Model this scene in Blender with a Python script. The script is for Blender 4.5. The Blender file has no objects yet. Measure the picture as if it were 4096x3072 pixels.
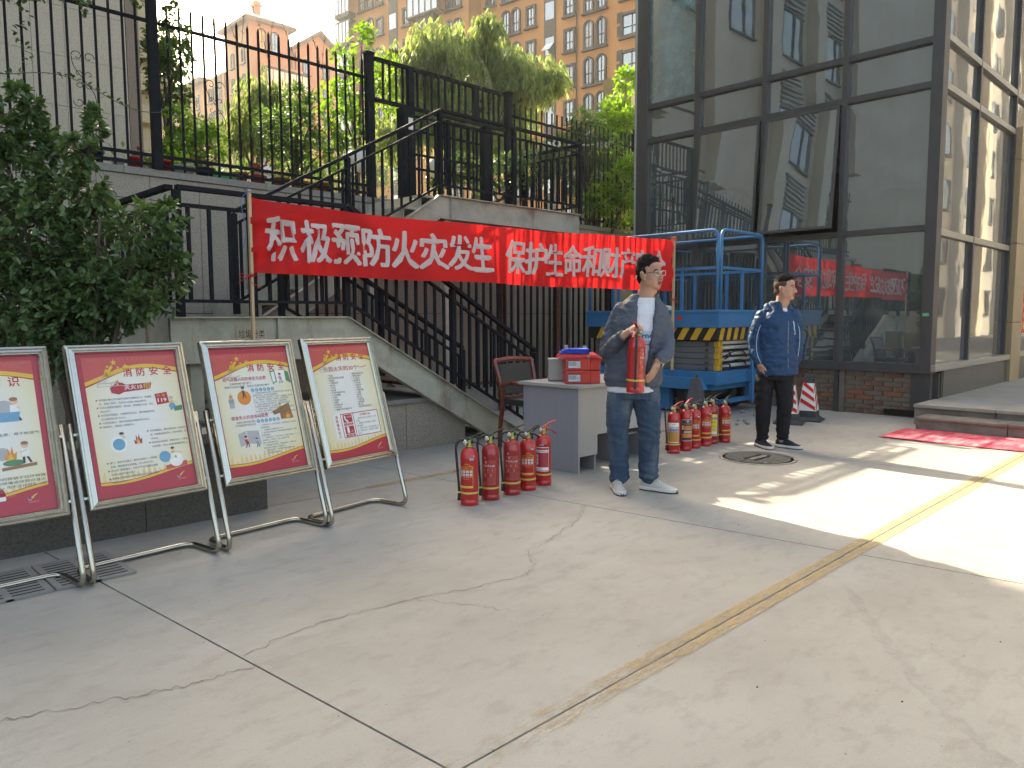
import bpy, bmesh, math, random
from mathutils import Vector, Matrix, noise as mnoise
R = math.radians
rnd = random.Random(7)
scene = bpy.context.scene
COL = scene.collection

# ------------------------------------------------------------------ camera, sky, sun, exposure
CAM_H = 1.30
def cam_axes(yaw, pitch, roll):
    f = Vector((math.cos(yaw)*math.cos(pitch), math.sin(yaw)*math.cos(pitch), math.sin(pitch)))
    r = Vector((math.sin(yaw), -math.cos(yaw), 0)); u = r.cross(f)
    return r*math.cos(roll)+u*math.sin(roll), -r*math.sin(roll)+u*math.cos(roll), f
_r, _u, _f = cam_axes(R(45.29), R(-5.07), R(-0.22))
cd = bpy.data.cameras.new('camera'); cam = bpy.data.objects.new('camera', cd); COL.objects.link(cam)
cd.sensor_width = 36; cd.lens = 36*3019.0/4096; cd.clip_start = .05; cd.clip_end = 1500
cam.matrix_world = Matrix(((_r.x, _u.x, -_f.x, 0), (_r.y, _u.y, -_f.y, 0), (_r.z, _u.z, -_f.z, CAM_H), (0, 0, 0, 1)))
scene.camera = cam

SUN_EL, SUN_AZ = 37.0, 10.0          # azimuth measured from +Y towards +X
w = bpy.data.worlds.new('World'); scene.world = w; w.use_nodes = True
nt = w.node_tree; bg = nt.nodes['Background']
sk = nt.nodes.new('ShaderNodeTexSky'); sk.sky_type = 'NISHITA'; sk.sun_disc = False
sk.sun_elevation = R(SUN_EL); sk.sun_rotation = R(SUN_AZ); sk.air_density = 1.0; sk.dust_density = 6.0; sk.ozone_density = 1.0
nt.links.new(sk.outputs[0], bg.inputs[0]); bg.inputs[1].default_value = 0.15
sl = bpy.data.lights.new('sun', 'SUN'); sl.energy = 3.6; sl.angle = R(0.53); sl.color = (1, .95, .87)
so = bpy.data.objects.new('sun', sl); COL.objects.link(so); so.location = (0, 0, 60)
_sd = Vector((math.sin(R(SUN_AZ))*math.cos(R(SUN_EL)), math.cos(R(SUN_AZ))*math.cos(R(SUN_EL)), math.sin(R(SUN_EL))))
so.rotation_euler = _sd.to_track_quat('Z', 'Y').to_euler()
vs = scene.view_settings; vs.view_transform = 'Standard'; vs.look = 'None'; vs.exposure = 2.16; vs.gamma = 1; vs.use_curve_mapping = False
vs.use_white_balance = True; vs.white_balance_temperature = 8050; vs.white_balance_tint = 3
scene.cycles.use_denoising = True
try: scene.cycles.denoiser = 'OPENIMAGEDENOISE'
except Exception: pass
scene.cycles.max_bounces = 8; scene.cycles.diffuse_bounces = 4; scene.cycles.glossy_bounces = 4
scene.cycles.transparent_max_bounces = 16; scene.cycles.transmission_bounces = 4
scene.cycles.caustics_reflective = False; scene.cycles.caustics_refractive = False
scene.cycles.sample_clamp_indirect = 6.0

# ------------------------------------------------------------------ mesh helpers
class MB:
    def __init__(s): s.v = []; s.f = []; s.m = []; s.sm = []
    def add(s, vs, fs, m=0, sm=False):
        b = len(s.v); s.v += [tuple(v) for v in vs]
        for f in fs: s.f.append([b+i for i in f]); s.m.append(m); s.sm.append(sm)
        return s
    def box(s, x0, x1, y0, y1, z0, z1, m=0):
        if x0 > x1: x0, x1 = x1, x0
        if y0 > y1: y0, y1 = y1, y0
        if z0 > z1: z0, z1 = z1, z0
        return s.add([(x0,y0,z0),(x1,y0,z0),(x1,y1,z0),(x0,y1,z0),(x0,y0,z1),(x1,y0,z1),(x1,y1,z1),(x0,y1,z1)],
              [(0,3,2,1),(4,5,6,7),(0,1,5,4),(1,2,6,5),(2,3,7,6),(3,0,4,7)], m)
    def beam(s, p, q, w, h, m=0, up=(0,0,1)):
        p = Vector(p); q = Vector(q); d = (q-p).normalized(); up = Vector(up)
        if abs(d.dot(up)) > .98: up = Vector((1,0,0))
        x = d.cross(up).normalized(); y = x.cross(d).normalized()
        vs = []
        for c in (p, q):
            for a, b in ((-1,-1),(1,-1),(1,1),(-1,1)): vs.append(c + x*(a*w/2) + y*(b*h/2))
        return s.add(vs, [(3,2,1,0),(4,5,6,7),(0,1,5,4),(1,2,6,5),(2,3,7,6),(3,0,4,7)], m)
    def tube(s, pts, r, n=8, m=0, cap=True, closed=False):
        pts = [Vector(p) for p in pts]; N = len(pts)
        rs = r if isinstance(r, (list, tuple)) else [r]*N
        prev = None; vs = []
        for i, p in enumerate(pts):
            if closed: t = (pts[(i+1) % N]-pts[i-1]).normalized()
            else: t = (pts[min(i+1, N-1)]-pts[max(i-1, 0)]).normalized()
            if prev is None:
                a = Vector((0,0,1)) if abs(t.z) < .9 else Vector((1,0,0))
                x = t.cross(a).normalized()
            else:
                x = (prev - t*prev.dot(t)).normalized()
            prev = x; y = t.cross(x)
            for k in range(n):
                an = 2*math.pi*k/n; vs.append(p + x*(math.cos(an)*rs[i]) + y*(math.sin(an)*rs[i]))
        fs = []
        for i in range(N if closed else N-1):
            j = (i+1) % N
            for k in range(n):
                l = (k+1) % n; fs.append((i*n+k, i*n+l, j*n+l, j*n+k))
        if cap and not closed:
            fs.append(tuple(range(n-1, -1, -1))); fs.append(tuple((N-1)*n+k for k in range(n)))
        return s.add(vs, fs, m, True)
    def lathe(s, prof, n=24, m=0, c=(0,0,0), ms=None):
        vs = []; c = Vector(c)
        for r, z in prof:
            for k in range(n):
                an = 2*math.pi*k/n; vs.append((c.x+r*math.cos(an), c.y+r*math.sin(an), c.z+z))
        b = len(s.v); s.v += [tuple(v) for v in vs]
        for i in range(len(prof)-1):
            for k in range(n):
                l = (k+1) % n
                s.f.append([b+i*n+k, b+i*n+l, b+(i+1)*n+l, b+(i+1)*n+k]); s.m.append(ms[i] if ms else m); s.sm.append(True)
        if prof[0][0] > 1e-6: s.f.append([b+k for k in range(n-1, -1, -1)]); s.m.append(ms[0] if ms else m); s.sm.append(False)
        if prof[-1][0] > 1e-6: s.f.append([b+(len(prof)-1)*n+k for k in range(n)]); s.m.append(ms[-1] if ms else m); s.sm.append(False)
        return s
    def prism(s, poly, d, m=0):            # polygon of 3D points, extruded along vector d
        d = Vector(d); n = len(poly); vs = [Vector(p) for p in poly]; vs += [p+d for p in vs]
        fs = [tuple(range(n-1, -1, -1)), tuple(range(n, 2*n))]
        for i in range(n): j = (i+1) % n; fs.append((i, j, n+j, n+i))
        return s.add(vs, fs, m)
    def poly(s, pts, m=0): return s.add(pts, [tuple(range(len(pts)))], m)
    def ell(s, c, rx, ry, rz, nu=12, nv=8, m=0, rot=None):
        vs = []; fs = []; c = Vector(c)
        for j in range(nv+1):
            th = math.pi*j/nv
            for i in range(nu):
                ph = 2*math.pi*i/nu
                p = Vector((rx*math.sin(th)*math.cos(ph), ry*math.sin(th)*math.sin(ph), rz*math.cos(th)))
                if rot: p = rot @ p
                vs.append(c+p)
        for j in range(nv):
            for i in range(nu):
                k = (i+1) % nu; fs.append((j*nu+i, (j+1)*nu+i, (j+1)*nu+k, j*nu+k))
        return s.add(vs, fs, m, True)
    def mesh(s, name, mats, off=None):
        me = bpy.data.meshes.new(name)
        v = s.v if off is None else [(a-off[0], b-off[1], c-off[2]) for a, b, c in s.v]
        me.from_pydata(v, [], s.f)
        if not isinstance(mats, (list, tuple)): mats = [mats]
        for m in mats: me.materials.append(m)
        me.polygons.foreach_set('material_index', s.m); me.polygons.foreach_set('use_smooth', s.sm)
        me.validate(); me.update(); return me
    def build(s, name, mats, parent=None, world=False, bevel=0, **kw):
        off = None
        if world and parent is not None: off = wloc(parent)
        return link(name, s.mesh(name, mats, off), parent, bevel=bevel, **kw)
def wloc(o):
    v = Vector((0,0,0))
    while o is not None: v += Vector(o.location); o = o.parent
    return v
def link(name, me, parent=None, loc=(0,0,0), rotz=0, bevel=0, kind=None, label=None, cat=None, group=None):
    o = bpy.data.objects.new(name, me); COL.objects.link(o); o.location = loc; o.rotation_euler = (0, 0, rotz)
    if parent is not None: o.parent = parent
    if bevel:
        b = o.modifiers.new('bevel', 'BEVEL'); b.width = bevel; b.segments = 2; b.limit_method = 'ANGLE'; b.angle_limit = R(40)
    if kind: o['kind'] = kind
    if label: o['label'] = label
    if cat: o['category'] = cat
    if group: o['group'] = group
    return o
def thing(name, label, cat, loc=(0,0,0), rotz=0, group=None):
    o = link(name, None, None, loc, rotz, label=label, cat=cat, group=group); o.empty_display_size = .2; return o
def copy_tree(o, parent=None, loc=None, rotz=None, label=None):
    c = o.copy(); COL.objects.link(c)
    if parent is not None: c.parent = parent
    if loc is not None: c.location = loc
    if rotz is not None: c.rotation_euler = (0, 0, rotz)
    if label: c['label'] = label
    for ch in list(o.children): copy_tree(ch, c)
    return c
def bez(pts, n=8):     # Catmull-Rom through points
    P = [Vector(p) for p in pts]; P = [2*P[0]-P[1]]+P+[2*P[-1]-P[-2]]; out = []
    for i in range(1, len(P)-2):
        for k in range(n):
            t = k/n; a, b, c, d = P[i-1:i+3]
            out.append(.5*((2*b)+(c-a)*t+(2*a-5*b+4*c-d)*t*t+(3*b-a-3*c+d)*t**3))
    out.append(P[-2]); return out
def fillet(pts, rad, n=5):
    P = [Vector(p) for p in pts]; out = [P[0]]
    for i in range(1, len(P)-1):
        a = (P[i-1]-P[i]); b = (P[i+1]-P[i]); r = min(rad, a.length*.49, b.length*.49)
        p0 = P[i]+a.normalized()*r; p1 = P[i]+b.normalized()*r
        for k in range(n+1):
            t = k/n; out.append(p0*(1-t)**2+P[i]*(2*t*(1-t))+p1*t*t)
    out.append(P[-1]); return out

# ------------------------------------------------------------------ materials
def nm(name):
    m = bpy.data.materials.new(name); m.use_nodes = True; t = m.node_tree
    return m, t, t.nodes['Principled BSDF'], t.nodes['Material Output']
def N(t, k, **kw):
    n = t.nodes.new(k)
    for a, b in kw.items():
        if a.startswith('i_'): n.inputs[a[2:].replace('_', ' ')].default_value = b
        else: setattr(n, a, b)
    return n
def c4(c): return (c[0], c[1], c[2], 1)
def noise_tex(t, scale, detail=4, rough=.6, co=None, stretch=None):
    tc = N(t, 'ShaderNodeTexCoord'); n = N(t, 'ShaderNodeTexNoise'); n.inputs['Scale'].default_value = scale
    n.inputs['Detail'].default_value = detail; n.inputs['Roughness'].default_value = rough
    if stretch:
        mp = N(t, 'ShaderNodeMapping'); mp.inputs['Scale'].default_value = stretch
        t.links.new(tc.outputs['Object'], mp.inputs[0]); t.links.new(mp.outputs[0], n.inputs['Vector'])
    else: t.links.new(tc.outputs['Object'], n.inputs['Vector'])
    return n
def ramp(t, src, stops):
    r = N(t, 'ShaderNodeValToRGB'); cr = r.color_ramp
    while len(cr.elements) < len(stops): cr.elements.new(.5)
    for e, (p, c) in zip(cr.elements, stops):
        e.position = p; e.color = c4(c) if isinstance(c, (tuple, list)) else (c, c, c, 1)
    t.links.new(src, r.inputs[0]); return r
def mixc(t, fac, a, b, mode='MIX'):
    m = N(t, 'ShaderNodeMix', data_type='RGBA', blend_type=mode)
    for s, v in ((m.inputs['Factor'], fac), (m.inputs['A'], a), (m.inputs['B'], b)):
        if hasattr(v, 'is_linked'): t.links.new(v, s)
        elif isinstance(v, (tuple, list)): s.default_value = c4(v)
        else: s.default_value = v
    return m.outputs['Result']
def _fix_mix():
    pass
class MixOut: pass
def mix(t, fac, a, b, mode='MIX'):
    m = t.nodes.new('ShaderNodeMix'); m.data_type = 'RGBA'; m.blend_type = mode
    F, A, B = m.inputs[0], m.inputs[6], m.inputs[7]
    for s, v in ((F, fac), (A, a), (B, b)):
        if isinstance(v, bpy.types.NodeSocket): t.links.new(v, s)
        elif isinstance(v, (tuple, list)): s.default_value = c4(v)
        else: s.default_value = v
    return m.outputs[2]
def pm(name, col, rough=.6, metal=0, var=.12, scale=6, bump=.0, bscale=80, spot=None, spec=.5, coat=0, stretch=None, trans=None, grime=0):
    """plain surface: base colour with soft mottling, optional second-colour spots, fine bump"""
    m, t, b, o = nm(name)
    n = noise_tex(t, scale, 5, .62, stretch=stretch)
    lo = tuple(c*(1-var) for c in col); hi = tuple(min(1, c*(1+var)) for c in col)
    c = ramp(t, n.outputs['Fac'], [(.3, lo), (.7, hi)]).outputs[0]
    if spot:
        n2 = noise_tex(t, spot[1], 6, .7, stretch=spot[4] if len(spot) > 4 else None)
        f = ramp(t, n2.outputs['Fac'], [(spot[2], 0.0), (spot[3], 1.0)]).outputs[0]
        c = mix(t, f, c, spot[0])
    if grime:
        n3 = noise_tex(t, 2.3, 8, .75)
        f = ramp(t, n3.outputs['Fac'], [(.45, 0.0), (.75, grime)]).outputs[0]
        c = mix(t, f, c, (.10, .085, .07))
    t.links.new(c, b.inputs['Base Color'])
    b.inputs['Roughness'].default_value = rough; b.inputs['Metallic'].default_value = metal
    b.inputs['Specular IOR Level'].default_value = spec; b.inputs['Coat Weight'].default_value = coat
    if rough > .08:
        rr = N(t, 'ShaderNodeMapRange'); rr.inputs['To Min'].default_value = max(.03, rough-.1); rr.inputs['To Max'].default_value = min(1, rough+.1)
        t.links.new(n.outputs['Fac'], rr.inputs['Value']); t.links.new(rr.outputs[0], b.inputs['Roughness'])
    if bump:
        nb = noise_tex(t, bscale, 4, .6, stretch=stretch); bp = N(t, 'ShaderNodeBump'); bp.inputs['Strength'].default_value = bump
        bp.inputs['Distance'].default_value = .02
        t.links.new(nb.outputs['Fac'], bp.inputs['Height']); t.links.new(bp.outputs[0], b.inputs['Normal'])
    if trans:
        tr = N(t, 'ShaderNodeBsdfTranslucent'); mx = N(t, 'ShaderNodeMixShader'); mx.inputs[0].default_value = trans[1]
        if len(trans) > 2: tr.inputs[0].default_value = c4(trans[0])
        else: t.links.new(mix(t, 1.0, c, trans[0], 'MULTIPLY'), tr.inputs[0])
        t.links.new(b.outputs[0], mx.inputs[1]); t.links.new(tr.outputs[0], mx.inputs[2]); t.links.new(mx.outputs[0], o.inputs[0])
    return m
def flat(name, col, rough=.6, spec=.3):
    m, t, b, o = nm(name); b.inputs['Base Color'].default_value = c4(col); b.inputs['Roughness'].default_value = rough
    b.inputs['Specular IOR Level'].default_value = spec
    n = noise_tex(t, 40, 3); c = ramp(t, n.outputs['Fac'], [(.2, tuple(x*.94 for x in col)), (.8, tuple(min(1, x*1.05) for x in col))]).outputs[0]
    t.links.new(c, b.inputs['Base Color']); return m
def granite(name, col, rough=.55, spk=.35, stain=.25):
    m, t, b, o = nm(name)
    v = N(t, 'ShaderNodeTexVoronoi'); v.inputs['Scale'].default_value = 120
    tc = N(t, 'ShaderNodeTexCoord'); t.links.new(tc.outputs['Object'], v.inputs['Vector'])
    n = noise_tex(t, 55, 6, .7)
    c = ramp(t, n.outputs['Fac'], [(.32, tuple(x*(1-spk) for x in col)), (.5, col), (.68, tuple(min(1, x*(1+spk)) for x in col))]).outputs[0]
    sp = N(t, 'ShaderNodeSeparateColor'); t.links.new(v.outputs['Color'], sp.inputs[0])
    f = ramp(t, sp.outputs[0], [(.75, 0.0), (.95, .5)]).outputs[0]
    c = mix(t, f, c, tuple(x*.35 for x in col))
    n2 = noise_tex(t, 1.3, 8, .7, stretch=(1, 1, .5)); f2 = ramp(t, n2.outputs['Fac'], [(.42, 0.0), (.72, stain)]).outputs[0]
    c = mix(t, f2, c, tuple(x*.45 for x in col))
    t.links.new(c, b.inputs['Base Color']); b.inputs['Roughness'].default_value = rough
    bp = N(t, 'ShaderNodeBump'); bp.inputs['Strength'].default_value = .25; bp.inputs['Distance'].default_value = .004
    t.links.new(n.outputs['Fac'], bp.inputs['Height']); t.links.new(bp.outputs[0], b.inputs['Normal'])
    return m
def glassy(name, tint, refl=.35, rough=.02, wav=.0, body=None, edge=.5):
    """window glass: fresnel-weighted mirror over a tinted see-through sheet"""
    m, t, b, o = nm(name); t.nodes.remove(b)
    g = N(t, 'ShaderNodeBsdfGlossy'); g.inputs['Roughness'].default_value = rough; g.inputs[0].default_value = (.92, .95, .97, 1)
    tr = N(t, 'ShaderNodeBsdfTransparent'); tr.inputs[0].default_value = c4(tint)
    base = tr.outputs[0]
    if body:
        d = N(t, 'ShaderNodeBsdfDiffuse'); d.inputs[0].default_value = c4(body[0]); mb = N(t, 'ShaderNodeMixShader'); 
        n = noise_tex(t, 3, 6, .7); f = ramp(t, n.outputs['Fac'], [(.3, body[1]*.5), (.75, body[1]*1.5)]).outputs[0]; t.links.new(f, mb.inputs[0])
        t.links.new(tr.outputs[0], mb.inputs[1]); t.links.new(d.outputs[0], mb.inputs[2]); base = mb.outputs[0]
    lw = N(t, 'ShaderNodeLayerWeight'); lw.inputs[0].default_value = .35
    mr = N(t, 'ShaderNodeMapRange'); mr.inputs['To Min'].default_value = refl; mr.inputs['To Max'].default_value = min(1, refl+edge)
    t.links.new(lw.outputs['Fresnel'], mr.inputs['Value'])
    mx = N(t, 'ShaderNodeMixShader'); t.links.new(mr.outputs[0], mx.inputs[0]); t.links.new(base, mx.inputs[1]); t.links.new(g.outputs[0], mx.inputs[2])
    t.links.new(mx.outputs[0], o.inputs[0])
    if wav:
        n = noise_tex(t, 1.6, 2, .4); bp = N(t, 'ShaderNodeBump'); bp.inputs['Strength'].default_value = wav; bp.inputs['Distance'].default_value = .02
        t.links.new(n.outputs['Fac'], bp.inputs['Height']); t.links.new(bp.outputs[0], g.inputs['Normal'])
    return m

M = {}
M['black_iron'] = pm('black_iron', (.014, .015, .019), .8, 0, .3, 9, .05, 60, spot=((.06, .042, .03), 7, .66, .8), spec=.15)
M['old_paint'] = pm('old_grey_paint', (.42, .405, .335), .6, 0, .1, 3, .08, 40, spot=((.19, .095, .045), 3.2, .55, .70, (1, 1, .3)), grime=.6)
M['rust'] = pm('rusty_steel', (.10, .05, .03), .8, 0, .4, 14, .1, 80)
M['granite'] = granite('granite_panel', (.33, .285, .235), .5, .3)
M['granite_dark'] = granite('granite_dark', (.10, .092, .085), .45, .4)
M['granite_cap'] = granite('granite_cap', (.25, .235, .21), .6, .18)
M['tile_beige'] = granite('beige_wall_tile', (.50, .42, .33), .5, .06, .2)
M['joint'] = pm('dark_joint', (.05, .047, .043), .9)
M['wood'] = pm('wood_stick', (.55, .40, .24), .7, 0, .15, 20, .05, 60, stretch=(8, 8, .6))
M['chrome'] = pm('stainless_steel', (.46, .44, .39), .22, 1, .08, 12)
M['white_paint'] = flat('white_paint', (.75, .74, .72), .5)
# ------------------------------------------------------------------ ground
def concrete():
    m, t, b, o = nm('concrete')
    n1 = noise_tex(t, .55, 9, .68); n2 = noise_tex(t, 5, 9, .72, stretch=(1, 1.9, 1)); n3 = noise_tex(t, 120, 3, .6)
    c = ramp(t, n1.outputs['Fac'], [(.3, (.275, .256, .228)), (.5, (.335, .315, .285)), (.72, (.385, .366, .335))]).outputs[0]
    f = ramp(t, n2.outputs['Fac'], [(.34, .42), (.5, 0.0), (.62, 0.0), (.80, .3)]).outputs[0]
    c2 = ramp(t, n2.outputs['Fac'], [(.45, (.22, .20, .175)), (.6, (.43, .41, .375))]).outputs[0]
    c = mix(t, f, c, c2)
    f3 = ramp(t, n3.outputs['Fac'], [(.28, .35), (.42, 0.0)]).outputs[0]
    c = mix(t, f3, c, (.15, .14, .12))
    n4 = noise_tex(t, 1.9, 7, .8); f4 = ramp(t, n4.outputs['Fac'], [(.62, 0.0), (.78, .28)]).outputs[0]
    c = mix(t, f4, c, (.19, .165, .135))
    n5 = noise_tex(t, 38, 2, .5); f5 = ramp(t, n5.outputs['Fac'], [(.74, 0.0), (.78, .6)]).outputs[0]
    c = mix(t, f5, c, (.10, .09, .08))
    n6 = noise_tex(t, 7, 12, .78, stretch=(1, 1, 1)); f6 = ramp(t, n6.outputs['Fac'], [(.615, 0.0), (.66, .34)]).outputs[0]
    c = mix(t, f6, c, (.17, .155, .135))
    n7 = noise_tex(t, 2.6, 6, .6, stretch=(.35, 3.2, 1)); f7 = ramp(t, n7.outputs['Fac'], [(.60, 0.0), (.74, .22)]).outputs[0]
    c = mix(t, f7, c, (.46, .44, .41))
    t.links.new(c, b.inputs['Base Color']); b.inputs['Roughness'].default_value = .72; b.inputs['Specular IOR Level'].default_value = .35
    bp = N(t, 'ShaderNodeBump'); bp.inputs['Strength'].default_value = .35; bp.inputs['Distance'].default_value = .004
    ad = N(t, 'ShaderNodeMath', operation='ADD'); t.links.new(n2.outputs['Fac'], ad.inputs[0]); t.links.new(n3.outputs['Fac'], ad.inputs[1])
    t.links.new(ad.outputs[0], bp.inputs['Height']); t.links.new(bp.outputs[0], b.inputs['Normal'])
    return m
M['concrete'] = concrete()
M['crack'] = pm('crack_dirt', (.10, .09, .078), .95)
ground = MB().box(-150, 150, -150, 8.85, -.3, -.05).build('ground', M['joint'], kind='structure')
def jx(i, y):
    base = [(-8, 0), (-4.8, 0), (-1.8, -.03), (1.24, -.089), (4.06, -.119), (6.9, .027), (9.8, 0), (13, 0), (17, 0), (24, 0)]
    return base[i][0]+base[i][1]*(y-2.55)
JY = [-14, -9, -4.5, -1.5, 1.58, 4.83, 8.84]
g_ = .0045
for i in range(9):
    for j in range(6):
        y0, y1 = JY[j]+g_, JY[j+1]-g_
        a, b_, c, d = jx(i, y0)+g_, jx(i+1, y0)-g_, jx(i+1, y1)-g_, jx(i, y1)+g_
        MB().prism([(a, y0, -.049), (b_, y0, -.049), (c, y1, -.049), (d, y1, -.049)], (0, 0, .049)).build('concrete_slab', M['concrete'], ground)
def ribbon(pts, w, seed=1, z=.003, jit=.02):
    rr = random.Random(seed); P = bez([(x, y, z) for x, y in pts], 14); mb = MB(); L = []; Rr = []
    for i, p in enumerate(P):
        t = (P[min(i+1, len(P)-1)]-P[max(i-1, 0)]).normalized(); nn = Vector((-t.y, t.x, 0))
        q = p+nn*rr.uniform(-jit, jit); ww = w*rr.uniform(.35, 1.2)
        L.append(q+nn*ww/2); Rr.append(q-nn*ww/2)
    for i in range(len(P)-1): mb.poly([L[i], Rr[i], Rr[i+1], L[i+1]])
    return mb
ribbon([(1.24, 2.74), (1.63, 2.79), (2.07, 2.72), (2.58, 2.60), (2.78, 2.66), (2.95, 2.86), (3.07, 2.87), (3.3, 2.95), (3.67, 3.10), (3.95, 3.3)], .0038, 3).build('crack', M['crack'], ground)
ribbon([(.2, 2.86), (.46, 2.83), (.75, 2.73), (.99, 2.65), (1.24, 2.62)], .004, 5).build('crack', M['crack'], ground)
ribbon([(2.07, 2.72), (2.2, 2.5), (2.28, 2.3)], .003, 8).build('crack', M['crack'], ground)
def worn_yellow():
    m, t, b, o = nm('worn_yellow_paint')
    n = noise_tex(t, 5, 9, .75); n2 = noise_tex(t, 22, 6, .7, stretch=(.5, 2, 1))
    c = ramp(t, n.outputs['Fac'], [(.3, (.40, .275, .135)), (.7, (.48, .355, .19))]).outputs[0]
    t.links.new(c, b.inputs['Base Color']); b.inputs['Roughness'].default_value = .75
    tc = N(t, 'ShaderNodeTexCoord'); sx = N(t, 'ShaderNodeSeparateXYZ'); t.links.new(tc.outputs['Object'], sx.inputs[0])
    mr = N(t, 'ShaderNodeMapRange'); mr.inputs['From Min'].default_value = 1.2; mr.inputs['From Max'].default_value = 2.8
    mr.inputs['To Min'].default_value = -.16; mr.inputs['To Max'].default_value = .12; t.links.new(sx.outputs[0], mr.inputs['Value'])
    ad = N(t, 'ShaderNodeMath', operation='ADD'); t.links.new(n2.outputs['Fac'], ad.inputs[0]); t.links.new(mr.outputs[0], ad.inputs[1])
    f = ramp(t, ad.outputs[0], [(.38, 0.0), (.64, .62)]).outputs[0]
    tr = N(t, 'ShaderNodeBsdfTransparent'); mx = N(t, 'ShaderNodeMixShader'); t.links.new(f, mx.inputs[0])
    t.links.new(tr.outputs[0], mx.inputs[1]); t.links.new(b.outputs[0], mx.inputs[2]); t.links.new(mx.outputs[0], o.inputs[0])
    return m
M['yellow_line'] = worn_yellow()
mb = MB()
for y0, y1 in ((1.518, 1.5755), (1.5845, 1.640)): mb.poly([(1.1, y0, .004), (13, y0, .004), (13, y1, .004), (1.1, y1, .004)])
mb.build('yellow_line', M['yellow_line'], kind='structure')
MB().poly([(3.2, 4.78, .004), (7.6, 4.78, .004), (7.6, 4.86, .004), (3.2, 4.86, .004)]).build('yellow_line', M['yellow_line'], kind='structure')
def tyre():
    m, t, b, o = nm('tyre_mark'); b.inputs['Base Color'].default_value = (.10, .10, .105, 1); b.inputs['Roughness'].default_value = .8
    n = noise_tex(t, 9, 8, .75); f = ramp(t, n.outputs['Fac'], [(.42, 0.0), (.72, .18)]).outputs[0]
    tr = N(t, 'ShaderNodeBsdfTransparent'); mx = N(t, 'ShaderNodeMixShader'); t.links.new(f, mx.inputs[0]); t.links.new(tr.outputs[0], mx.inputs[1]); t.links.new(b.outputs[0], mx.inputs[2]); t.links.new(mx.outputs[0], o.inputs[0]); return m
M['tyre'] = tyre()
for pts_, w_ in (([(3.6, 1.36), (3.0, .95), (2.55, .55), (2.2, .1)], .07), ([(3.9, .55), (3.35, .52), (2.9, .40), (2.5, .12), (2.2, -.2)], .06)):
    ribbon(pts_, w_, 4, z=.0025, jit=.002).build('tyre_mark', M['tyre'], ground)
# litter: leaves and grit on the concrete
M['grit'] = pm('grit', (.07, .06, .05), .9)
mb = MB(); rr = random.Random(4)
for i in range(90):
    x = rr.uniform(1.0, 8); y = rr.uniform(.4, 4.4); s_ = rr.choice((.002, .0025, .003, .005))
    mb.ell((x, y, s_*.4), s_, s_*rr.uniform(.5, 1), s_*.5, 5, 3)
mb.build('grit', M['grit'], kind='stuff')

# manhole cover
mc = (6.42, 3.28)
mh = thing('manhole_cover', 'round cast iron manhole cover set in the concrete before the man in blue', 'manhole cover', (mc[0], mc[1], 0))
M['cast_iron'] = pm('cast_iron', (.27, .24, .21), .85, .0, .25, 14, .1, 90)
MB().lathe([(.345, 0), (.345, .006), (.315, .007), (.315, .004)], 40).build('rim', M['cast_iron'], mh)
mb = MB().lathe([(0.0, .0045), (.312, .0045)], 40)
for i in range(-12, 13):
    for j in range(-12, 13):
        x, y = i*.025, j*.025
        if x*x+y*y < .085 and not (abs(j) <= 2 and abs(i) < 7):
            if (i+j) % 2: mb.box(x-.010, x+.010, y-.004, y+.004, .0045, .009)
            else: mb.box(x-.004, x+.004, y-.010, y+.010, .0045, .009)
for k in range(-2, 3): mb.box(k*.06-.02, k*.06+.02, -.03, .03, .0045, .010)
mb.build('lid', M['cast_iron'], mh)
# drain grates
M['grate'] = pm('grate_concrete', (.24, .235, .225), .8, 0, .12, 9, .1, 70)
M['hole_shade'] = flat('painted_hole_shade', (.008, .008, .008), .9)  # near-black colour stands in for the shade inside openings
for k, x0 in enumerate((.92, .55, .18)):
    t_ = thing('drain_grate', ['slotted drain grate under the second poster stand, nearest the planter end', 'slotted drain grate under the first poster stand, middle of the row', 'slotted drain grate at the left edge, cut by the picture border'][k], 'drain grate', (x0, 4.03, 0), group='drain grates by the planter')
    MB().box(.004, .356, .004, .486, .001, .0098).build('shade_block', M['hole_shade'], t_)  # solid block under the bars, shade of an open drain painted black
    mb = MB(); xs = [(0, .03), (.165, .195), (.33, .36)]
    for a, b_ in xs: mb.box(a, b_, 0, .49, .002, .012)
    mb.box(.03, .33, 0, .035, .002, .0118); mb.box(.03, .33, .455, .49, .002, .0118)
    mb.build('frame', M['grate'], t_)
    me = MB().box(0, .135, 0, .025, .002, .0116).mesh('bar', M['grate'])
    for c in (.03, .195):
        for i in range(9): link('bar', me, t_, (c, .055+i*.0455, 0))
# red carpet
M['carpet'] = pm('red_carpet', (.50, .035, .075), .95, 0, .12, 6, .3, 200, spot=((.62, .27, .29), 3.2, .44, .72, (1, 3, 1)))
mb = MB(); nx, ny = 14, 60; X0, X1, Y0, Y1 = 8.42, 9.3, -2.6, 2.93; vv = []
for j in range(ny+1):
    for i in range(nx+1):
        x = X0+(X1-X0)*i/nx; y = Y1+(Y0-Y1)*j/ny
        x += .015*mnoise.noise(Vector((0, y*1.7, i*.05))); z = .005+.006*max(0, mnoise.noise(Vector((x*2.5, y*2.2, 3)))+.1)
        if i == 0: z += .006*max(0, math.sin(y*5))
        vv.append((x, y, z))
fs = [(j*(nx+1)+i, (j+1)*(nx+1)+i, (j+1)*(nx+1)+i+1, j*(nx+1)+i+1) for j in range(ny) for i in range(nx)]
mb.add(vv, fs, 0, True); o = mb.build('carpet', M['carpet']); o['label'] = 'faded red carpet strip laid on the concrete before the steps'; o['category'] = 'carpet'
sm = o.modifiers.new('thick', 'SOLIDIFY'); sm.thickness = .005; sm.offset = 1

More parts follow.
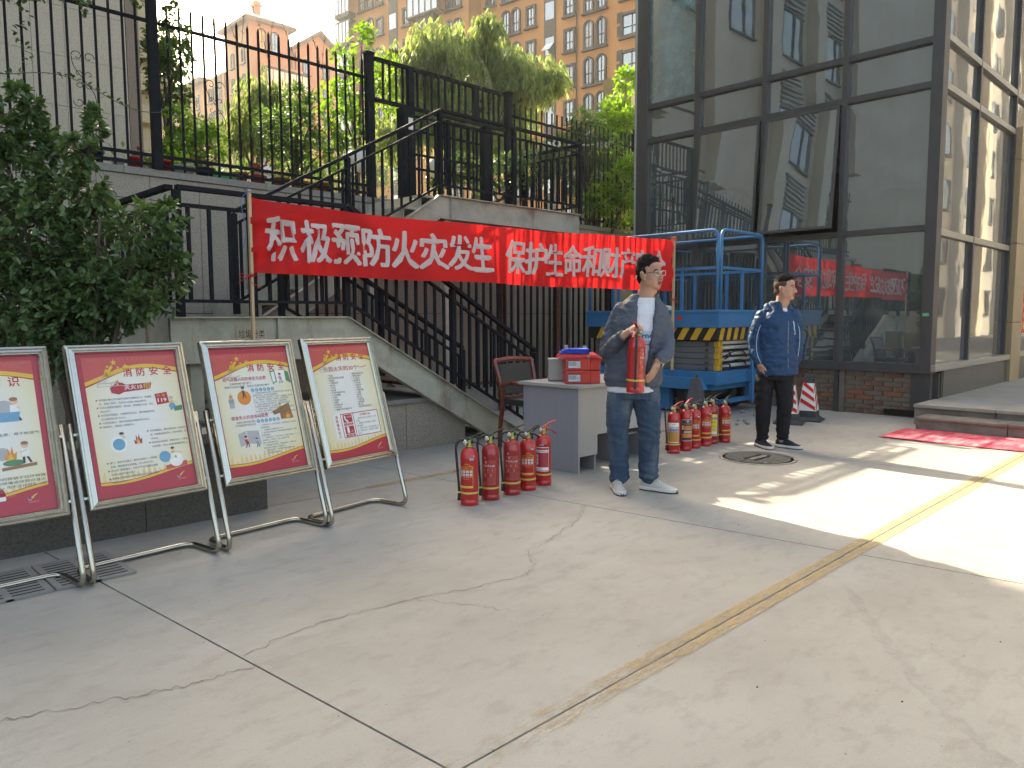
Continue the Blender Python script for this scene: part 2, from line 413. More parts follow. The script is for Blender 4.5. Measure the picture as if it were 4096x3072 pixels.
# ------------------------------------------------------------------ planter, retaining wall, terrace
pl = thing('planter', 'low dark granite planter wall with pale cap behind the poster stands', 'planter', (-4, 4.78, 0))
mb = MB().box(-4, 2.34, 4.83, 5.05, 0, .5).box(2.18, 2.34, 5.05, 5.9, 0, .5); mb.build('core', M['joint'], pl, world=True)
gm = {}
def slabmesh(w_, h, d, m, key):
    if (w_, h, d, key) not in gm: gm[(w_, h, d, key)] = MB().box(0, w_, 0, d, 0, h).mesh('panel', m)
    return gm[(w_, h, d, key)]
for k in range(8):
    link('panel', slabmesh(.786, .503, .05, M['granite_dark'], 'gd'), pl, (-4+k*.79+.06-wloc(pl).x, 0, 0))
link('panel', MB().box(0, .05, 0, 1.1, 0, .503).mesh('panel', M['granite_dark']), pl, (6.34, .05, 0))
for k in range(7):
    link('cap_stone', slabmesh(.9, .06, .30, M['granite_cap'], 'gc'), pl, (.1+k*.905-.06, -.02, .505))
MB().box(-4, 2.18, 5.05, 5.88, .1, .44).build('soil', pm('soil', (.09, .062, .042), .95, 0, .4, 12, .6, 30), pl, world=True)

rw = thing('retaining_wall', 'granite clad retaining wall under the upper fence', 'wall', (-2, 8.8, 0))
MB().box(-2, 12.6, 8.84, 9.15, -.04, 2.86).build('core', M['joint'], rw, world=True)
for k in range(27):
    for z0, z1 in ((.02, 1.352), (1.36, 2.596), (2.604, 2.852)):
        link('panel', slabmesh(.534, round(z1-z0, 4), .04, M['granite'], 'g'), rw, (k*.54+.28-.01, 0.0+rnd.uniform(-.0015, .0015), z0))
for k in range(9):
    link('cap_stone', slabmesh(1.615, .075, .42, M['granite_cap'], 'gc2'), rw, (k*1.62, -.025, 2.857))
terr = MB().box(-90, 160, 9.15, 200, 2.2, 2.84).build('terrace', pm('terrace_soil', (.10, .10, .05), .95, 0, .4, 2, .3, 20), kind='structure')

pw = thing('plinth_wall', 'granite plinth with flat coping under the lower stair flight', 'wall', (2.9, 5.95, 0))
MB().box(2.9, 5.2, 5.97, 7.3, 0, .44).build('core', M['joint'], pw, world=True)
for k in range(3): link('panel', slabmesh(.76, .455, .03, M['granite'], 'gp'), pw, (k*.766, -.0, .002))
MB().box(5.2, 5.9, 5.96, 7.25, 0, .04).build('footing', M['granite_cap'], pw, world=True)
MB().box(2.9, 5.16, 5.92, 7.3, .462, .505).build('cap_stone', M['granite_cap'], pw, world=True, bevel=.004)

# ------------------------------------------------------------------ upper fence
PK = MB(); PK.box(-.0105, .0105, -.0105, .0105, 2.93, 4.71); PK.add([(-.0105,-.0105,4.711),(.0105,-.0105,4.711),(.0105,.0105,4.711),(-.0105,.0105,4.711),(0,0,4.76)], [(0,1,4),(1,2,4),(2,3,4),(3,0,4)])
pk_spear = PK.mesh('picket', M['black_iron'])
PB = MB().box(-.010, .010, -.010, .010, 2.93, 4.68); PB.ell((0, 0, 4.695), .018, .018, .02, 8, 6)
pk_ball = PB.mesh('picket', M['black_iron'])
def scroll_mesh():
    mb = MB()
    def curl(cx, cz, r, a0, turn, s):
        pts = []
        for k in range(15):
            t = k/14; an = a0+s*turn*t; rr_ = r*(1-.72*t)
            pts.append((cx+rr_*math.cos(an), 0, cz+rr_*math.sin(an)))
        return pts
    for sg in (-1, 1):
        for vs_ in (1, -1):
            z = .19*vs_
            mb.tube([(sg*x, y, zz) for x, y, zz in curl(.055, z+.04*vs_, .055, R(0 if vs_ > 0 else 0), R(330), vs_)], .004, 5)
            mb.tube([(sg*x, y, zz) for x, y, zz in curl(.05, .055*vs_, .035, R(180), R(300), -vs_)], .0035, 5)
    mb.tube(bez([(-.11, 0, .22), (-.09, 0, .12), (0, 0, 0), (.09, 0, -.12), (.11, 0, -.22)], 6), .004, 5)
    return mb.mesh('scroll', M['black_iron'])
SCR = scroll_mesh()
def fence(name, label, x0, x1, px, pm_, rails, posts, scrolls, post_h=.06):
    f = thing(name, label, 'fence', (x0, 8.8, 2.9)); o0 = wloc(f)
    for z in rails: MB().box(x0, x1, 8.785, 8.815, z-.017, z+.017).build('rail', M['black_iron'], f, world=True)
    for x in px: link('picket', pm_, f, (x-o0.x, 0.0, -o0.z))
    for x, w_, z1 in posts:
        mb = MB().box(x-w_/2, x+w_/2, 8.8-w_/2, 8.8+w_/2, 2.935, z1); mb.box(x-w_/2-.012, x+w_/2+.012, 8.8-w_/2-.012, 8.8+w_/2+.012, z1, z1+.02)
        mb.build('post', M['black_iron'], f, world=True)
    for x in scrolls: link('scroll', SCR, f, (x-o0.x, -.004, 3.75-o0.z))
    return f
f1 = fence('iron_fence', 'tall black iron fence with scrolls in front of the beige tiled building', -1.5, 3.16,
      [3.05-.133*k for k in range(34)], pk_spear, (4.51, 3.085, 2.985), [(3.22, .092, 5.6)], (2.52, 1.19, -.14))
f2 = fence('iron_fence', 'black iron fence with scrolls and coiled barbed wire above the flower pots', 3.285, 5.95,
      [3.38+.1335*k for k in range(20)], pk_spear, (4.51, 3.085, 2.985), [(6.025, .098, 4.83)], (3.90, 4.70, 5.485))
f3 = fence('iron_fence', 'black iron fence with ball tips between the gate and the glass building', 8.75, 11.98,
      [8.79+.1275*k for k in range(25)], pk_ball, (4.50, 3.03), [(8.65, .10, 4.83), (12.03, .10, 4.74)], ())
MB().ell((12.03, 8.8, 4.83), .06, .06, .065, 14, 10).build('ball_finial', M['black_iron'], f3, world=True)
# barbed wire coils
M['wire'] = pm('barbed_wire', (.16, .14, .12), .5, .6, .2, 20)
def coil(x0, x1, z, rad, turns, seed):
    rr = random.Random(seed); pts = []
    n_ = int(turns*16)
    for k in range(n_+1):
        t = k/n_; an = 2*math.pi*turns*t; rv = rad*(1+.35*mnoise.noise(Vector((t*5, seed, 0))))
        pts.append((x0+(x1-x0)*t+.35*rad*math.cos(an+.4), 8.8+.75*rv*math.cos(an), z+rv*math.sin(an)+.06*mnoise.noise(Vector((t*7, seed, 4)))))
    mb = MB().tube(pts, .0035, 4)
    for i in range(2, len(pts)-1, 2):
        p = Vector(pts[i])
        for _ in range(2):
            d = Vector((rr.uniform(-1, 1), rr.uniform(-1, 1), rr.uniform(-1, 1))).normalized()*.022
            mb.beam(p-d, p+d, .005, .005)
    return mb
coil(3.9, 5.9, 4.72, .24, 5.5, 2).build('barbed_wire', M['wire'], f2, world=True)
coil(6.1, 8.6, 4.86, .10, 6, 9).build('barbed_wire', M['wire'], None, label='rusty barbed wire trailing along the top of the gate', cat='barbed wire')
# gate at the head of the stairs
gt = thing('gate', 'tall black iron gate with grille top at the head of the stairs', 'gate', (6.1, 8.8, 2.85))
for z in (4.79, 4.25): MB().box(6.11, 8.56, 8.77, 8.83, z-.022, z+.022).build('rail', M['black_iron'], gt, world=True)
gp_ = MB().box(-.013, .013, -.012, .012, 4.272, 4.768).mesh('picket', M['black_iron'])
for x in [6.25, 6.36, 6.47, 6.58, 6.84, 6.97, 7.10, 7.23, 7.36, 7.49, 7.62, 7.75, 8.10, 8.23, 8.33, 8.44]: link('picket', gp_, gt, (x-6.1, 0, -2.85))
for x in (6.71, 7.95): MB().box(x-.045, x+.045, 8.765, 8.835, 4.272, 4.768).build('grille_post', M['black_iron'], gt, world=True)
for x, w_ in ((6.63, .19), (8.16, .14)):
    MB().box(x-w_/2, x+w_/2, 8.8-w_/2, 8.8+w_/2, 2.85, 4.228).build('pillar', M['black_iron'], gt, world=True, bevel=.006)
MB().box(6.60, 6.67, 8.69, 8.704, 3.92, 4.08).build('card_reader', M['white_paint'], gt, world=True)
gl = MB(); 
for z in (3.02, 3.42, 3.62, 3.95, 4.15): gl.box(6.8, 8.02, 8.79, 8.82, z-.015, z+.015)
gl.box(7.38, 7.44, 8.785, 8.825, 2.9, 4.2)
gl = gl.build('leaf_frame', M['black_iron'], gt, world=True)
gpl = MB().box(-.011, .011, -.011, .011, 2.95, 4.17).mesh('picket', M['black_iron'])
for k in range(9): link('picket', gpl, gl, (6.9+k*.125-wloc(gl).x, 8.80-8.8, -2.85))

# ------------------------------------------------------------------ steel staircase
st = thing('staircase', 'black railed steel staircase with pale rusty stringers climbing the wall', 'staircase', (2.26, 5.9, 0))
T = 1.30/2.28
def sparts(mb, name, mat, bevel=0): return mb.build(name, mat, st, world=True, bevel=bevel)
def stringer(y, x0, z0, x1, z1, h, yt=.012):
    mb = MB().prism([(x0, y, z0-h), (x1, y, z1-h), (x1, y, z1), (x0, y, z0)], (0, yt, 0))
    mb.prism([(x0, y-.05, z0), (x1, y-.05, z1), (x1, y-.05, z1+.01), (x0, y-.05, z0+.01)], (0, .09, 0))
    mb.prism([(x0, y-.05, z0-h-.01), (x1, y-.05, z1-h-.01), (x1, y-.05, z1-h), (x0, y-.05, z0-h)], (0, .09, 0))
    return mb
sparts(stringer(5.9, 3.73, 1.31, 5.95, .03, .27), 'stringer', M['old_paint'])
sparts(stringer(7.1, 3.73, 1.31, 5.95, .03, .27), 'stringer', M['old_paint'])
mb = MB().box(2.2, 3.73, 5.9, 5.912, .96, 1.30).box(2.2, 3.73, 5.85, 5.95, 1.30, 1.312).box(2.2, 3.73, 5.85, 5.95, .95, .96).box(3.06, 3.07, 5.86, 5.9, .96, 1.3)
sparts(mb, 'landing_beam', M['old_paint'])
sparts(MB().box(2.2, 2.212, 5.95, 8.78, .96, 1.30), 'landing_beam', M['old_paint'])
sparts(MB().box(2.22, 3.73, 5.96, 8.76, 1.265, 1.295), 'landing_deck', M['rust'])
sparts(MB().box(2.36, 2.46, 5.96, 6.06, 0, .95), 'column', M['old_paint'])
sparts(MB().box(3.50, 3.60, 5.96, 6.06, .46, .95), 'column', M['old_paint'])
for k in range(1, 8):
    z = 1.30-k*.1625; x = 3.73+(k-.5)*.285
    sparts(MB().box(x-.16, x+.16, 5.915, 7.09, z-.03, z), 'tread', M['rust'])
# upper flight
sparts(stringer(7.5, 3.75, 1.32, 6.15, 2.83, .27), 'stringer', M['old_paint'])
sparts(stringer(8.72, 3.75, 1.32, 6.15, 2.83, .27), 'stringer', M['old_paint'])
for k in range(1, 10):
    z = 1.30+k*.168; x = 3.75+(k-.5)*.267
    sparts(MB().box(x-.15, x+.15, 7.515, 8.71, z-.03, z).box(x-.15, x-.14, 7.516, 8.709, z-.16, z-.03), 'tread', M['old_paint'])
mb = MB().box(6.15, 8.86, 7.5, 7.512, 2.55, 2.82).box(6.15, 8.86, 7.45, 7.55, 2.82, 2.832).box(6.15, 8.86, 7.46, 7.54, 2.54, 2.55).box(6.32, 6.33, 7.46, 7.5, 2.55, 2.82)
sparts(mb, 'platform_beam', M['old_paint'])
sparts(MB().box(8.85, 8.862, 7.55, 8.76, 2.55, 2.82), 'platform_beam', M['old_paint'])
sparts(MB().box(6.16, 8.84, 7.56, 8.76, 2.79, 2.815), 'platform_deck', M['rust'])
sparts(MB().box(6.25, 6.35, 7.52, 7.62, 0, 2.54), 'column', M['old_paint'])
sparts(MB().box(8.70, 8.80, 7.52, 7.62, 0, 2.54), 'column', M['old_paint'])
sparts(MB().box(5.1, 5.2, 7.52, 7.62, 0, 2.0), 'column', M['old_paint'])
pkm = {}
def railing(p0, p1, posts, spacing=.125, h=1.08, lo=.12, gap=.13):
    p0 = Vector(p0); p1 = Vector(p1); mb = MB(); Z = Vector((0, 0, 1)); d = p1-p0; L = math.hypot(d.x, d.y)
    mb.beam(p0+Z*h, p1+Z*h, .06, .035); mb.beam(p0+Z*(h-gap), p1+Z*(h-gap), .035, .025); mb.beam(p0+Z*lo, p1+Z*lo, .035, .025)
    for t, dz in posts:
        p = p0+d*t; mb.box(p.x-.027, p.x+.027, p.y-.027, p.y+.027, p.z+dz, p.z+h-.02)
    r_ = mb.build('railing', M['black_iron'], st, world=True); o0 = wloc(r_)
    hh = round(h-gap-lo, 3)
    if hh not in pkm: pkm[hh] = MB().box(-.014, .014, -.010, .010, 0, hh).mesh('picket', M['black_iron'])
    n_ = int(L/spacing)
    for k in range(n_):
        t = (k+.5)/n_
        if any(abs(t-tt)*L < .05 for tt, _ in posts): continue
        p = p0+d*t; link('picket', pkm[hh], r_, (p.x-o0.x, p.y-o0.y, p.z+lo-o0.z), math.atan2(d.y, d.x))
railing((2.27, 5.87, 1.312), (3.73, 5.87, 1.312), [(0, 0), (.40, 0), (1, 0)], .155, h=.97)
railing((2.23, 5.9, 1.312), (2.23, 8.7, 1.312), [(.5, 0), (1, 0)], h=.97)
railing((3.76, 5.87, 1.312), (6.18, 5.87, -.06), [(.5, .0), (1, 0.08)], .11, h=.98)
railing((3.76, 7.12, 1.312), (6.18, 7.12, -.06), [(0, 0), (.5, .0), (1, 0.08)], .11, h=.98)
railing((3.45, 7.47, 1.34), (6.15, 7.47, 2.832), [(0, 0), (.5, 0), (1, 0)], .13, h=1.03)
railing((6.16, 7.47, 2.832), (8.85, 7.47, 2.832), [(.48, 0), (1, 0)], .13, h=1.03)
railing((8.88, 7.5, 2.832), (8.88, 8.68, 2.832), [(1, 0)], .13, h=1.03)
# paper notice taped on the landing beam
nt_ = MB().box(-.13, .13, -.002, 0, -.07, .06).mesh('paper_notice', pm('old_paper', (.42, .36, .27), .8, 0, .12, 14, spot=((.30, .25, .18), 9, .55, .7)))
notice = link('paper_notice', nt_, None, (2.84, 5.897, 1.17), label='torn paper notice taped on the grey landing beam beside the pole', cat='notice')

# barred screen of pickets under the platform
sc_ = thing('picket_screen', 'dark picket screen with rusty posts under the stair platform', 'fence', (6.3, 7.46, 0))
for z in (.42, 2.2): MB().box(6.36, 9.6, 7.43, 7.46, z-.02, z+.02).build('rail', M['rust'], sc_, world=True)
pks = MB().box(-.013, .013, -.013, .013, .36, 2.45).mesh('picket', M['black_iron'])
for k in range(25): link('picket', pks, sc_, (.14+k*.13, -.03, 0))
for x in (7.25, 8.35, 9.62): MB().box(x-.045, x+.045, 7.47, 7.53, 0, 2.5).build('post', M['rust'], sc_, world=True)
MB().box(7.46, 7.54, 7.47, 7.53, 0, 2.5).build('post', M['old_paint'], sc_, world=True)
MB().box(6.35, 9.6, 7.56, 7.9, 0, .35).build('kerb', M['granite_cap'], sc_, world=True)
# ------------------------------------------------------------------ glass corner building
M['mullion'] = pm('dark_aluminium', (.045, .046, .052), .5, .15, .15, 5, .03, 30, grime=.25)
M['glass'] = glassy('tinted_glass', (.30, .35, .37), .26, .012, .05, ((.18, .235, .25), .36))
M['glass_painted_view'] = glassy('painted_view_glass', (.4, .5, .5), .10, .02, .05, ((.20, .31, .31), .62))  # pale teal light seen in these panes is put into the glass colour
M['glass_r'] = glassy('tinted_glass_street', (.25, .27, .28), .26, .02, .06, ((.24, .24, .235), .52))
M['plate_green'] = flat('green_plate', (.12, .40, .22), .5)
gb = thing('glass_building', 'dark glass corner building with opened windows above a rough brick base', 'building', (10.33, 3.04, 0))
XF, YF = 10.33, 3.04
mulls = [(7.29, 7.50), (6.34, 6.43), (5.26, 5.335), (4.135, 4.205)]
trans = [(.57, .69), (2.35, 2.42), (4.07, 4.145), (4.60, 4.675), (6.55, 6.63), (8.6, 8.7)]
TOPZ = 11.0
for a, b_ in mulls: MB().box(XF-.04, XF+.12, a, b_, .57, TOPZ).build('mullion', M['mullion'], gb, world=True, bevel=.004)
MB().box(XF-.045, XF+.15, YF-.045, YF+.09, .57, TOPZ).build('corner_mullion', M['mullion'], gb, world=True, bevel=.004)
for a, b_ in trans:
    ys = [3.13]+[v for m_ in reversed(mulls) for v in m_]
    for i in range(0, len(ys)-1, 2): MB().box(XF-.03, XF+.10, ys[i], ys[i+1], a, b_).build('transom', M['mullion'], gb, world=True)
bays = [(6.43, 7.29), (5.335, 6.34), (4.205, 5.26), (3.13, 4.135)]
rows = [(.69, 2.35), (2.42, 4.07), (4.145, 4.60), (4.675, 6.55), (6.63, 8.6), (8.7, TOPZ)]
for bi, (y0, y1) in enumerate(bays):
    for ri, (z0, z1) in enumerate(rows):
        tl = rnd.uniform(-.004, .004)
        if ri == 1 and bi in (1, 2):        # opened, hinged along the top
            win = thing('sash', '', '')
            win.parent = gb; win.location = (-.03, (y0+y1)/2-YF, z1-.01)
            hw, hh = (y1-y0)/2-.008, z1-z0-.03
            win.rotation_euler = (0, R(6.5 if bi == 2 else 4.5), 0)
            mb = MB().box(-.035, .005, -hw, -hw+.035, -hh, 0).box(-.035, .005, hw-.035, hw, -hh, 0).box(-.035, .005, -hw+.035, hw-.035, -.035, 0).box(-.035, .005, -hw+.035, hw-.035, -hh, -hh+.035)
            mb.build('sash_frame', M['mullion'], win)
            MB().box(-.022, -.012, -hw+.03, hw-.03, -hh+.03, -.03).build('pane', M['glass'], win)
            MB().tube([(0, hw*.9, -hh*.95), (.3, hw*.95, -hh*.75)], .008, 6).build('stay', M['chrome'], win)
            continue
        p = MB().add([(XF+.03+tl, y0, z0), (XF+.03, y1, z0), (XF+.03+tl*.5, y1, z1), (XF+.03, y0, z1), (XF+.038+tl, y0, z0), (XF+.038, y1, z0), (XF+.038+tl*.5, y1, z1), (XF+.038, y0, z1)],
            [(0,1,2,3),(7,6,5,4),(0,4,5,1),(1,5,6,2),(2,6,7,3),(3,7,4,0)])
        p.build('pane', M['glass_painted_view'] if (bi == 0 and ri >= 3) else M['glass'], gb, world=True)
# street side
rm = [(11.94, 12.00), (13.93, 14.0)]
for a, b_ in rm: MB().box(a, b_, YF-.03, YF+.10, .64, TOPZ).build('mullion', M['mullion'], gb, world=True)
M['alu_grey'] = pm('grey_aluminium', (.095, .098, .10), .45, .3, .08, 4, .02, 30)
M['trim_pale'] = pm('pale_trim', (.30, .285, .26), .4, .3, .08, 4)
xs_r = [10.48, 11.94, 12.0, 13.93, 14.0, 15.2, 15.3, 19.0]
for z0, z1 in ((2.30, 2.38), (4.08, 4.16), (4.66, 4.74), (7.0, 7.1)):
    for i in range(0, 8, 2): MB().box(xs_r[i], xs_r[i+1], YF-.03, YF+.08, z0, z1).build('transom', M['trim_pale'], gb, world=True)
for i in range(0, 8, 2):
    for z0, z1 in ((.68, 2.30), (2.38, 4.08), (4.16, 4.66), (4.74, 7.0), (7.1, TOPZ)):
        MB().box(xs_r[i], xs_r[i+1], YF+.02, YF+.028, z0, z1).build('pane', M['glass_r'], gb, world=True)
MB().box(10.30, 14.02, YF-.10, YF+.10, .60, .68).build('sill', M['trim_pale'], gb, world=True, bevel=.005)
MB().box(10.78, 14.02, YF-.06, YF+.06, .17, .598).build('kick_panel', M['alu_grey'], gb, world=True)
MB().box(10.36, 10.46, YF-.03, YF+.2, 0, .57).box(10.52, 10.56, YF-.08, YF, 0, .565).box(10.70, 10.74, YF-.06, YF, .2, .58).build('base_post', M['mullion'], gb, world=True)
MB().box(XF-.050, XF-.0455, YF+.0, YF+.07, 1.29, 1.33).build('plate', M['plate_green'], gb, world=True)
# interior: floor, back wall, columns, ceiling, stair
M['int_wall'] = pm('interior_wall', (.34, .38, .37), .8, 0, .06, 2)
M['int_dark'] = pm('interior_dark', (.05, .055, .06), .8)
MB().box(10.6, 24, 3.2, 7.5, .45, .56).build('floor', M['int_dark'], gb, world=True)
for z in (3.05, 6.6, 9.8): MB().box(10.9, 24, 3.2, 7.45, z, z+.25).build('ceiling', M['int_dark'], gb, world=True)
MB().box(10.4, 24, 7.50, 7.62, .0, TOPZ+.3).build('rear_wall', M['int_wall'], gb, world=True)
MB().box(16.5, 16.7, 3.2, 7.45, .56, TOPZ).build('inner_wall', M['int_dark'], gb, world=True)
MB().box(11.2, 11.5, 3.75, 4.0, .56, TOPZ).build('column', M['int_wall'], gb, world=True)
MB().box(12.2, 12.25, 4.0, 6.2, 3.4, 6.5).build('inner_board', M['int_wall'], gb, world=True)
M['ochre'] = pm('ochre_paint', (.30, .20, .08), .7)
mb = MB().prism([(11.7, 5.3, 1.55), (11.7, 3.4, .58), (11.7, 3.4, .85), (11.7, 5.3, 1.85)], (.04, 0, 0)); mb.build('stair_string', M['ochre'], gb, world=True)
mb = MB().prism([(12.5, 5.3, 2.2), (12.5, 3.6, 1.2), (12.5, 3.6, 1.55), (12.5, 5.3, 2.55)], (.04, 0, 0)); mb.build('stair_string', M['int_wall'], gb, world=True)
MB().box(10.3, 24, 3.0, 7.6, TOPZ, TOPZ+.3).build('roof', M['mullion'], gb, world=True)
# brick base, brick by brick
bw = thing('brick_base', 'rough red brick plinth wall patched with mortar below the dark glass', 'wall', (10.36, 3.1, 0))
M['brick'] = pm('old_brick', (.135, .07, .05), .9, 0, .3, 8, .25, 60, spot=((.20, .165, .13), 3.5, .47, .62))
M['brick_d'] = pm('dirty_brick', (.12, .092, .072), .9, 0, .3, 9, .25, 60, spot=((.16, .13, .10), 4, .4, .6))
M['brick_o'] = pm('orange_brick', (.21, .08, .045), .88, 0, .2, 9, .2, 60, spot=((.19, .15, .12), 5, .55, .7))
M['mortar'] = pm('old_mortar', (.13, .108, .09), .95, 0, .2, 8, .3, 60)
MB().box(10.385, 10.6, 3.1, 7.5, 0, .57).build('mortar_bed', M['mortar'], bw, world=True)
bm_ = [[MB().add([(rnd.uniform(0, .006), 0, 0), (rnd.uniform(0, .006), .228, 0), (.06, .228, 0), (.06, 0, 0), (rnd.uniform(0, .006), 0, .054), (rnd.uniform(0, .006), .228, .054), (.06, .228, .054), (.06, 0, .054)],
     [(3,2,1,0),(4,5,6,7),(0,1,5,4),(1,2,6,5),(2,3,7,6),(3,0,4,7)]).mesh('brick', m) for _ in range(3)] for m in (M['brick'], M['brick_d'], M['brick_o'])]
for r_ in range(9):
    for c in range(19):
        y = .0+c*.238+(.119 if r_ % 2 else 0)
        if y+.23 > 4.4: continue
        u_ = rnd.random(); k = 2 if (r_ in (3, 4) and u_ < .6) else (0 if u_ < .5 else 1)
        link('brick', rnd.choice(bm_[k]), bw, (rnd.uniform(0, .008), y, .006+r_*.0625))
MB().box(10.33, 10.39, 4.14, 4.20, 0, .57).build('steel_upright', M['mullion'], bw, world=True)
MB().box(10.335, 10.39, 4.06, 4.13, 0, .57).build('concrete_upright', M['mortar'], bw, world=True)
MB().box(10.345, 10.40, 3.18, 3.55, .02, .09).build('vent', M['hole_shade'], bw, world=True)
# pilaster and shop entrance at the right edge
pil = thing('stone_pilaster', 'tan stone pilaster between the glass corner and the shop entrance', 'pilaster', (14.02, 2.93, .15))
M['tan'] = granite('tan_stone', (.36, .26, .15), .5, .05, .15)
for z0, z1 in ((.15, 1.18), (1.188, 2.42), (2.428, 3.70), (3.708, 4.2)):
    MB().box(14.02, 14.62, 2.93, 3.06, z0, z1).build('panel', M['tan'], pil, world=True, bevel=.004)
shop = thing('shop_front', 'shop entrance with dark glass door beyond the tan pilaster', 'shop', (14.65, 2.95, .15))
MB().box(14.64, 19, 2.96, 3.0, .246, .62).build('kick_panel', M['alu_grey'], shop, world=True)
MB().box(14.64, 19, 2.94, 3.0, .622, .70).build('sill', M['trim_pale'], shop, world=True)
MB().box(14.64, 14.70, 2.95, 3.0, .702, 4.0).build('jamb', M['mullion'], shop, world=True)
MB().box(14.702, 19, 2.985, 2.995, .702, 4.0).build('pane', M['glass_r'], shop, world=True)
cpl = thing('couplet_strip', 'red couplet strip with gold characters hanging on the shop glass', 'couplet', (14.86, 2.955, 1.72))
MB().box(-.10, .10, -.002, .002, -.72, .74).build('paper', flat('couplet_red', (.60, .04, .03), .6), cpl)
# steps and platform
stp = thing('entrance_steps', 'worn stone steps and platform at the glass corner', 'steps', (9.35, 3.0, 0))
M['step'] = pm('worn_stone', (.20, .17, .145), .8, 0, .15, 4, .15, 60, spot=((.12, .10, .085), 3, .5, .7))
M['step_top'] = pm('worn_paving', (.28, .25, .215), .8, 0, .12, 3, .12, 60, spot=((.33, .31, .28), 2, .5, .7))
yy = [2.86, 1.95, .9, -.4, -1.8, -4]
for i in range(5):
    MB().box(9.37, 9.75, yy[i+1]+.004, yy[i]-.004, 0, .105).build('riser_stone', M['step'], stp, world=True, bevel=.006)
    MB().box(9.345, 9.75, yy[i+1]+.003, yy[i]-.003, .107, .14).build('tread_stone', M['step'], stp, world=True, bevel=.006)
yy = [3.0, 2.15, 1.1, 0, -1.5, -4]
for i in range(5):
    MB().box(9.76, 10.3, yy[i+1]+.004, yy[i]-.004, .0, .205).build('riser_stone', M['step'], stp, world=True, bevel=.006)
    for k in range(5):
        MB().box(9.72+k*1.9+.003, 9.72+(k+1)*1.9-.003, yy[i+1]+.003, yy[i]-.003, .207, .245).build('paving_slab', M['step_top'], stp, world=True, bevel=.004)

# ------------------------------------------------------------------ beige tiled building at the left
bb = thing('beige_building', 'beige stone tiled tower block behind the left fence', 'building', (4.2, 12, 2.84))
MB().box(-24, 4.13, 12.03, 26, 2.84, 24).build('core', M['joint'], bb, world=True)
M['tile_brown'] = granite('brown_corner_tile', (.24, .17, .13), .5, .06, .2)
tm = MB().box(0, .394, 0, .03, 0, .664).mesh('tile', M['tile_beige'])
for r_ in range(6):
    for c in range(9):
        x = 4.0-.40*(c+1)
        link('tile', tm, bb, (x-4.2+.02, 0+rnd.uniform(-.001, .001), 2.9-2.84+r_*.67))
MB().box(4.025, 4.2, 12.0, 12.2, 2.84, 24).build('corner_strip', M['tile_brown'], bb, world=True)
MB().box(-24, .41, 12.0, 12.03, 2.84, 7.0).build('wall_face', M['tile_beige'], bb, world=True)
# upper storeys: tiled wall face with pilasters, louvres and windows (seen mirrored in the glass)
MB().box(-24, 4.02, 11.995, 12.03, 7.0, 24).build('wall_face', M['tile_beige'], bb, world=True)
M['win_dark'] = glassy('dark_window', (.05, .06, .07), .25, .03, .0, ((.03, .035, .04), .6))
for x in (-9.5, -6.2, -2.9, .4, 3.3): MB().box(x, x+.7, 11.6, 11.99, 6.6, 24).build('pilaster', M['tile_beige'], bb, world=True)
for k in range(6):
    for x in (-8.4, -5.1, -1.8, 1.5):
        z = 3.6+k*3.1
        if z < 7 and x > -3: continue
        w_ = MB().box(x, x+1.5, 11.96, 11.99, z, z+1.5).box(x, x+1.5, 11.9, 11.96, z, z+.05).box(x, x+1.5, 11.9, 11.96, z+1.45, z+1.5).box(x+.72, x+.78, 11.9, 11.96, z+.05, z+1.45)
        w_ = w_.build('window', M['mullion'], bb, world=True)
        MB().box(x+.05, x+1.45, 11.945, 11.958, z+.05, z+1.45).build('pane', M['win_dark'], w_, world=True)
        mb = MB()
        for q in range(7): mb.prism([(x, 11.98, z+1.62+q*.17), (x, 11.86, z+1.60+q*.17), (x, 11.86, z+1.65+q*.17), (x, 11.98, z+1.69+q*.17)], (1.5, 0, 0))
        mb.build('louvre', M['trim_pale'], bb, world=True)
# farther wing with string courses
bw2 = thing('beige_wing', 'far beige wing with projecting ledges behind the left fence post', 'building', (7.6, 21, 2.84))
MB().box(-6, 7.78, 21, 26, 2.84, 30).build('wall', M['tile_beige'], bw2, world=True)
for z in (5.4, 6.3, 7.1, 7.9, 10.2, 13.0): MB().box(5, 8.05, 20.7, 22, z, z+.45).build('ledge', M['tile_beige'], bw2, world=True, bevel=.02)

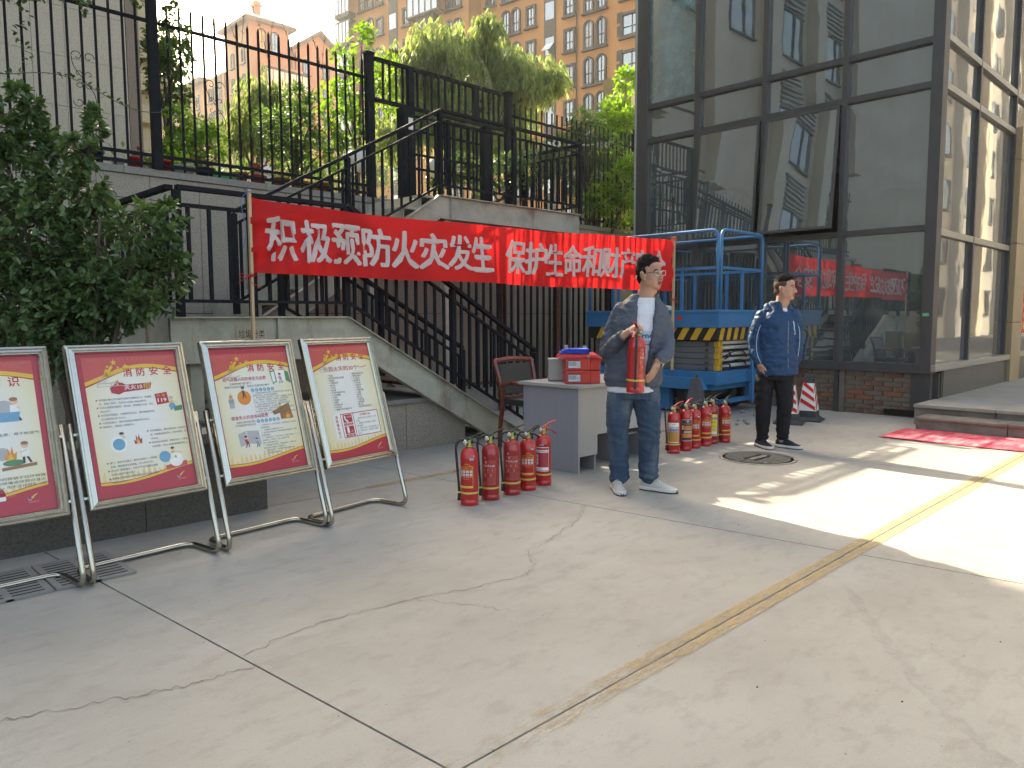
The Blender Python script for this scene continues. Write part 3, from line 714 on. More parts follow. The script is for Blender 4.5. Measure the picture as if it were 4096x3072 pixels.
# ------------------------------------------------------------------ orange apartment blocks
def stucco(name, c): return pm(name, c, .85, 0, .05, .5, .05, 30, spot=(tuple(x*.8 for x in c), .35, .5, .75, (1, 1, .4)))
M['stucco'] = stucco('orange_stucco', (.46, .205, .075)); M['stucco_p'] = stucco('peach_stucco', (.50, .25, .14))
M['win_frame'] = pm('brown_frame', (.055, .042, .038), .6)
M['roof'] = pm('roof_tile', (.16, .11, .09), .8, 0, .2, 3, .2, 20)
M['strip'] = pm('dark_strip', (.085, .07, .062), .7)
M['pane_grey'] = glassy('grey_pane', (.10, .12, .13), .30, .03, .0, ((.20, .22, .23), .55))
M['pane_white'] = flat('white_shutter', (.75, .78, .80), .3, .5)
def wmesh(w, h, arch, d=.16, sill=True):
    """window surround ring, centred on x, standing on z=0; returns (frame mesh, pane mesh)"""
    k = (round(w, 2), round(h, 2), arch)
    if k in WM: return WM[k]
    fw = .17; out = [(-w/2, 0), (w/2, 0)]; inn = [(-w/2+fw, fw), (w/2-fw, fw)]
    if arch:
        r_ = w/2; ri = r_-fw*.7
        for i in range(9): a = math.pi*i/8; out.append((r_*math.cos(a), h-r_+r_*math.sin(a))); inn.append((ri*math.cos(a), h-r_+ri*math.sin(a)))
    else: out += [(w/2, h), (-w/2, h)]; inn += [(w/2-fw, h-fw), (-w/2+fw, h-fw)]
    mb = MB(); n_ = len(out)
    for i in range(n_):
        j = (i+1) % n_
        a, b_, c, e = out[i], out[j], inn[j], inn[i]
        mb.add([(p[0], y, p[1]) for y in (-d, 0) for p in (a, b_, c, e)], [(0,1,2,3),(0,4,5,1),(2,6,7,3)])
    mb.box(-.03, .03, -.06, -.02, fw, h-fw); mb.box(-w/2+fw, w/2-fw, -.06, -.02, h*.42-.03, h*.42+.03)
    if sill: mb.box(-w/2-.12, w/2+.12, -d-.1, 0, -.12, -.002)
    pn = MB().poly([(p[0], -.018, p[1]) for p in inn])
    WM[k] = (mb.mesh('window', M['win_frame']), [pn.mesh('pane', M[q]) for q in ('pane_grey', 'pane_grey', 'pane_dark', 'pane_curtain')]); return WM[k]
WM = {}; WR = random.Random(77)
M['pane_dark'] = glassy('dark_pane', (.05, .06, .07), .22, .03, .0, ((.06, .065, .07), .7)); M['pane_curtain'] = glassy('curtained_pane', (.10, .12, .13), .18, .03, .0, ((.42, .40, .36), .75))
def window(parent, s, z, w, h, arch=False, y=0, open_=0):
    a, b_ = wmesh(w, h, arch); o = link('window', a, parent, (s, y, z)); link('pane', WR.choice(b_), o)
    if open_:
        p = MB().box(-w/2+.2, w/2-.2, -.03, 0, -.55, 0).build('open_sash', M['pane_white'], o); p.location = (0, -.08, h*.55); p.rotation_euler = (R(-48), 0, 0)
    return o
# big block: local x runs along the facade to the left in the picture, local -y faces the yard
d_az = R(45.29+51); P0 = Vector((45.78, 36.61, 0))
ob = thing('orange_apartment_block', 'large orange apartment block with arched windows behind the willow', 'building', P0, d_az+math.pi, 'orange apartment blocks')
# local frame: x+ = -d, so mirror the positions (s -> -s)
def B(mb, name, mat): return mb.build(name, mat, ob)
B(MB().box(-11.95, 14, 0, 12, -2, 46), 'wall', M['stucco'])
B(MB().box(-28.2, -11.95, -1.5, 12, -2, 46), 'wall', M['stucco'])
FH = 2.66
for k in range(1, 12):
    z = 18.6-FH*4+FH*(k-1)+.1
    for s in (0, 1.13): window(ob, -s, z+.0, .92, 2.15, True)
    window(ob, -2.87, z+.2, 1.05, 1.75, False)
    window(ob, 2.6, z+.15, 1.9, 1.75, False)
    window(ob, -6.6, z+.2, 1.0, 1.7, False); 
    for s in (8.1, 9.15): window(ob, -s, z+.1, .9, 2.05, True)
    window(ob, -10.8, z+.2, 1.05, 1.75, False)
    mb = MB()
    for q in range(2):
        mb.box(1.32, 1.82, -.05, -.0, z+.35+q*.95, z+1.08+q*.95)
        for j in range(6): mb.box(1.34, 1.80, -.09, -.05, z+.40+q*.95+j*.115, z+.44+q*.95+j*.115)
    B(mb, 'vent_louvre', M['strip'])
    z2 = z+.25
    for s in (13.1, 14.05): window(ob, -s, z2, .85, 1.9, True, -1.5)
    window(ob, -19.3, z2, .95, 1.6, False, -1.5); window(ob, -22.8, z2, .95, 1.6, False, -1.5, open_=(k % 3 == 1))
    for s in (24.1, 25.2): window(ob, -s, z2, .85, 1.9, True, -1.5)
    # glazed corner balcony
    g2 = MB().box(-28.3, -26.2, -2.3, -1.5, z2-.25, z2+.15).box(-28.3, -26.2, -2.3, -1.5, z2+2.0, z2+2.15)
    for q in range(5): g2.box(-28.3+q*.5, -28.24+q*.5, -2.3, -2.24, z2+.15, z2+2.0)
    g2 = B(g2, 'balcony', M['win_frame']); MB().box(-28.24, -26.3, -2.27, -2.26, z2+.15, z2+2.0).build('pane', M['pane_grey'], g2)
    if k in (5, 8):
        g3 = MB().box(-18.3, -14.6, -2.5, -1.5, z2+.0, z2+.15).box(-18.3, -14.6, -2.5, -1.5, z2+1.95, z2+2.1)
        for q in range(6): g3.box(-18.3+q*.73, -18.22+q*.73, -2.5, -2.42, z2+.15, z2+1.95)
        g3.box(-17.5, -15.4, -2.2, -1.5, z2-.8, z2)
        g3 = B(g3, 'bay_window', M['win_frame']); MB().box(-18.25, -14.65, -2.45, -2.44, z2+.15, z2+1.95).build('pane', M['pane_grey'], g3)
for s0, s1, yb in ((-5.3, -4.19, 0), (-21.63, -20.48, -1.5)):
    sp_ = B(MB().box(s0, s1, yb-.06, yb, -2, 46), 'window_strip', M['strip'])
    for k in range(1, 12):
        z = 18.6-FH*4+FH*(k-1)+.5
        MB().box(s0+.15, s1-.15, yb-.075, yb-.062, z, z+1.3).build('pane', M['pane_grey'], sp_)
        if (k+int(s0)) % 4 == 1:
            p = MB().box(-.4, .4, -.02, 0, -.8, 0).build('open_sash', M['pane_white'], sp_); p.location = ((s0+s1)/2, yb-.1, z+.8); p.rotation_euler = (R(-42), 0, 0)
B(MB().tube([(-2.2, -.1, 0), (-2.2, -.1, 46)], .06, 6), 'downpipe', M['strip'])

# far block with tower: near corner faces the camera
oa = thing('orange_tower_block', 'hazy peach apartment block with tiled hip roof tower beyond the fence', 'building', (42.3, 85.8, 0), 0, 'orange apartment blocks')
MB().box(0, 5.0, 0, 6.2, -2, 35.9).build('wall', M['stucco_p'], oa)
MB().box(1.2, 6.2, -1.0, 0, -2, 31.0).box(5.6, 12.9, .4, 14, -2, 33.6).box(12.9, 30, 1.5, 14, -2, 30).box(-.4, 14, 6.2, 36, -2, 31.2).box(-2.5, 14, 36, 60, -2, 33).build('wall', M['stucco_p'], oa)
def hip(x0, x1, y0, y1, z, h, ov=1.0):
    cx, cy = (x0+x1)/2, (y0+y1)/2; a, b_, c, e = (x0-ov, y0-ov, z), (x1+ov, y0-ov, z), (x1+ov, y1+ov, z), (x0-ov, y1+ov, z); tp = (cx, cy, z+h)
    return MB().add([a, b_, c, e, tp]+[(p[0], p[1], z-.35) for p in (a, b_, c, e)], [(0,1,4),(1,2,4),(2,3,4),(3,0,4),(8,7,6,5),(0,5,6,1),(1,6,7,2),(2,7,8,3),(3,8,5,0)])
hip(0, 5.0, 0, 6.2, 36.0, 1.9, .75).build('roof', M['roof'], oa)
def gable(x0, x1, y0, y1, z, h):
    cx = (x0+x1)/2
    return MB().prism([(x0, y0, z), (x1, y0, z), (cx, y0, z+h)], (0, y1-y0, 0)), MB().prism([(x0-.6, y0-.8, z-.3), (cx, y0-.8, z+h+.05), (x1+.6, y0-.8, z-.3), (x1+.6, y0-.8, z+.15), (cx, y0-.8, z+h+.5), (x0-.6, y0-.8, z+.15)], (0, y1-y0+1.6, 0))
a, b_ = gable(5.6, 12.9, .4, 12, 33.6, 2.7); a.build('gable', M['stucco_p'], oa); b_.build('roof', M['roof'], oa)
MB().box(2.5, 3.3, 3.4, 4.2, 36, 39.6).box(2.38, 3.42, 3.28, 4.32, 39.0, 39.25).build('chimney', M['stucco_p'], oa)
MB().box(-1, 14.6, 12, 40, 31.2, 31.8).build('roof', M['roof'], oa)
for k in range(10):
    z = 4.6+k*2.95
    window(oa, 7.4, z, 1.0, 1.9, k in (9, 7), .38); window(oa, 10.2, z, 1.0, 1.9, k in (9, 8), .38)
    if k < 9:
        for x in (2.2, 3.3): window(oa, x, z-.3, .85, 1.8, True, -1.0)
        window(oa, 15.5, z, 1.5, 1.7, False, 1.48); window(oa, 19.5, z, 1.2, 1.7, True, 1.48)
for x in (1.55, 3.15): window(oa, x, 32.6, 1.05, 2.5, True, 0)
def swin(y, z, w_, h, arch, x=0):
    a, b_ = wmesh(w_, h, arch); o = link('window', a, oa, (x, y, z), R(-90)); link('pane', WR.choice(b_), o)
for k in range(10):
    z = 4.6+k*2.95
    swin(1.6, z, .9, 1.8, True); swin(4.4, z, .9, 1.8, True)
    if k < 9:
        for y in (9, 10.2, 20, 21.2, 30, 31.2): swin(y, z, .85, 1.8, True, -.4)
        for y in (14, 17, 25): swin(y, z, .9, 1.7, False, -.4)
    for y in (40, 45, 50, 55): swin(y, z, 1.2, 1.7, k % 2 == 0, -2.5)
MB().box(-.47, -.4, 6.8, 8.0, -2, 31).build('window_strip', M['strip'], oa)
bal = MB().box(.9, 6.3, -2.2, -1.0, 26.8, 27.2).box(.9, 6.3, -2.2, -1.0, 30.0, 30.3)
for q in range(8): bal.box(.9+q*.75, .98+q*.75, -2.2, -2.12, 27.2, 30.0)
bal = bal.build('balcony', M['win_frame'], oa); MB().box(.95, 6.25, -2.17, -2.16, 27.2, 30.0).build('pane', M['pane_white'], bal)
bal = MB().box(-1.5, -.4, 22.4, 26, 19.6, 20.0).box(-1.5, -.4, 22.4, 26, 22.0, 22.3)
for q in range(6): bal.box(-1.5, -1.42, 22.4+q*.7, 22.48+q*.7, 20.0, 22.0)
bal = bal.build('balcony', M['win_frame'], oa); MB().box(-1.46, -1.45, 22.4, 26, 20.0, 22.0).build('pane', M['pane_grey'], bal)
MB().tube([(6.0, .3, 0), (6.0, .3, 33.5)], .07, 6).build('downpipe', M['strip'], oa)
# sliver of ochre wall beside the glass building
ow = thing('ochre_wall', 'narrow ochre wall rising beside the left end of the glass building', 'wall', (12.6, 9.4, 0))
MB().box(12.56, 14.5, 9.3, 9.9, 0, 4.9).build('wall', M['tan'], ow, world=True); MB().box(12.5, 14.6, 9.25, 9.95, 4.9, 6.1).build('wall', M['tan'], ow, world=True)

# sunlit street block opposite, mirrored in the street-side glass
sb = thing('street_block', 'sunlit cream block across the street, mirrored in the glass', 'building', (20, -8, 0))
M['cream'] = pm('cream_render', (.27, .25, .225), .8, 0, .06, .6)
M['cream2'] = pm('pale_render', (.42, .40, .37), .8, 0, .06, .6)
MB().box(0, 120, -14, 0, -.05, 26).build('wall', M['cream'], sb)
for x in range(1, 120, 5): MB().box(x, x+.9, .0, .5, -.05, 26).build('pilaster', M['cream2'] if x % 2 else M['tile_beige'], sb)
for k in range(8):
    for x in range(2, 116, 5):
        w_ = MB().box(x+.4, x+3.2, 0.0, .08, 1.2+k*3.1, 3.0+k*3.1).build('window', M['mullion'], sb)
        MB().box(x+.5, x+3.1, .09, .1, 1.3+k*3.1, 2.9+k*3.1).build('pane', M['win_dark'], w_)

# ------------------------------------------------------------------ thin hazy air round the whole place
hz, ht, hb_, ho = nm('haze_air'); ht.nodes.remove(hb_)
pv = N(ht, 'ShaderNodeVolumePrincipled'); pv.inputs['Color'].default_value = (.93, .95, .97, 1); pv.inputs['Density'].default_value = .0006; pv.inputs['Anisotropy'].default_value = .45
ht.links.new(pv.outputs[0], ho.inputs['Volume'])
MB().box(-152, 162, -152, 202, -1.4, 49).build('haze', hz, kind='stuff')
# ------------------------------------------------------------------ vegetation
FH_ = Vector((_f.x, _f.y, 0)).normalized(); RH_ = Vector((_r.x, _r.y, 0)).normalized()
def leafmat(name, cols, rough=.45, tr=.35):
    m, t, b, o = nm(name)
    tc = N(t, 'ShaderNodeTexCoord'); n = N(t, 'ShaderNodeTexNoise'); n.inputs['Scale'].default_value = 2.2; n.inputs['Detail'].default_value = 5
    t.links.new(tc.outputs['Object'], n.inputs['Vector'])
    wn = N(t, 'ShaderNodeTexWhiteNoise'); gi = N(t, 'ShaderNodeNewGeometry'); t.links.new(gi.outputs['Random Per Island'], wn.inputs['Vector'] if False else wn.inputs[0])
    ad = N(t, 'ShaderNodeMath', operation='MULTIPLY_ADD'); ad.inputs[1].default_value = .5
    t.links.new(gi.outputs['Random Per Island'], ad.inputs[0]); t.links.new(n.outputs['Fac'], ad.inputs[2])
    c = ramp(t, ad.outputs[0], [(.3, cols[0]), (.7, cols[1]), (1.0, cols[2])]).outputs[0]
    t.links.new(c, b.inputs['Base Color']); b.inputs['Roughness'].default_value = rough; b.inputs['Specular IOR Level'].default_value = .5
    tl = N(t, 'ShaderNodeBsdfTranslucent'); t.links.new(mix(t, 1.0, c, (1.35, 1.4, .75), 'MULTIPLY'), tl.inputs[0])
    mx = N(t, 'ShaderNodeMixShader'); mx.inputs[0].default_value = tr
    t.links.new(b.outputs[0], mx.inputs[1]); t.links.new(tl.outputs[0], mx.inputs[2]); t.links.new(mx.outputs[0], o.inputs[0]); return m
M['leaf_dark'] = leafmat('shrub_leaf', [(.040, .080, .030), (.072, .135, .050), (.13, .20, .075)], .34, .28)
M['leaf_mid'] = leafmat('tree_leaf', [(.055, .105, .035), (.09, .155, .05), (.13, .21, .065)], .5, .5)
M['leaf_bright'] = leafmat('bright_leaf', [(.085, .17, .02), (.14, .26, .03), (.21, .33, .05)], .5, .55)
M['leaf_willow'] = leafmat('willow_leaf', [(.15, .19, .10), (.20, .25, .13), (.26, .31, .17)], .55, .6)
M['leaf_red'] = leafmat('red_leaf', [(.08, .015, .02), (.13, .03, .035), (.20, .05, .05)], .5, .3)
M['bark'] = pm('bark', (.10, .075, .055), .9, 0, .25, 10, .4, 30, stretch=(1, 1, .25))
def rdir(rr):
    while True:
        v = Vector((rr.uniform(-1, 1), rr.uniform(-1, 1), rr.uniform(-1, 1)))
        if .05 < v.length < 1: return v.normalized()
def leaf(mb, p, d, up, L, W, rr, detail=True):
    x = d.cross(up); x = x.normalized() if x.length > 1e-4 else Vector((1, 0, 0)); n_ = x.cross(d)
    if detail:
        a = p+d*L*.45+x*W*.5+n_*L*.06; b_ = p+d*L*.45-x*W*.5+n_*L*.06
        e = p+d*L*.82+x*W*.36-n_*L*.02; f = p+d*L*.82-x*W*.36-n_*L*.02
        mb.add([p, a, e, p+d*L-n_*L*.10, f, b_, p+d*L*.55-n_*L*.03], [(0,1,6),(1,2,6),(2,3,6),(3,4,6),(4,5,6),(5,0,6)], 0, False)
    else:
        mb.add([p, p+d*L*.5+x*W*.5, p+d*L, p+d*L*.5-x*W*.5], [(0,1,2,3)], 0, False)
def twigs(mb, tw, c, rad, n_, L, W, rr, per=8, detail=True, droop=0, squash=1.0, upb=.25):
    for _ in range(n_):
        d = rdir(rr); d.z = d.z*squash+upb; d.normalize()
        r0 = rr.uniform(.25, .7); tip = c+d*rad*rr.uniform(.8, 1.12); base = c+d*rad*r0*.8+rdir(rr)*rad*.15
        ax = tip-base
        if tw is not None: tw.tube([base, base+ax*.5+Vector((0, 0, -.02*rad)), tip], [.003, .0025, .0015], 3, cap=False)
        for k in range(per):
            t = .25+.75*k/(per-1); p = base+ax*t+Vector((0, 0, -droop*t*t*ax.length))
            ld = (ax.normalized()*.7+rdir(rr)*.9); ld.z -= droop; ld.normalize()
            leaf(mb, p, ld, (Vector((0, 0, 1))+rdir(rr)*.7), L*rr.uniform(.6, 1.15), W*rr.uniform(.7, 1.1), rr, detail)
# the big shrub in the planter
SH = Vector((1.42, 5.42, .44))
shrub = thing('shrub', 'big dark green glossy leaved shrub growing in the planter at left', 'shrub', SH)
rr = random.Random(11); lf = MB(); tw = MB()
def sp(px, py, dd=0): return RH_*((px-150)/333.0)+FH_*dd+Vector((0, 0, 1.3+(688-py)/333.0-.44))
for px, py, rp, n_ in [(90, 520, 130, 125), (200, 570, 115, 95), (295, 500, 62, 50), (335, 470, 34, 22), (345, 520, 30, 18), (325, 590, 62, 55), (260, 640, 80, 70), (320, 655, 38, 24), (150, 680, 85, 75), (60, 660, 100, 80), (220, 690, 48, 30),
        (45, 400, 85, 80), (60, 310, 52, 44), (68, 245, 26, 16), (62, 215, 16, 9), (30, 255, 20, 10), (205, 262, 14, 8), (20, 300, 45, 26), (195, 420, 48, 40), (200, 345, 36, 30), (205, 290, 22, 14), (105, 330, 28, 14), (-60, 520, 150, 110), (-60, 360, 90, 50), (130, 450, 70, 55), (60, 740, 95, 85), (150, 735, 75, 60), (-30, 690, 90, 60), (230, 640, 60, 50), (20, 600, 90, 80), (140, 620, 90, 80)]:
    dd = rr.uniform(-.18, .15)
    twigs(lf, tw, sp(px, py, dd), rp/333.0, n_, .062, .034, rr, 9, True, .05)
for k in range(9):
    e = sp(rr.uniform(0, 300), rr.uniform(420, 620), rr.uniform(-.2, .2))
    tw.tube(bez([(rr.uniform(-.05, .05), rr.uniform(-.05, .05), -.05), e*.5+Vector((0, 0, -.1)), e], 6), [.022-.0011*i for i in range(13)], 6)
lf.build('foliage', M['leaf_dark'], shrub); tw.build('branches', M['bark'], shrub)
# creeper over the top of the left fence
crp = thing('climbing_vine', 'leafy vine hanging over the top rail of the left fence', 'vine', (1.95, 8.70, 4.55))
lf = MB(); tw = MB(); rr = random.Random(5)
for c, rad, n_ in [((-.35, 0, .25), .32, 30), ((0, -.02, .2), .26, 24), ((.3, 0, .12), .16, 12), ((.12, -.02, -.1), .10, 7), ((-.1, 0, -.05), .14, 10), ((1.0, -.05, .2), .18, 10), ((.75, 0, .3), .18, 10), ((1.42, -.05, .0), .2, 12), ((1.5, -.05, -.25), .12, 7), ((.55, 0, -.1), .10, 4)]:
    twigs(lf, tw, Vector(c), rad, n_, .075, .045, rr, 7, True, .5)
for i in range(60):
    t = i/60; p = Vector((-.7+2.0*t, -.03, -.83-.08*math.sin(t*9)-.15*t)); d = rdir(rr); d.y = -abs(d.y)
    if mnoise.noise(Vector((t*6, 1, 1))) > -.1: leaf(lf, p, d, Vector((0, 0, 1)), .06, .04, rr)
tw.tube([(-.7+2.0*t/20, -.02, -.83-.08*math.sin(t*.45)-.15*t/20) for t in range(21)], .004, 4)
for i in range(40): leaf(lf, Vector((.02+.05*math.sin(i*.4), -.03, .1-.9*i/40)), rdir(rr), Vector((0, 0, 1)), .06, .04, rr)
lf.build('foliage', M['leaf_dark'], crp); tw.build('stems', M['bark'], crp, kind='stuff')

def tree(label, px, depth, base_z, clumps, mat, L, W, seed, willow=False, cat='tree', per=7, trunk=.07, name='tree'):
    base = FH_*depth+RH_*((px-1106)/1630*depth); base.z = base_z; rr = random.Random(seed)
    t_ = thing(name, label, cat, base); lf = MB(); tk = MB()
    K_ = depth/1630; cs = []
    for cx, cy, r_, n_ in clumps:
        dd = rr.uniform(-.5, .5)*r_*K_*1.6
        c = RH_*((cx-px)*K_)+FH_*dd+Vector((0, 0, 1.3+(688-cy)*K_-base_z)); cs.append((c, r_*K_))
        if willow:
            for _ in range(int(n_*1.5)):
                d = rdir(rr); p0 = c+Vector((d.x, d.y, d.z*.8+.25))*r_*K_*rr.uniform(.2, 1.1); ln = rr.uniform(.35, .95)*r_*K_
                out = Vector((d.x, d.y, 0))*.35
                for k in range(12):
                    t = k/11; p = p0+out*ln*t+Vector((0, 0, -ln*t*t*.9+.1*t))
                    dl = Vector((rr.uniform(-.6, .6), rr.uniform(-.6, .6), -1)).normalized()
                    leaf(lf, p, dl, rdir(rr), L*rr.uniform(.7, 1.2), W, rr, False)
        else: twigs(lf, None, c, r_*K_, n_, L, W, rr, per, False, .25)
    top = max(cs, key=lambda q: q[0].z)[0]
    tk.tube(bez([(0, 0, 0), top*.35+Vector((.05, .04, 0)), top*.75], 5), [trunk-.004*i*trunk/.07 for i in range(11)], 8)
    for c, r_ in cs:
        s0 = top*rr.uniform(.3, .55); tk.tube([s0, s0.lerp(c, .6)+Vector((0, 0, .05)), c], [trunk*.45, trunk*.3, trunk*.12], 5)
    lf.build('crown', mat, t_); tk.build('trunk', M['bark'], t_); return t_
TB = 2.84
tree('leafy tree right behind the thick left fence post', 395, 14, TB, [(385, 110, 34, 60), (410, 155, 40, 80), (375, 190, 45, 70), (395, 225, 36, 60), (365, 140, 30, 40)], M['leaf_mid'], .13, .06, 21)
tree('bright feathery bush beyond the fence above the red pots', 415, 12.2, TB, [(400, 320, 50, 110), (450, 300, 42, 90), (380, 350, 45, 90), (430, 355, 45, 90), (480, 330, 45, 90), (405, 265, 32, 50)], M['leaf_bright'], .10, .04, 22, cat='bush', trunk=.03, name='bush')
tree('pale willowy tree in front of the tower block', 545, 17, TB, [(520, 300, 55, 120), (560, 260, 50, 120), (600, 230, 50, 110), (590, 310, 55, 120), (640, 250, 45, 90)], M['leaf_willow'], .15, .03, 23, True)
tree('broad mid green tree beyond the middle of the fence', 640, 13.5, TB, [(600, 290, 55, 130), (650, 300, 60, 150), (690, 260, 45, 90), (620, 350, 60, 140), (700, 340, 55, 120), (660, 220, 30, 40)], M['leaf_mid'], .10, .045, 24)
tree('light leafed young tree just left of the black gate post', 775, 12.5, TB, [(740, 230, 40, 60), (790, 200, 36, 50), (760, 150, 26, 26), (800, 110, 28, 30), (840, 160, 36, 46), (770, 290, 46, 80), (830, 230, 40, 60), (735, 330, 40, 60)], M['leaf_bright'], .105, .045, 25, trunk=.04)
tree('large willow with pale drooping foliage behind the gate', 1020, 16, TB, [(900, 190, 62, 200), (960, 150, 62, 210), (1030, 120, 60, 210), (1090, 160, 62, 210), (1150, 200, 58, 190), (1190, 190, 40, 110), (1000, 220, 75, 260), (1090, 240, 70, 240), (930, 270, 65, 200), (1010, 310, 70, 200), (870, 140, 38, 70), (1060, 90, 30, 60), (1100, 330, 60, 140), (860, 310, 60, 140)], M['leaf_willow'], .17, .034, 26, True, trunk=.13)
tree('dark shrub behind the stair platform railing', 1010, 12.3, TB, [(960, 390, 36, 80), (1000, 375, 36, 90), (1050, 385, 40, 90), (1100, 380, 40, 80), (1150, 370, 40, 80), (1200, 360, 36, 70)], M['leaf_dark'], .085, .05, 27, cat='shrub', trunk=.03, name='shrub')
tree('bright green tree squeezed beside the ochre wall', 1330, 15.0, TB, [(1345, 200, 26, 50), (1330, 250, 36, 80), (1350, 290, 36, 80), (1310, 280, 30, 60), (1325, 325, 36, 70)], M['leaf_bright'], .14, .055, 28)
tree('dull green tree behind the security cameras', 1275, 14.5, TB, [(1270, 300, 40, 110), (1240, 330, 40, 100), (1300, 340, 45, 110), (1250, 280, 26, 40), (1210, 330, 36, 80)], M['leaf_mid'], .09, .04, 29)
tree('yellow green bush behind the right fence above the lift', 1320, 14.1, TB, [(1340, 400, 45, 200), (1300, 440, 45, 190), (1345, 460, 40, 150), (1270, 460, 34, 110), (1365, 370, 30, 80)], M['leaf_bright'], .075, .042, 30, cat='bush', trunk=.03, name='bush')
tree('dark leafed bush in the shade behind the right fence', 1290, 14.9, TB, [(1285, 390, 40, 160), (1310, 370, 36, 120), (1255, 420, 34, 110), (1240, 385, 34, 100)], M['leaf_dark'], .085, .045, 31, cat='bush', trunk=.03, name='bush')
tree('low hedge of mixed green along the far terrace', 620, 19, TB, [(360+60*k, 385-6*(k % 3), 40, 90) for k in range(9)], M['leaf_mid'], .12, .05, 32, cat='hedge', trunk=.02, name='hedge')

# flower pots on the wall behind the fence
def pot(x, y, z, r_, h, mat, plant, label, cat='flower pot', name='flower_pot', seed=1, bowl=.75, pm2=None, ph=.18):
    p = thing(name, label, cat, (x, y, z), group='pots along the fence foot')
    MB().lathe([(r_*bowl, 0), (r_*.97, h*.85), (r_*1.05, h*.86), (r_*1.05, h), (r_*.92, h), (r_*.88, h*.8), (0, h*.8)], 18).build('pot', mat, p)
    if plant:
        lf = MB(); rr = random.Random(seed)
        for _ in range(plant):
            d = rdir(rr); d.z = abs(d.z)+.3; d.normalize(); leaf(lf, Vector((0, 0, h*.8))+d*ph*rr.uniform(.3, 1), d+rdir(rr)*.6, Vector((0, 0, 1)), .06, .035, rr)
        lf.build('plant', pm2 or M['leaf_mid'], p)
M['pot_red'] = flat('red_pot', (.42, .03, .03), .4); M['pot_terra'] = flat('terracotta', (.34, .11, .05), .7); M['pot_black'] = flat('black_pot', (.03, .03, .035), .5)
M['pot_white'] = flat('white_pot', (.62, .60, .54), .5); M['pot_green'] = flat('green_pot', (.06, .38, .12), .4); M['pot_orange'] = flat('orange_pot', (.45, .20, .06), .6)
Z0 = 2.932
for x, r_, h, m_, n_, lab, pmx in [(2.62, .12, .16, 'pot_black', 30, 'black bucket pot with thin stalks left of the thick fence post', None), (2.88, .07, .12, 'pot_white', 14, 'small cream pot between the black bucket and the red pots', None),
     (3.06, .075, .15, 'pot_red', 10, 'red pot just left of the thick fence post', 'leaf_red'), (3.37, .08, .15, 'pot_red', 14, 'red pot just right of the thick fence post', 'leaf_bright'), (3.58, .14, .12, 'pot_white', 24, 'wide white bowl pot right of the red pot', 'leaf_bright'),
     (3.84, .11, .13, 'pot_black', 46, 'dark pot with purple red leaves beside the white bowl', 'leaf_red'), (4.26, .10, .13, 'pot_terra', 12, 'brown clay pot between the green trough and the red coleus', 'leaf_mid'), (4.50, .10, .13, 'pot_red', 46, 'red pot with tall red leaved plant above the railing', 'leaf_red'),
     (4.80, .12, .13, 'pot_terra', 20, 'round brown bowl pot right of the red leaved plant', 'leaf_mid'), (5.08, .13, .12, 'pot_orange', 18, 'orange glazed bowl pot in the middle of the row', 'leaf_bright'), (5.40, .14, .14, 'pot_orange', 24, 'wide orange tub left of the gate post', 'leaf_bright'), (5.72, .08, .13, 'pot_white', 30, 'white pot with yellow flowers left of the gate post', 'leaf_bright'),
     (10.6, .10, .14, 'pot_white', 14, 'white pot at the foot of the right fence', 'leaf_bright'), (11.05, .15, .24, 'pot_terra', 30, 'large clay pot at the foot of the right fence', 'leaf_bright'), (11.5, .12, .20, 'pot_terra', 20, 'clay pot nearest the end post of the right fence', 'leaf_mid')]:
    pot(x, 9.02, Z0, r_, h, M[m_], n_, lab, seed=int(x*10), pm2=M[pmx] if pmx else None, ph=.24 if n_ > 40 else .16)
tr_ = thing('trough', 'bright green plastic trough behind the fence pickets', 'flower pot', (4.03, 9.02, Z0), group='pots along the fence foot')
MB().prism([(-.15, -.06, 0), (.15, -.06, 0), (.18, -.075, .11), (-.18, -.075, .11)], (0, .13, 0)).build('trough', M['pot_green'], tr_)
for x, z, lab in ((6.33, 3.42, 'white bowl planter hanging left of the gate pillar'), (7.78, 3.50, 'white bowl planter with sprouts seen through the stair railing')):
    p = thing('hanging_planter', lab, 'flower pot', (x, 9.5, z), group='white planters hung on the gate')
    MB().lathe([(.07, 0), (.12, .03), (.17, .14), (.185, .26), (.17, .26), (.15, .12), (0, .05)], 18).build('bowl', M['white_paint'], p)
    MB().box(-.012, .012, .10, .13, -.65, .2).build('bracket', M['black_iron'], p)
    lf = MB(); rr = random.Random(3)
    for _ in range(18): d = rdir(rr); d.z = abs(d.z); leaf(lf, Vector((0, 0, .24))+d*.09, d, Vector((0, 0, 1)), .06, .03, rr)
    lf.build('plant', M['leaf_bright'], p)
lamp = thing('garden_lamp', 'small white garden lantern standing behind the middle of the fence', 'lamp', (5.2, 10.2, TB))
MB().tube([(0, 0, 0), (0, 0, .35)], .018, 8).lathe([(.05, .35), (.09, .37), (.09, .5), (.05, .51)], 12).build('post', M['white_paint'], lamp)
MB().lathe([(.15, .5), (.13, .53), (.05, .62), (.015, .66), (.015, .70), (0, .72)], 12).build('cap', M['pot_white'], lamp)
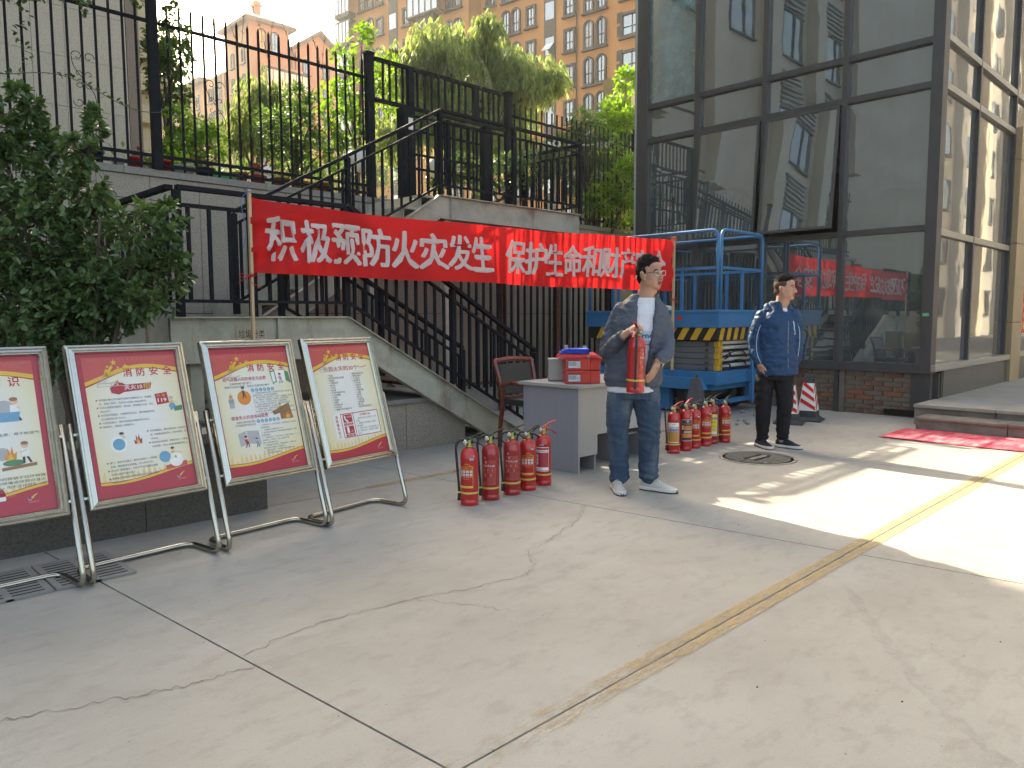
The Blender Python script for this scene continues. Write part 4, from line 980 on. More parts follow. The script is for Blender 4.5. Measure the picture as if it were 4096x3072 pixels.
# cameras on a pole
cp = thing('camera_pole', 'pole with two white security cameras behind the right fence', 'security camera', (10.95, 9.25, TB))
MB().tube([(0, 0, 0), (0, 0, 1.86)], .045, 10).ell((0, 0, 1.9), .06, .06, .05, 10, 6).build('pole', M['black_iron'], cp)
MB().tube([(-.32, .32, 1.62), (.32, -.32, 1.62)], .018, 8).build('arm', M['white_paint'], cp)
for sx, dz in ((-1, .02), (1, 0)):
    c = Vector((sx*.30, -sx*.30, 1.62+dz)); d = Vector((-.5*(1 if sx < 0 else -1)-.35, -.7, -.15)).normalized() if sx < 0 else Vector((.1, -.98, -.15)).normalized()
    mb = MB().beam(c-d*.12, c+d*.16, .11, .11); mb.beam(c-d*.13+Vector((0, 0, .065)), c+d*.2+Vector((0, 0, .065)), .13, .012); 
    cb = mb.build('camera', M['white_paint'], cp, bevel=.01); MB().tube([c+d*.15, c+d*.175], .04, 12).build('lens', M['pot_black'], cb)
# ------------------------------------------------------------------ lettering: text curves turned into meshes in one batch
PEND = []
def text(s, mat, parent, mtx, size=None, width=None, height=None, bold=0, align='LEFT', name='lettering', post=None):
    c = bpy.data.curves.new('lettering', 'FONT'); c.body = s; c.size = 1; c.resolution_u = 2; c.align_x = 'LEFT'
    o = bpy.data.objects.new('tmp_text', c); COL.objects.link(o); PEND.append((o, mat, parent, mtx, size, width, height, align, name, post, bold))
def flush_text():
    bpy.context.view_layer.update(); dg = bpy.context.evaluated_depsgraph_get()
    ms = [bpy.data.meshes.new_from_object(p[0].evaluated_get(dg)) for p in PEND]
    for (o, mat, parent, mtx, size, width, height, align, name, post, bold), me in zip(PEND, ms):
        vs_ = me.vertices
        if len(vs_):
            xs = [v.co.x for v in vs_]; ys = [v.co.y for v in vs_]
            x0, x1, y0, y1 = min(xs), max(xs), min(ys), max(ys)
            sy = (height/(y1-y0)) if height else size; sx = (width/(x1-x0)) if width else sy
            if size and not height: ox, oy = x0, .38       # keep the line's own vertical metrics
            else: ox, oy = x0, (y0+y1)/2
            w_ = (x1-x0)*sx; ax = {'LEFT': 0, 'CENTER': w_/2, 'RIGHT': w_}[align]
            sh = [(0, 0)]
            if bold: sh += [(bold*math.cos(a), bold*math.sin(a)) for a in [math.pi*k/(4 if bold > .025 else 2) for k in range(8 if bold > .025 else 4)]]
            fs0 = [tuple(q.vertices) for q in me.polygons]; co0 = [v.co.copy() for v in vs_]; nv = []; nf = []
            for k, (dx, dy) in enumerate(sh):            # stroke weight: shifted copies, each a hair behind the last
                b0 = len(nv)
                for q in co0:
                    p = mtx @ Vector(((q.x-ox+dx)*sx-ax, (q.y-oy+dy)*sy, -.00006*k))
                    nv.append(post(p) if post else p)
                nf += [tuple(b0+i for i in f) for f in fs0]
            bpy.data.meshes.remove(me); me = bpy.data.meshes.new(name); me.from_pydata(nv, [], nf)
            me.name = name; me.materials.clear(); me.materials.append(mat)
            link(name, me, parent)
        cu = o.data; bpy.data.objects.remove(o); bpy.data.curves.remove(cu)
    PEND.clear()

# ------------------------------------------------------------------ poster stands
def prt(name, col, rough=.25): 
    m, t, b, o = nm(name); b.inputs['Base Color'].default_value = c4(col); b.inputs['Roughness'].default_value = .5
    n = noise_tex(t, 30, 2); t.links.new(ramp(t, n.outputs['Fac'], [(.2, tuple(x*.95 for x in col)), (.8, tuple(min(1, x*1.04) for x in col))]).outputs[0], b.inputs['Base Color'])
    b.inputs['Coat Weight'].default_value = .35; b.inputs['Coat Roughness'].default_value = .08; return m
PC = {k: prt('print_'+k, v) for k, v in dict(red=(.43, .03, .055), red2=(.52, .085, .08), pale=(.66, .24, .18), yellow=(.70, .46, .06), orange=(.70, .25, .05), brown=(.30, .15, .07), grey=(.42, .42, .44), dark=(.05, .05, .06), blue=(.13, .33, .52), green=(.08, .22, .12), skin=(.72, .48, .36), white=(.78, .78, .76), teal=(.10, .34, .42), ink=(.09, .09, .09), heading=(.50, .03, .06)).items()}
def cream():
    m, t, b, o = nm('print_cream'); tc = N(t, 'ShaderNodeTexCoord'); mp = N(t, 'ShaderNodeMapping'); mp.inputs['Location'].default_value = (-.02, 0, -.43); mp.inputs['Scale'].default_value = (2.9, 0, 1.9)
    mp.vector_type = 'POINT'; t.links.new(tc.outputs['Object'], mp.inputs[0])
    ln = N(t, 'ShaderNodeVectorMath', operation='LENGTH'); 
    sb_ = N(t, 'ShaderNodeVectorMath', operation='MULTIPLY'); sb_.inputs[1].default_value = (3.0, 0, 2.0)
    su = N(t, 'ShaderNodeVectorMath', operation='SUBTRACT'); su.inputs[1].default_value = (0, 0, .44); t.links.new(tc.outputs['Object'], su.inputs[0]); t.links.new(su.outputs[0], sb_.inputs[0]); t.links.new(sb_.outputs[0], ln.inputs[0])
    c = ramp(t, ln.outputs['Value'], [(.25, (.74, .74, .73)), (.9, (.72, .64, .38))]).outputs[0]; t.links.new(c, b.inputs['Base Color']); b.inputs['Roughness'].default_value = .5
    b.inputs['Coat Weight'].default_value = .35; b.inputs['Coat Roughness'].default_value = .08; return m
PC['cream'] = cream()
BW, BH = .60, .84                 # frame outer size; poster inside
LEAN = R(16)
def stand(label, fl, fr, content):
    fl = Vector((*fl, 0)); fr = Vector((*fr, 0)); c = (fl+fr)/2; ang = math.atan2(fr.y-fl.y, fr.x-fl.x)
    t_ = thing('poster_stand', label, 'poster stand', c, ang, 'poster stands in a row')
    # bent tube legs and base: one continuous steel tube
    h = .322; ca, sa = math.cos(LEAN), math.sin(LEAN); top = .78
    loop = [(-h, top*math.tan(LEAN), top), (-h, .0, .017), (-h+.02, .30, .017), (h-.02, .30, .017), (h, 0, .017), (h, top*math.tan(LEAN), top)]
    MB().tube(fillet(loop, .075, 6), .0145, 12).build('tube_legs', M['chrome'], t_)
    # tilted panel group: local frame u (x), w (up the slope), depth towards the viewer
    pn = link('panel', None, t_); pn.rotation_euler = (-LEAN, 0, 0); pn.location = (0, -.028+.36*math.tan(LEAN), .36)
    prof = [(0, .03), (0, 0), (.004, -.008), (.012, -.010), (.014, -.004), (.022, -.009), (.030, -.011), (.033, -.004), (.040, -.006), (.046, .004), (.046, .012)]
    vs_ = []; fs_ = []
    for ins, y in prof: vs_ += [(-BW/2+ins, y, ins), (BW/2-ins, y, ins), (BW/2-ins, y, BH-ins), (-BW/2+ins, y, BH-ins)]
    for i in range(len(prof)-1):
        for k in range(4): l = (k+1) % 4; fs_.append((i*4+k, i*4+l, (i+1)*4+l, (i+1)*4+k))
    MB().add(vs_, fs_).build('frame', M['chrome'], pn)
    MB().box(-BW/2+.002, BW/2-.002, .012, .03, .002, BH-.002).build('backing', M['pot_black'], pn)
    for z in (.06, .38): MB().box(-h+.005, -BW/2+.01, .014, .028, z, z+.012).box(BW/2-.01, h-.005, .014, .028, z, z+.012).build('bracket', M['chrome'], pn)
    x0, x1, z0, z1 = -BW/2+.044, BW/2-.044, .044, BH-.044; W_, H_ = x1-x0, z1-z0
    def P(u, v, lay): return (x0+u*W_, .0112-.00022*lay, z1-v*H_)
    parts = {}
    def poly(pts, col, lay=2):
        parts.setdefault((col, lay), MB()).poly([P(u, v, lay) for u, v in pts][::1])
    def disc(u, v, r_, col, lay=4, n_=14, ry=None):
        ry = ry or r_*W_/H_; poly([(u+r_*math.cos(2*math.pi*k/n_), v+ry*math.sin(2*math.pi*k/n_)) for k in range(n_)], col, lay)
    def line(pts, w_, col, lay=4):
        for a, b_ in zip(pts, pts[1:]):
            dx, dy = (b_[0]-a[0])*W_, (b_[1]-a[1])*H_; L = math.hypot(dx, dy) or 1; nx, ny = -dy/L*w_/2/W_, dx/L*w_/2/H_
            poly([(a[0]+nx, a[1]+ny), (b_[0]+nx, b_[1]+ny), (b_[0]-nx, b_[1]-ny), (a[0]-nx, a[1]-ny)], col, lay)
    def T(s, u, v, h_, col='ink', u1=None, bold=0, align='LEFT', lay=5):
        m4 = Matrix.Translation(P(u, v, lay)) @ Matrix(((1, 0, 0, 0), (0, 0, -1, 0), (0, 1, 0, 0), (0, 0, 0, 1)))
        text(s, PC[col], pn, m4, size=h_*H_*1.08, width=(u1-u)*W_ if u1 else None, bold=bold, align=align)
    api = dict(poly=poly, disc=disc, line=line, T=T)
    content(**api)
    for (col, lay), mb in parts.items(): mb.build('print', PC[col], pn, kind='stuff')
    return t_
def wave(v0, amp, n_=24, ph=0): return [(i/n_, v0-amp*math.sin(math.pi*(i/n_)**.8+ph)) for i in range(n_+1)]
def common(poly, disc, line, T, m=(0, 0, 0, 0), rays=True):
    l, r_, tp, bt = m
    poly([(0, 0), (1, 0), (1, 1), (0, 1)], 'red', 0)
    mu = lambda u: l+u*(1-l-r_); mv = lambda v: tp+v*(1-tp-bt)
    mp = lambda pts: [(mu(a), mv(b_)) for a, b_ in pts]
    poly(mp([(0, 0), (1, 0), (1, 1), (0, 1)]), 'cream', 1)
    # top band: red, then a yellow ribbon and a thin red edge sweeping from the left edge
    def sweep(k): return [(u, (.175-.10*math.sin(math.pi*min(1, u*.78+.0)*.9)+.012*math.cos(u*6))*1+k) for u in [i/24 for i in range(25)]]
    top = sweep(0); 
    for i in range(24):
        a, b_ = top[i], top[i+1]
        poly(mp([(a[0], 0), (b_[0], 0), b_, a]), 'red2', 2); poly(mp([(a[0], a[1]-.002), (b_[0], b_[1]-.002), (b_[0], b_[1]+.028), (a[0], a[1]+.028)]), 'yellow', 3)
        wv = .016*max(0, 1-abs(u_-0.0)*1.0) if False else .012*(abs(a[0]-.55)*1.6)
        poly(mp([(a[0], a[1]+.027), (b_[0], b_[1]+.027), (b_[0], b_[1]+.029+wv), (a[0], a[1]+.029+wv)]), 'red', 3)
    for k in range(22):
        an = -1.2+2.4*k/21; poly(mp([(.5+.30*math.sin(an)*1.2, .055-.02*math.cos(an)+.01), (.5+.42*math.sin(an)*1.15, .012), (.505+.42*math.sin(an)*1.15, .012)]), 'pale', 4)
    # stars and comet tails
    def star(u, v, s_):
        poly(mp([(u+s_*(1 if k % 2 == 0 else .42)*math.sin(math.pi*k/5), v-s_*.70*(1 if k % 2 == 0 else .42)*math.cos(math.pi*k/5)) for k in range(10)]), 'yellow', 6)
    for u, v, s_ in ((.32, .045, .036), (.25, .075, .02), (.36, .085, .02), (.44, .08, .036)): star(u, v, s_)
    for u, v in ((.24, .09), (.30, .065), (.35, .095), (.41, .10)): poly(mp([(.19, .15), (.225, .155), (u+.01, v+.012), (u-.012, v)]), 'yellow', 5)
    # plain line drawing of a helper with a hose
    for a in ((.19, .165, .035), ): 
        for k in range(16):
            a0, a1 = 2*math.pi*k/16, 2*math.pi*(k+1)/16; line(mp([(a[0]+a[2]*math.cos(a0), a[1]+a[2]*.68*math.sin(a0)), (a[0]+a[2]*math.cos(a1), a[1]+a[2]*.68*math.sin(a1))]), .003, 'grey', 7)
    line(mp([(.13, .20), (.27, .20), (.33, .19)]), .005, 'grey', 7); line(mp([(.12, .225), (.26, .225), (.36, .222), (.40, .23)]), .003, 'grey', 7); line(mp([(.12, .225), (.13, .20)]), .004, 'grey', 7); line(mp([(.26, .225), (.27, .20)]), .003, 'grey', 7)
    # bottom band
    for i in range(24):
        u0, u1 = i/24, (i+1)/24; f = lambda u: .935-.055*(u**1.8)+.012*math.sin(u*5)
        poly(mp([(u0, f(u0)), (u1, f(u1)), (u1, 1), (u0, 1)]), 'red', 2); poly(mp([(u0, f(u0)-.006), (u1, f(u1)-.006), (u1, f(u1)+.014), (u0, f(u0)+.014)]), 'yellow', 3)
        poly(mp([(u0, f(u0)-.009), (u1, f(u1)-.009), (u1, f(u1)-.004), (u0, f(u0)-.004)]), 'red', 4)
    rr_ = random.Random(2)
    for k in range(16):
        u = .04+.94*k/16; hh = rr_.uniform(.03, .085); f = .93-.055*(u**1.8)
        poly(mp([(u-.02, f), (u-.012, f-hh*.5), (u+rr_.uniform(-.01, .015), f-hh), (u+.018, f-hh*.4), (u+.022, f)]), 'flame', 2)
    # small emblem at the lower right
    poly(mp([(.83, .955), (.87, .935), (.90, .93), (.86, .95), (.845, .965)]), 'yellow', 5); poly(mp([(.80, .952), (.81, .965), (.84, .968), (.83, .975), (.805, .972)]), 'blue', 5)
    T('消防', mu(.80), mv(.985), .012, 'pale', mu(.90))
    return mu, mv
PC['flame'] = prt('print_flame', (.72, .55, .30))
def fig(poly, disc, line, u, v, s, shirt, hair='dark', lean=0, armx=.5):
    """small plain cartoon person: head, hair, body, legs, arm"""
    poly([(u-.35*s, v-.05*s), (u+.35*s, v-.05*s), (u+.30*s+lean*s, v+.55*s), (u-.30*s+lean*s, v+.55*s)], shirt, 4)
    poly([(u-.28*s+lean*s, v+.52*s), (u-.02*s+lean*s, v+.52*s), (u-.15*s, v+1.0*s), (u-.35*s, v+1.0*s)], 'dark', 4); poly([(u+.05*s+lean*s, v+.52*s), (u+.28*s+lean*s, v+.52*s), (u+.5*s, v+.95*s), (u+.3*s, v+1.0*s)], 'dark', 4)
    disc(u, v-.3*s, .34*s, 'skin', 5); disc(u-.02*s, v-.42*s, .34*s, hair, 6, 12, .13*s); line([(u+.2*s, v+.05*s), (u+armx*s, v+.2*s)], .0045, 'skin', 6)
def fire(poly, u, v, s, col='orange'):
    poly([(u-.5*s, v), (u-.6*s, v-.45*s), (u-.3*s, v-.3*s), (u-.25*s, v-.9*s), (u, v-.45*s), (u+.2*s, v-1.0*s), (u+.3*s, v-.4*s), (u+.6*s, v-.55*s), (u+.5*s, v)], col, 5); poly([(u-.25*s, v), (u-.2*s, v-.3*s), (u, v-.5*s), (u+.2*s, v-.25*s), (u+.25*s, v)], 'yellow', 6)
def board2(poly, disc, line, T):
    mu, mv = common(poly, disc, line, T, (.055, .015, .03, .045))
    for i, ch in enumerate('消防安全'): T(ch, .43+i*.135, .145, .062, 'heading', bold=.018)
    poly([(.36, .30), (.29, .285), (.28, .25), (.33, .225), (.40, .215), (.44, .232), (.70, .228), (.68, .272), (.41, .285)], 'red', 4); fire(poly, .36, .235, .045, 'red')
    T('灭火10', .42, .252, .035, 'white', .60, .014, lay=7); T('招', .61, .249, .037, 'yellow', .68, .014, lay=7)
    L = ['发现着火要大声呼喊并迅速打火警电话119，讲清路', '名、弄堂门牌号，然后派人在路口迎候消防车。', '扑灭火苗要就地取材，如毛毯、棉被罩住火焰，然后', '将火扑打。', '也可及时用面盆、水桶等传水灭火，或利用楼层内的', '灭火器材及时扑灭火头。', '个别物品着火，要赶快把着火物搬到室外灭火。', '油锅起火，直接盖上锅盖灭火。']
    v = .33
    for i, s in enumerate(L):
        st_ = i in (0, 2, 4, 6, 7); T(s, .155, v, .0145); v += .0265
        if st_: disc(.135, v-.0265, .009, 'red', 5, 5)
    L = ['家用电器着火，要先切断电源，然后用毛', '毯、棉被覆盖窒息灭火，如仍未熄灭，再', '用水浇。', '电视机着火用毛毯、棉被灭火时，人要站', '在侧面，防止显像管爆裂伤人。']; v = .575
    for i, s in enumerate(L):
        T(s, .60, v, .0145, u1=None if len(s) < 12 else .975)
        if i in (0, 3): disc(.58, v, .009, 'red', 5, 5)
        v += .028
    L = ['煤气、液化气灶着火，要先关闭阀门，用围裙、', '衣物、棉被等浸水后捂盖，往上浇水扑灭。', '救火时门窗要慢开，以免空气对流加速火焰蔓', '延和火焰突然窜出伤人。', '要将着火处附近的可燃物及液化气缸及时疏散', '到安全的地方。']; v = .765
    for i, s in enumerate(L):
        T(s, .165, v, .0145); 
        if i % 2 == 0: disc(.145, v, .009, 'red', 5, 5)
        v += .0265
    poly([(.71, .315), (.84, .305), (.85, .385), (.72, .395)], 'red', 4); T('火 警', .73, .328, .018, 'yellow', .82, lay=6); T('119', .735, .36, .034, 'white', .825, .015, lay=6)
    fig(poly, disc, line, .875, .375, .065, 'yellow', 'grey', 0, .9); disc(.875, .41, .035, 'blue', 5); poly([(.89, .415), (.98, .41), (.98, .445), (.89, .45)], 'green', 5)
    fig(poly, disc, line, .32, .60, .07, 'green', 'dark', .1, -.3); disc(.28, .645, .085, 'white', 6); disc(.28, .645, .06, 'blue', 7); fire(poly, .47, .655, .07, 'red')
    fig(poly, disc, line, .80, .74, .06, 'yellow', 'dark', 0, 1.6); poly([(.70, .835), (.93, .815), (.93, .85), (.71, .865)], 'red2', 5); disc(.82, .80, .075, 'white', 6); fire(poly, .82, .79, .045, 'red'); disc(.71, .77, .06, 'blue', 6)
def board3(poly, disc, line, T):
    common(poly, disc, line, T, (.02, .01, .045, .03))
    for i, ch in enumerate('消防安全'): T(ch, .44+i*.135, .165, .060, 'heading', bold=.018)
    T('燃气泄露火灾的逃生与自救', .115, .25, .030, 'heading', .66, .010); T('正确使用燃气是“福气”，', .19, .285, .018, 'ink', .47); T('使用不当发生泄漏，造成火灾爆炸成“晦气”', .12, .310, .018, 'ink', .70)
    poly([(.72, .20), (.79, .195), (.80, .29), (.74, .31)], 'green', 4); poly([(.735, .21), (.78, .207), (.785, .285), (.745, .297)], 'white', 5); poly([(.79, .195), (.92, .20), (.92, .285), (.80, .29)], 'white', 4); poly([(.92, .20), (.97, .215), (.985, .31), (.92, .285)], 'green', 4); fig(poly, disc, line, .85, .25, .055, 'red', 'dark', 0, -1)
    for k in (0, 1):
        v = (.345, .595)[k]; 
        for i, ch in enumerate('逃生自救方法'): disc(.46+i*.052, v, .022, 'blue', 5); T(ch, .447+i*.052, v, .016, 'white', lay=7)
    L = ['1、 发现屋内有燃气异味时，应立即打开门窗，通气换气，', '降低燃气浓度，防止发生燃烧或爆炸；', '2、 发生燃气泄漏，应立即熄灭一切明火，电器设备一律不要', '打开，不要开灯，不得吸烟、开抽烟机、也不要在室内', '打电话、打手机，以免发生电火花，电话应到屋外；', '3、 在燃气浓度高的室内救人时，应用湿毛巾捂口鼻，', '气瓶及燃气管道应关紧，防止爆炸；', '4、 气瓶燃气泄漏，应把气瓶迅速移到室外，在有气瓶转移', '安全区域，防止气瓶爆炸；', '5、 发现燃气着火，应即拨打火警电话“119”，人员迅速', '撤离现场。']
    v = .372
    for s in L: T(s, .45, v, .0125, 'ink', .45+.52*min(1, len(s)/27)); v += .0185
    T('宿舍失火的逃生与自救', .135, .555, .030, 'heading', .60, .010); T('宿舍失火要尽快逃生脱险，', .19, .592, .017, 'ink', .43); T('决不要顾及财产而殃及生命。', .17, .615, .017, 'ink', .43)
    L = ['1、 在发现起火时，立即开启自救，湿毛巾捂口鼻、湿衣披身，', '查看逃生路线；', '2、 迅速拨打火警电话“119”；', '3、 宿舍楼层大量烟气时，趴地可用湿毛巾捂住鼻口，弯腰', '低姿快速前行；', '4、 一层宿舍失火，门口打不开时，可从窗口逃出来；二、三', '层宿舍失火，可用床单、被套，扯成布条拧绳', '缓降；从窗口逃离下楼；', '5、 如楼道被大火封锁时，应该紧闭房门，不要打开房', '避免火烟从下部窜进，从高层坠下；', '6、 在窗口呼救时，可大声喊叫或挥动鲜艳衣物；', '7、 切勿乘坐电梯逃生。']
    v = .63
    for s in L: T(s, .47, v, .0125, 'ink', .47+.49*min(1, len(s)/28)); v += .0205
    disc(.175, .415, .035, 'grey', 5); poly([(.14, .41), (.21, .41), (.205, .475), (.145, .475)], 'grey', 5); fire(poly, .175, .395, .04); disc(.34, .40, .085, 'orange', 4); fig(poly, disc, line, .34, .345, .06, 'green', 'dark', .1, .5)
    poly([(.66, .53), (.90, .47), (.93, .60), (.76, .60), (.76, .55), (.68, .56)], 'brown', 4); fire(poly, .86, .595, .06); fig(poly, disc, line, .78, .49, .035, 'yellow')
    poly([(.18, .68), (.28, .66), (.29, .76), (.19, .78)], 'grey', 3); poly([(.29, .66), (.44, .67), (.45, .78), (.30, .76)], 'grey', 3); fig(poly, disc, line, .27, .73, .06, 'red', 'dark', .2, .6); fig(poly, disc, line, .40, .75, .05, 'blue', 'dark', .2, .6)
def board4(poly, disc, line, T):
    common(poly, disc, line, T, (.005, .0, .02, .02))
    for i, ch in enumerate('消防安全'): T(ch, .42+i*.128, .115, .060, 'heading', bold=.018)
    T('引起火灾的30个“一”', .185, .215, .042, 'heading', .90, .012)
    A = ['一个烟头', '一根没有熄灭的火柴梗', '一段蜡烛', '一个烟囱裂缝', '一铺火炕', '一个火炉', '一堵火墙', '一个没有烟道的炉灶', '一个火炕窟窿', '一个喷灯', '一个煤油炉', '一只爆竹', '一只转碟花炮', '一个曳光弹', '一个接触不良的电器开关']
    B_ = ['一根松动的高压线', '一根老化电线', '一个大灯泡', '一床电褥子', '一个电水壶', '一个电热杯', '一个电熨斗', '一个电暖风器', '一个油桶', '一块劈柴', '一滴汽油', '一个棉花团', '一块煤油布', '一撮火药', '一锹没有熄灭的炉灰']
    for i, s in enumerate(A): T(s, .21+.0, .275+i*.0215, .0175, 'ink')
    for i, s in enumerate(B_): T(s, .61, .27+i*.0215, .0175, 'ink')
    poly([(.18, .615), (.935, .61), (.935, .83), (.18, .835)], 'white', 3)
    for a, b_ in (((.30, .62), (.925, .617)), ((.925, .617), (.925, .822)), ((.925, .822), (.30, .827)), ((.30, .827), (.30, .62)), ((.505, .62), (.505, .825))): line([a, b_], .005, 'red', 5)
    for i, ch in enumerate('消防基本知识'): T(ch, .21, .642+i*.034, .030, 'heading', bold=.012)
    poly([(.33, .628), (.48, .627), (.48, .695), (.33, .696)], 'red', 5); T('119', .40, .648, .022, 'white', .465, .012, lay=7); line([(.36, .645), (.365, .67), (.395, .685)], .012, 'white', 7); disc(.36, .645, .014, 'white', 7); disc(.395, .685, .014, 'white', 7)
    poly([(.33, .702), (.48, .701), (.48, .722), (.33, .723)], 'red', 5); T('火警电话', .345, .712, .016, 'white', .465, lay=7)
    poly([(.33, .73), (.48, .729), (.48, .795), (.33, .796)], 'red', 5); poly([(.36, .748), (.40, .748), (.40, .788), (.36, .788)], 'white', 7); disc(.38, .745, .02, 'white', 7); fire(poly, .44, .785, .035, 'white'); poly([(.33, .801), (.48, .80), (.48, .82), (.33, .821)], 'red', 5); T('灭火器', .36, .811, .016, 'white', .455, lay=7)
    T('四懂四会', .62, .642, .020, 'heading', .80, .01)
    for i, s in enumerate(['一、懂本岗位的火灾危险性，会报', '火警。', '二、懂预防火灾的措施，会使用', '消防器材。', '三、懂灭火方法，会扑救初期火灾。', '四、懂逃生方法，会组织人员疏散', '逃生。']): T(s, .53, .672+i*.0225, .0155, 'ink', .53+.38*min(1, len(s)/16.))
def board1(poly, disc, line, T):
    common(poly, disc, line, T, (.05, .055, .03, .05))
    for i, ch in enumerate('消防常识'): T(ch, .30+i*.145, .165, .064, 'heading', bold=.018)
    fig(poly, disc, line, .76, .32, .10, 'white', 'brown', -.1, .4); disc(.68, .33, .07, 'grey', 3); fire(poly, .58, .33, .09); poly([(.56, .36), (.80, .36), (.78, .42), (.58, .42)], 'blue', 6)
    for i, s in enumerate(['家用电器着火时首先要切断电源，用干粉或气', '体灭火器等将火扑灭，不可用水扑救。', '扑救时应从侧面进行扑救，谨防电视']): T(s, .10, .50+i*.028, .0185, 'ink', .93 if len(s) > 17 else None)
    fig(poly, disc, line, .80, .60, .09, 'white', 'brown', -.05, -.5); fire(poly, .68, .66, .085); disc(.62, .62, .06, 'grey', 3); poly([(.60, .705), (.88, .69), (.88, .71), (.60, .725)], 'brown', 5); disc(.70, .68, .09, 'green', 4, 12, .02)
    T('怎样使用灭火器', .10, .745, .026, 'heading', .56, .01)
    for i, s in enumerate(['将灭火器提手（压手）旁的铁销子拉环稍微', '拉开，然后将橡胶软管的喷嘴或喷筒对准火', '源，站在上风或侧上风方向，用手压住提手（压', '手），干粉即可喷出灭火。']): T(s, .10, .775+i*.026, .0185, 'ink', .935 if i < 3 else None)
    poly([(.50, .865), (.60, .86), (.61, .925), (.51, .93)], 'red', 5); disc(.55, .862, .05, 'red', 5); poly([(.51, .885), (.60, .88), (.60, .905), (.51, .91)], 'white', 6); line([(.55, .85), (.55, .835), (.60, .83)], .006, 'grey', 5); poly([(.60, .88), (.68, .875), (.68, .885), (.61, .892)], 'red2', 5)
stand('poster stand cut by the left edge with big heading ending in two red characters', (.385, 3.93), (1.01, 3.95), board1)
stand('second poster stand from the left, ten fire fighting tips with star bullets', (1.075, 3.955), (1.70, 4.005), board2)
stand('third poster stand from the left, with open window drawing and blue dot titles', (1.755, 4.0), (2.42, 4.06), board3)
stand('rightmost poster stand with two column list and red boxed emergency icons', (2.445, 4.03), (3.06, 4.125), board4)
# notice characters and couplet
def upright(loc, rotz=0): return Matrix.Translation(loc) @ Matrix.Rotation(rotz, 4, 'Z') @ Matrix(((1, 0, 0, 0), (0, 0, -1, 0), (0, 1, 0, 0), (0, 0, 0, 1)))
M['ink'] = flat('ink', (.03, .028, .025), .8)
text('垃圾分类', M['ink'], notice, upright((-.11, -.0035, .0)), width=.225, height=.07)
for i, ch in enumerate('春来永顺年年幸福'):
    text(ch, PC['yellow'], cpl, upright((-.06, -.0045, .60-i*.17)), width=.12, height=.12, bold=.02)

# ------------------------------------------------------------------ banner on two sticks
BL = Vector((2.785, 5.76, 0)); BR = Vector((8.70, 5.72, 0)); 
def ban(t, v, off=0):
    """t along 0..1, v height 0 (bottom)..1 (top)"""
    p = BL.lerp(BR, t); s = math.sin(math.pi*t)
    z0 = 1.66-.025*t-.010*s; z1 = 2.25+.064*t-.062*math.sin(math.pi*t**.75)
    L = t*5.9
    y = .035*math.sin(L*1.9+.6)*s+.022*math.sin(L*4.7+1.0+1.6*v)*s+.010*math.sin(L*9.1-2.2*v)*(1-.3*v)
    y += .05*s*(v-.5)*math.sin(L*1.1)-.09*s
    if t < .22: y += .022*math.sin((v-t*3.2)*16)*(1-t/.22)           # pulled creases at the ends
    if t > .90: y += .022*math.sin((v+(1-t)*9)*13)*((t-.9)/.1)
    return Vector((p.x, p.y+y+off, z0+(z1-z0)*v+.006*math.sin(L*3.3)*s))
def cloth(name, col, tr, bump=.15):
    m, t, b, o = nm(name); n = noise_tex(t, 3, 5, .6, stretch=(1, 1, .6)); c = ramp(t, n.outputs['Fac'], [(.3, tuple(x*.92 for x in col)), (.7, tuple(min(1, x*1.06) for x in col))]).outputs[0]
    t.links.new(c, b.inputs['Base Color']); b.inputs['Roughness'].default_value = .62; b.inputs['Specular IOR Level'].default_value = .25
    tl = N(t, 'ShaderNodeBsdfTranslucent'); t.links.new(c, tl.inputs[0]); mx = N(t, 'ShaderNodeMixShader'); mx.inputs[0].default_value = tr
    wv = noise_tex(t, 90, 3, .6); wr = noise_tex(t, 5, 3, .5, stretch=(1.6, 1, .35)); ad = N(t, 'ShaderNodeMath', operation='MULTIPLY_ADD'); ad.inputs[1].default_value = .15; t.links.new(wv.outputs['Fac'], ad.inputs[0]); t.links.new(wr.outputs['Fac'], ad.inputs[2])
    bp = N(t, 'ShaderNodeBump'); bp.inputs['Strength'].default_value = bump; bp.inputs['Distance'].default_value = .05; t.links.new(ad.outputs[0], bp.inputs['Height']); t.links.new(bp.outputs[0], b.inputs['Normal'])
    t.links.new(b.outputs[0], mx.inputs[1]); t.links.new(tl.outputs[0], mx.inputs[2]); t.links.new(mx.outputs[0], o.inputs[0]); return m
M['banner'] = cloth('banner_cloth', (.60, .018, .022), .42); M['banner_ink'] = cloth('banner_letter', (.82, .72, .71), .42)
bn = thing('banner', 'long red banner with white characters stretched between two wooden sticks', 'banner', (0, 0, 0)); bn.location = (BL.x, BL.y, 1.6)
mb = MB(); NX, NV = 180, 16
mb.add([ban(i/NX, j/NV) for i in range(NX+1) for j in range(NV+1)], [(i*(NV+1)+j, (i+1)*(NV+1)+j, (i+1)*(NV+1)+j+1, i*(NV+1)+j+1) for i in range(NX) for j in range(NV)], 0, True)
cl = mb.build('cloth', M['banner'], bn, world=True)
ROT = Matrix(((1, 0, 0, 0), (0, 1, 0, 0), (0, 0, 1, 0), (0, 0, 0, 1)))
def onban(co):
    p = ban(co.x, co.y, -.004-co.z*12); return p-Vector(bn.location)
chars = '积极预防火灾发生'; chars2 = '保护生命和财产安全'
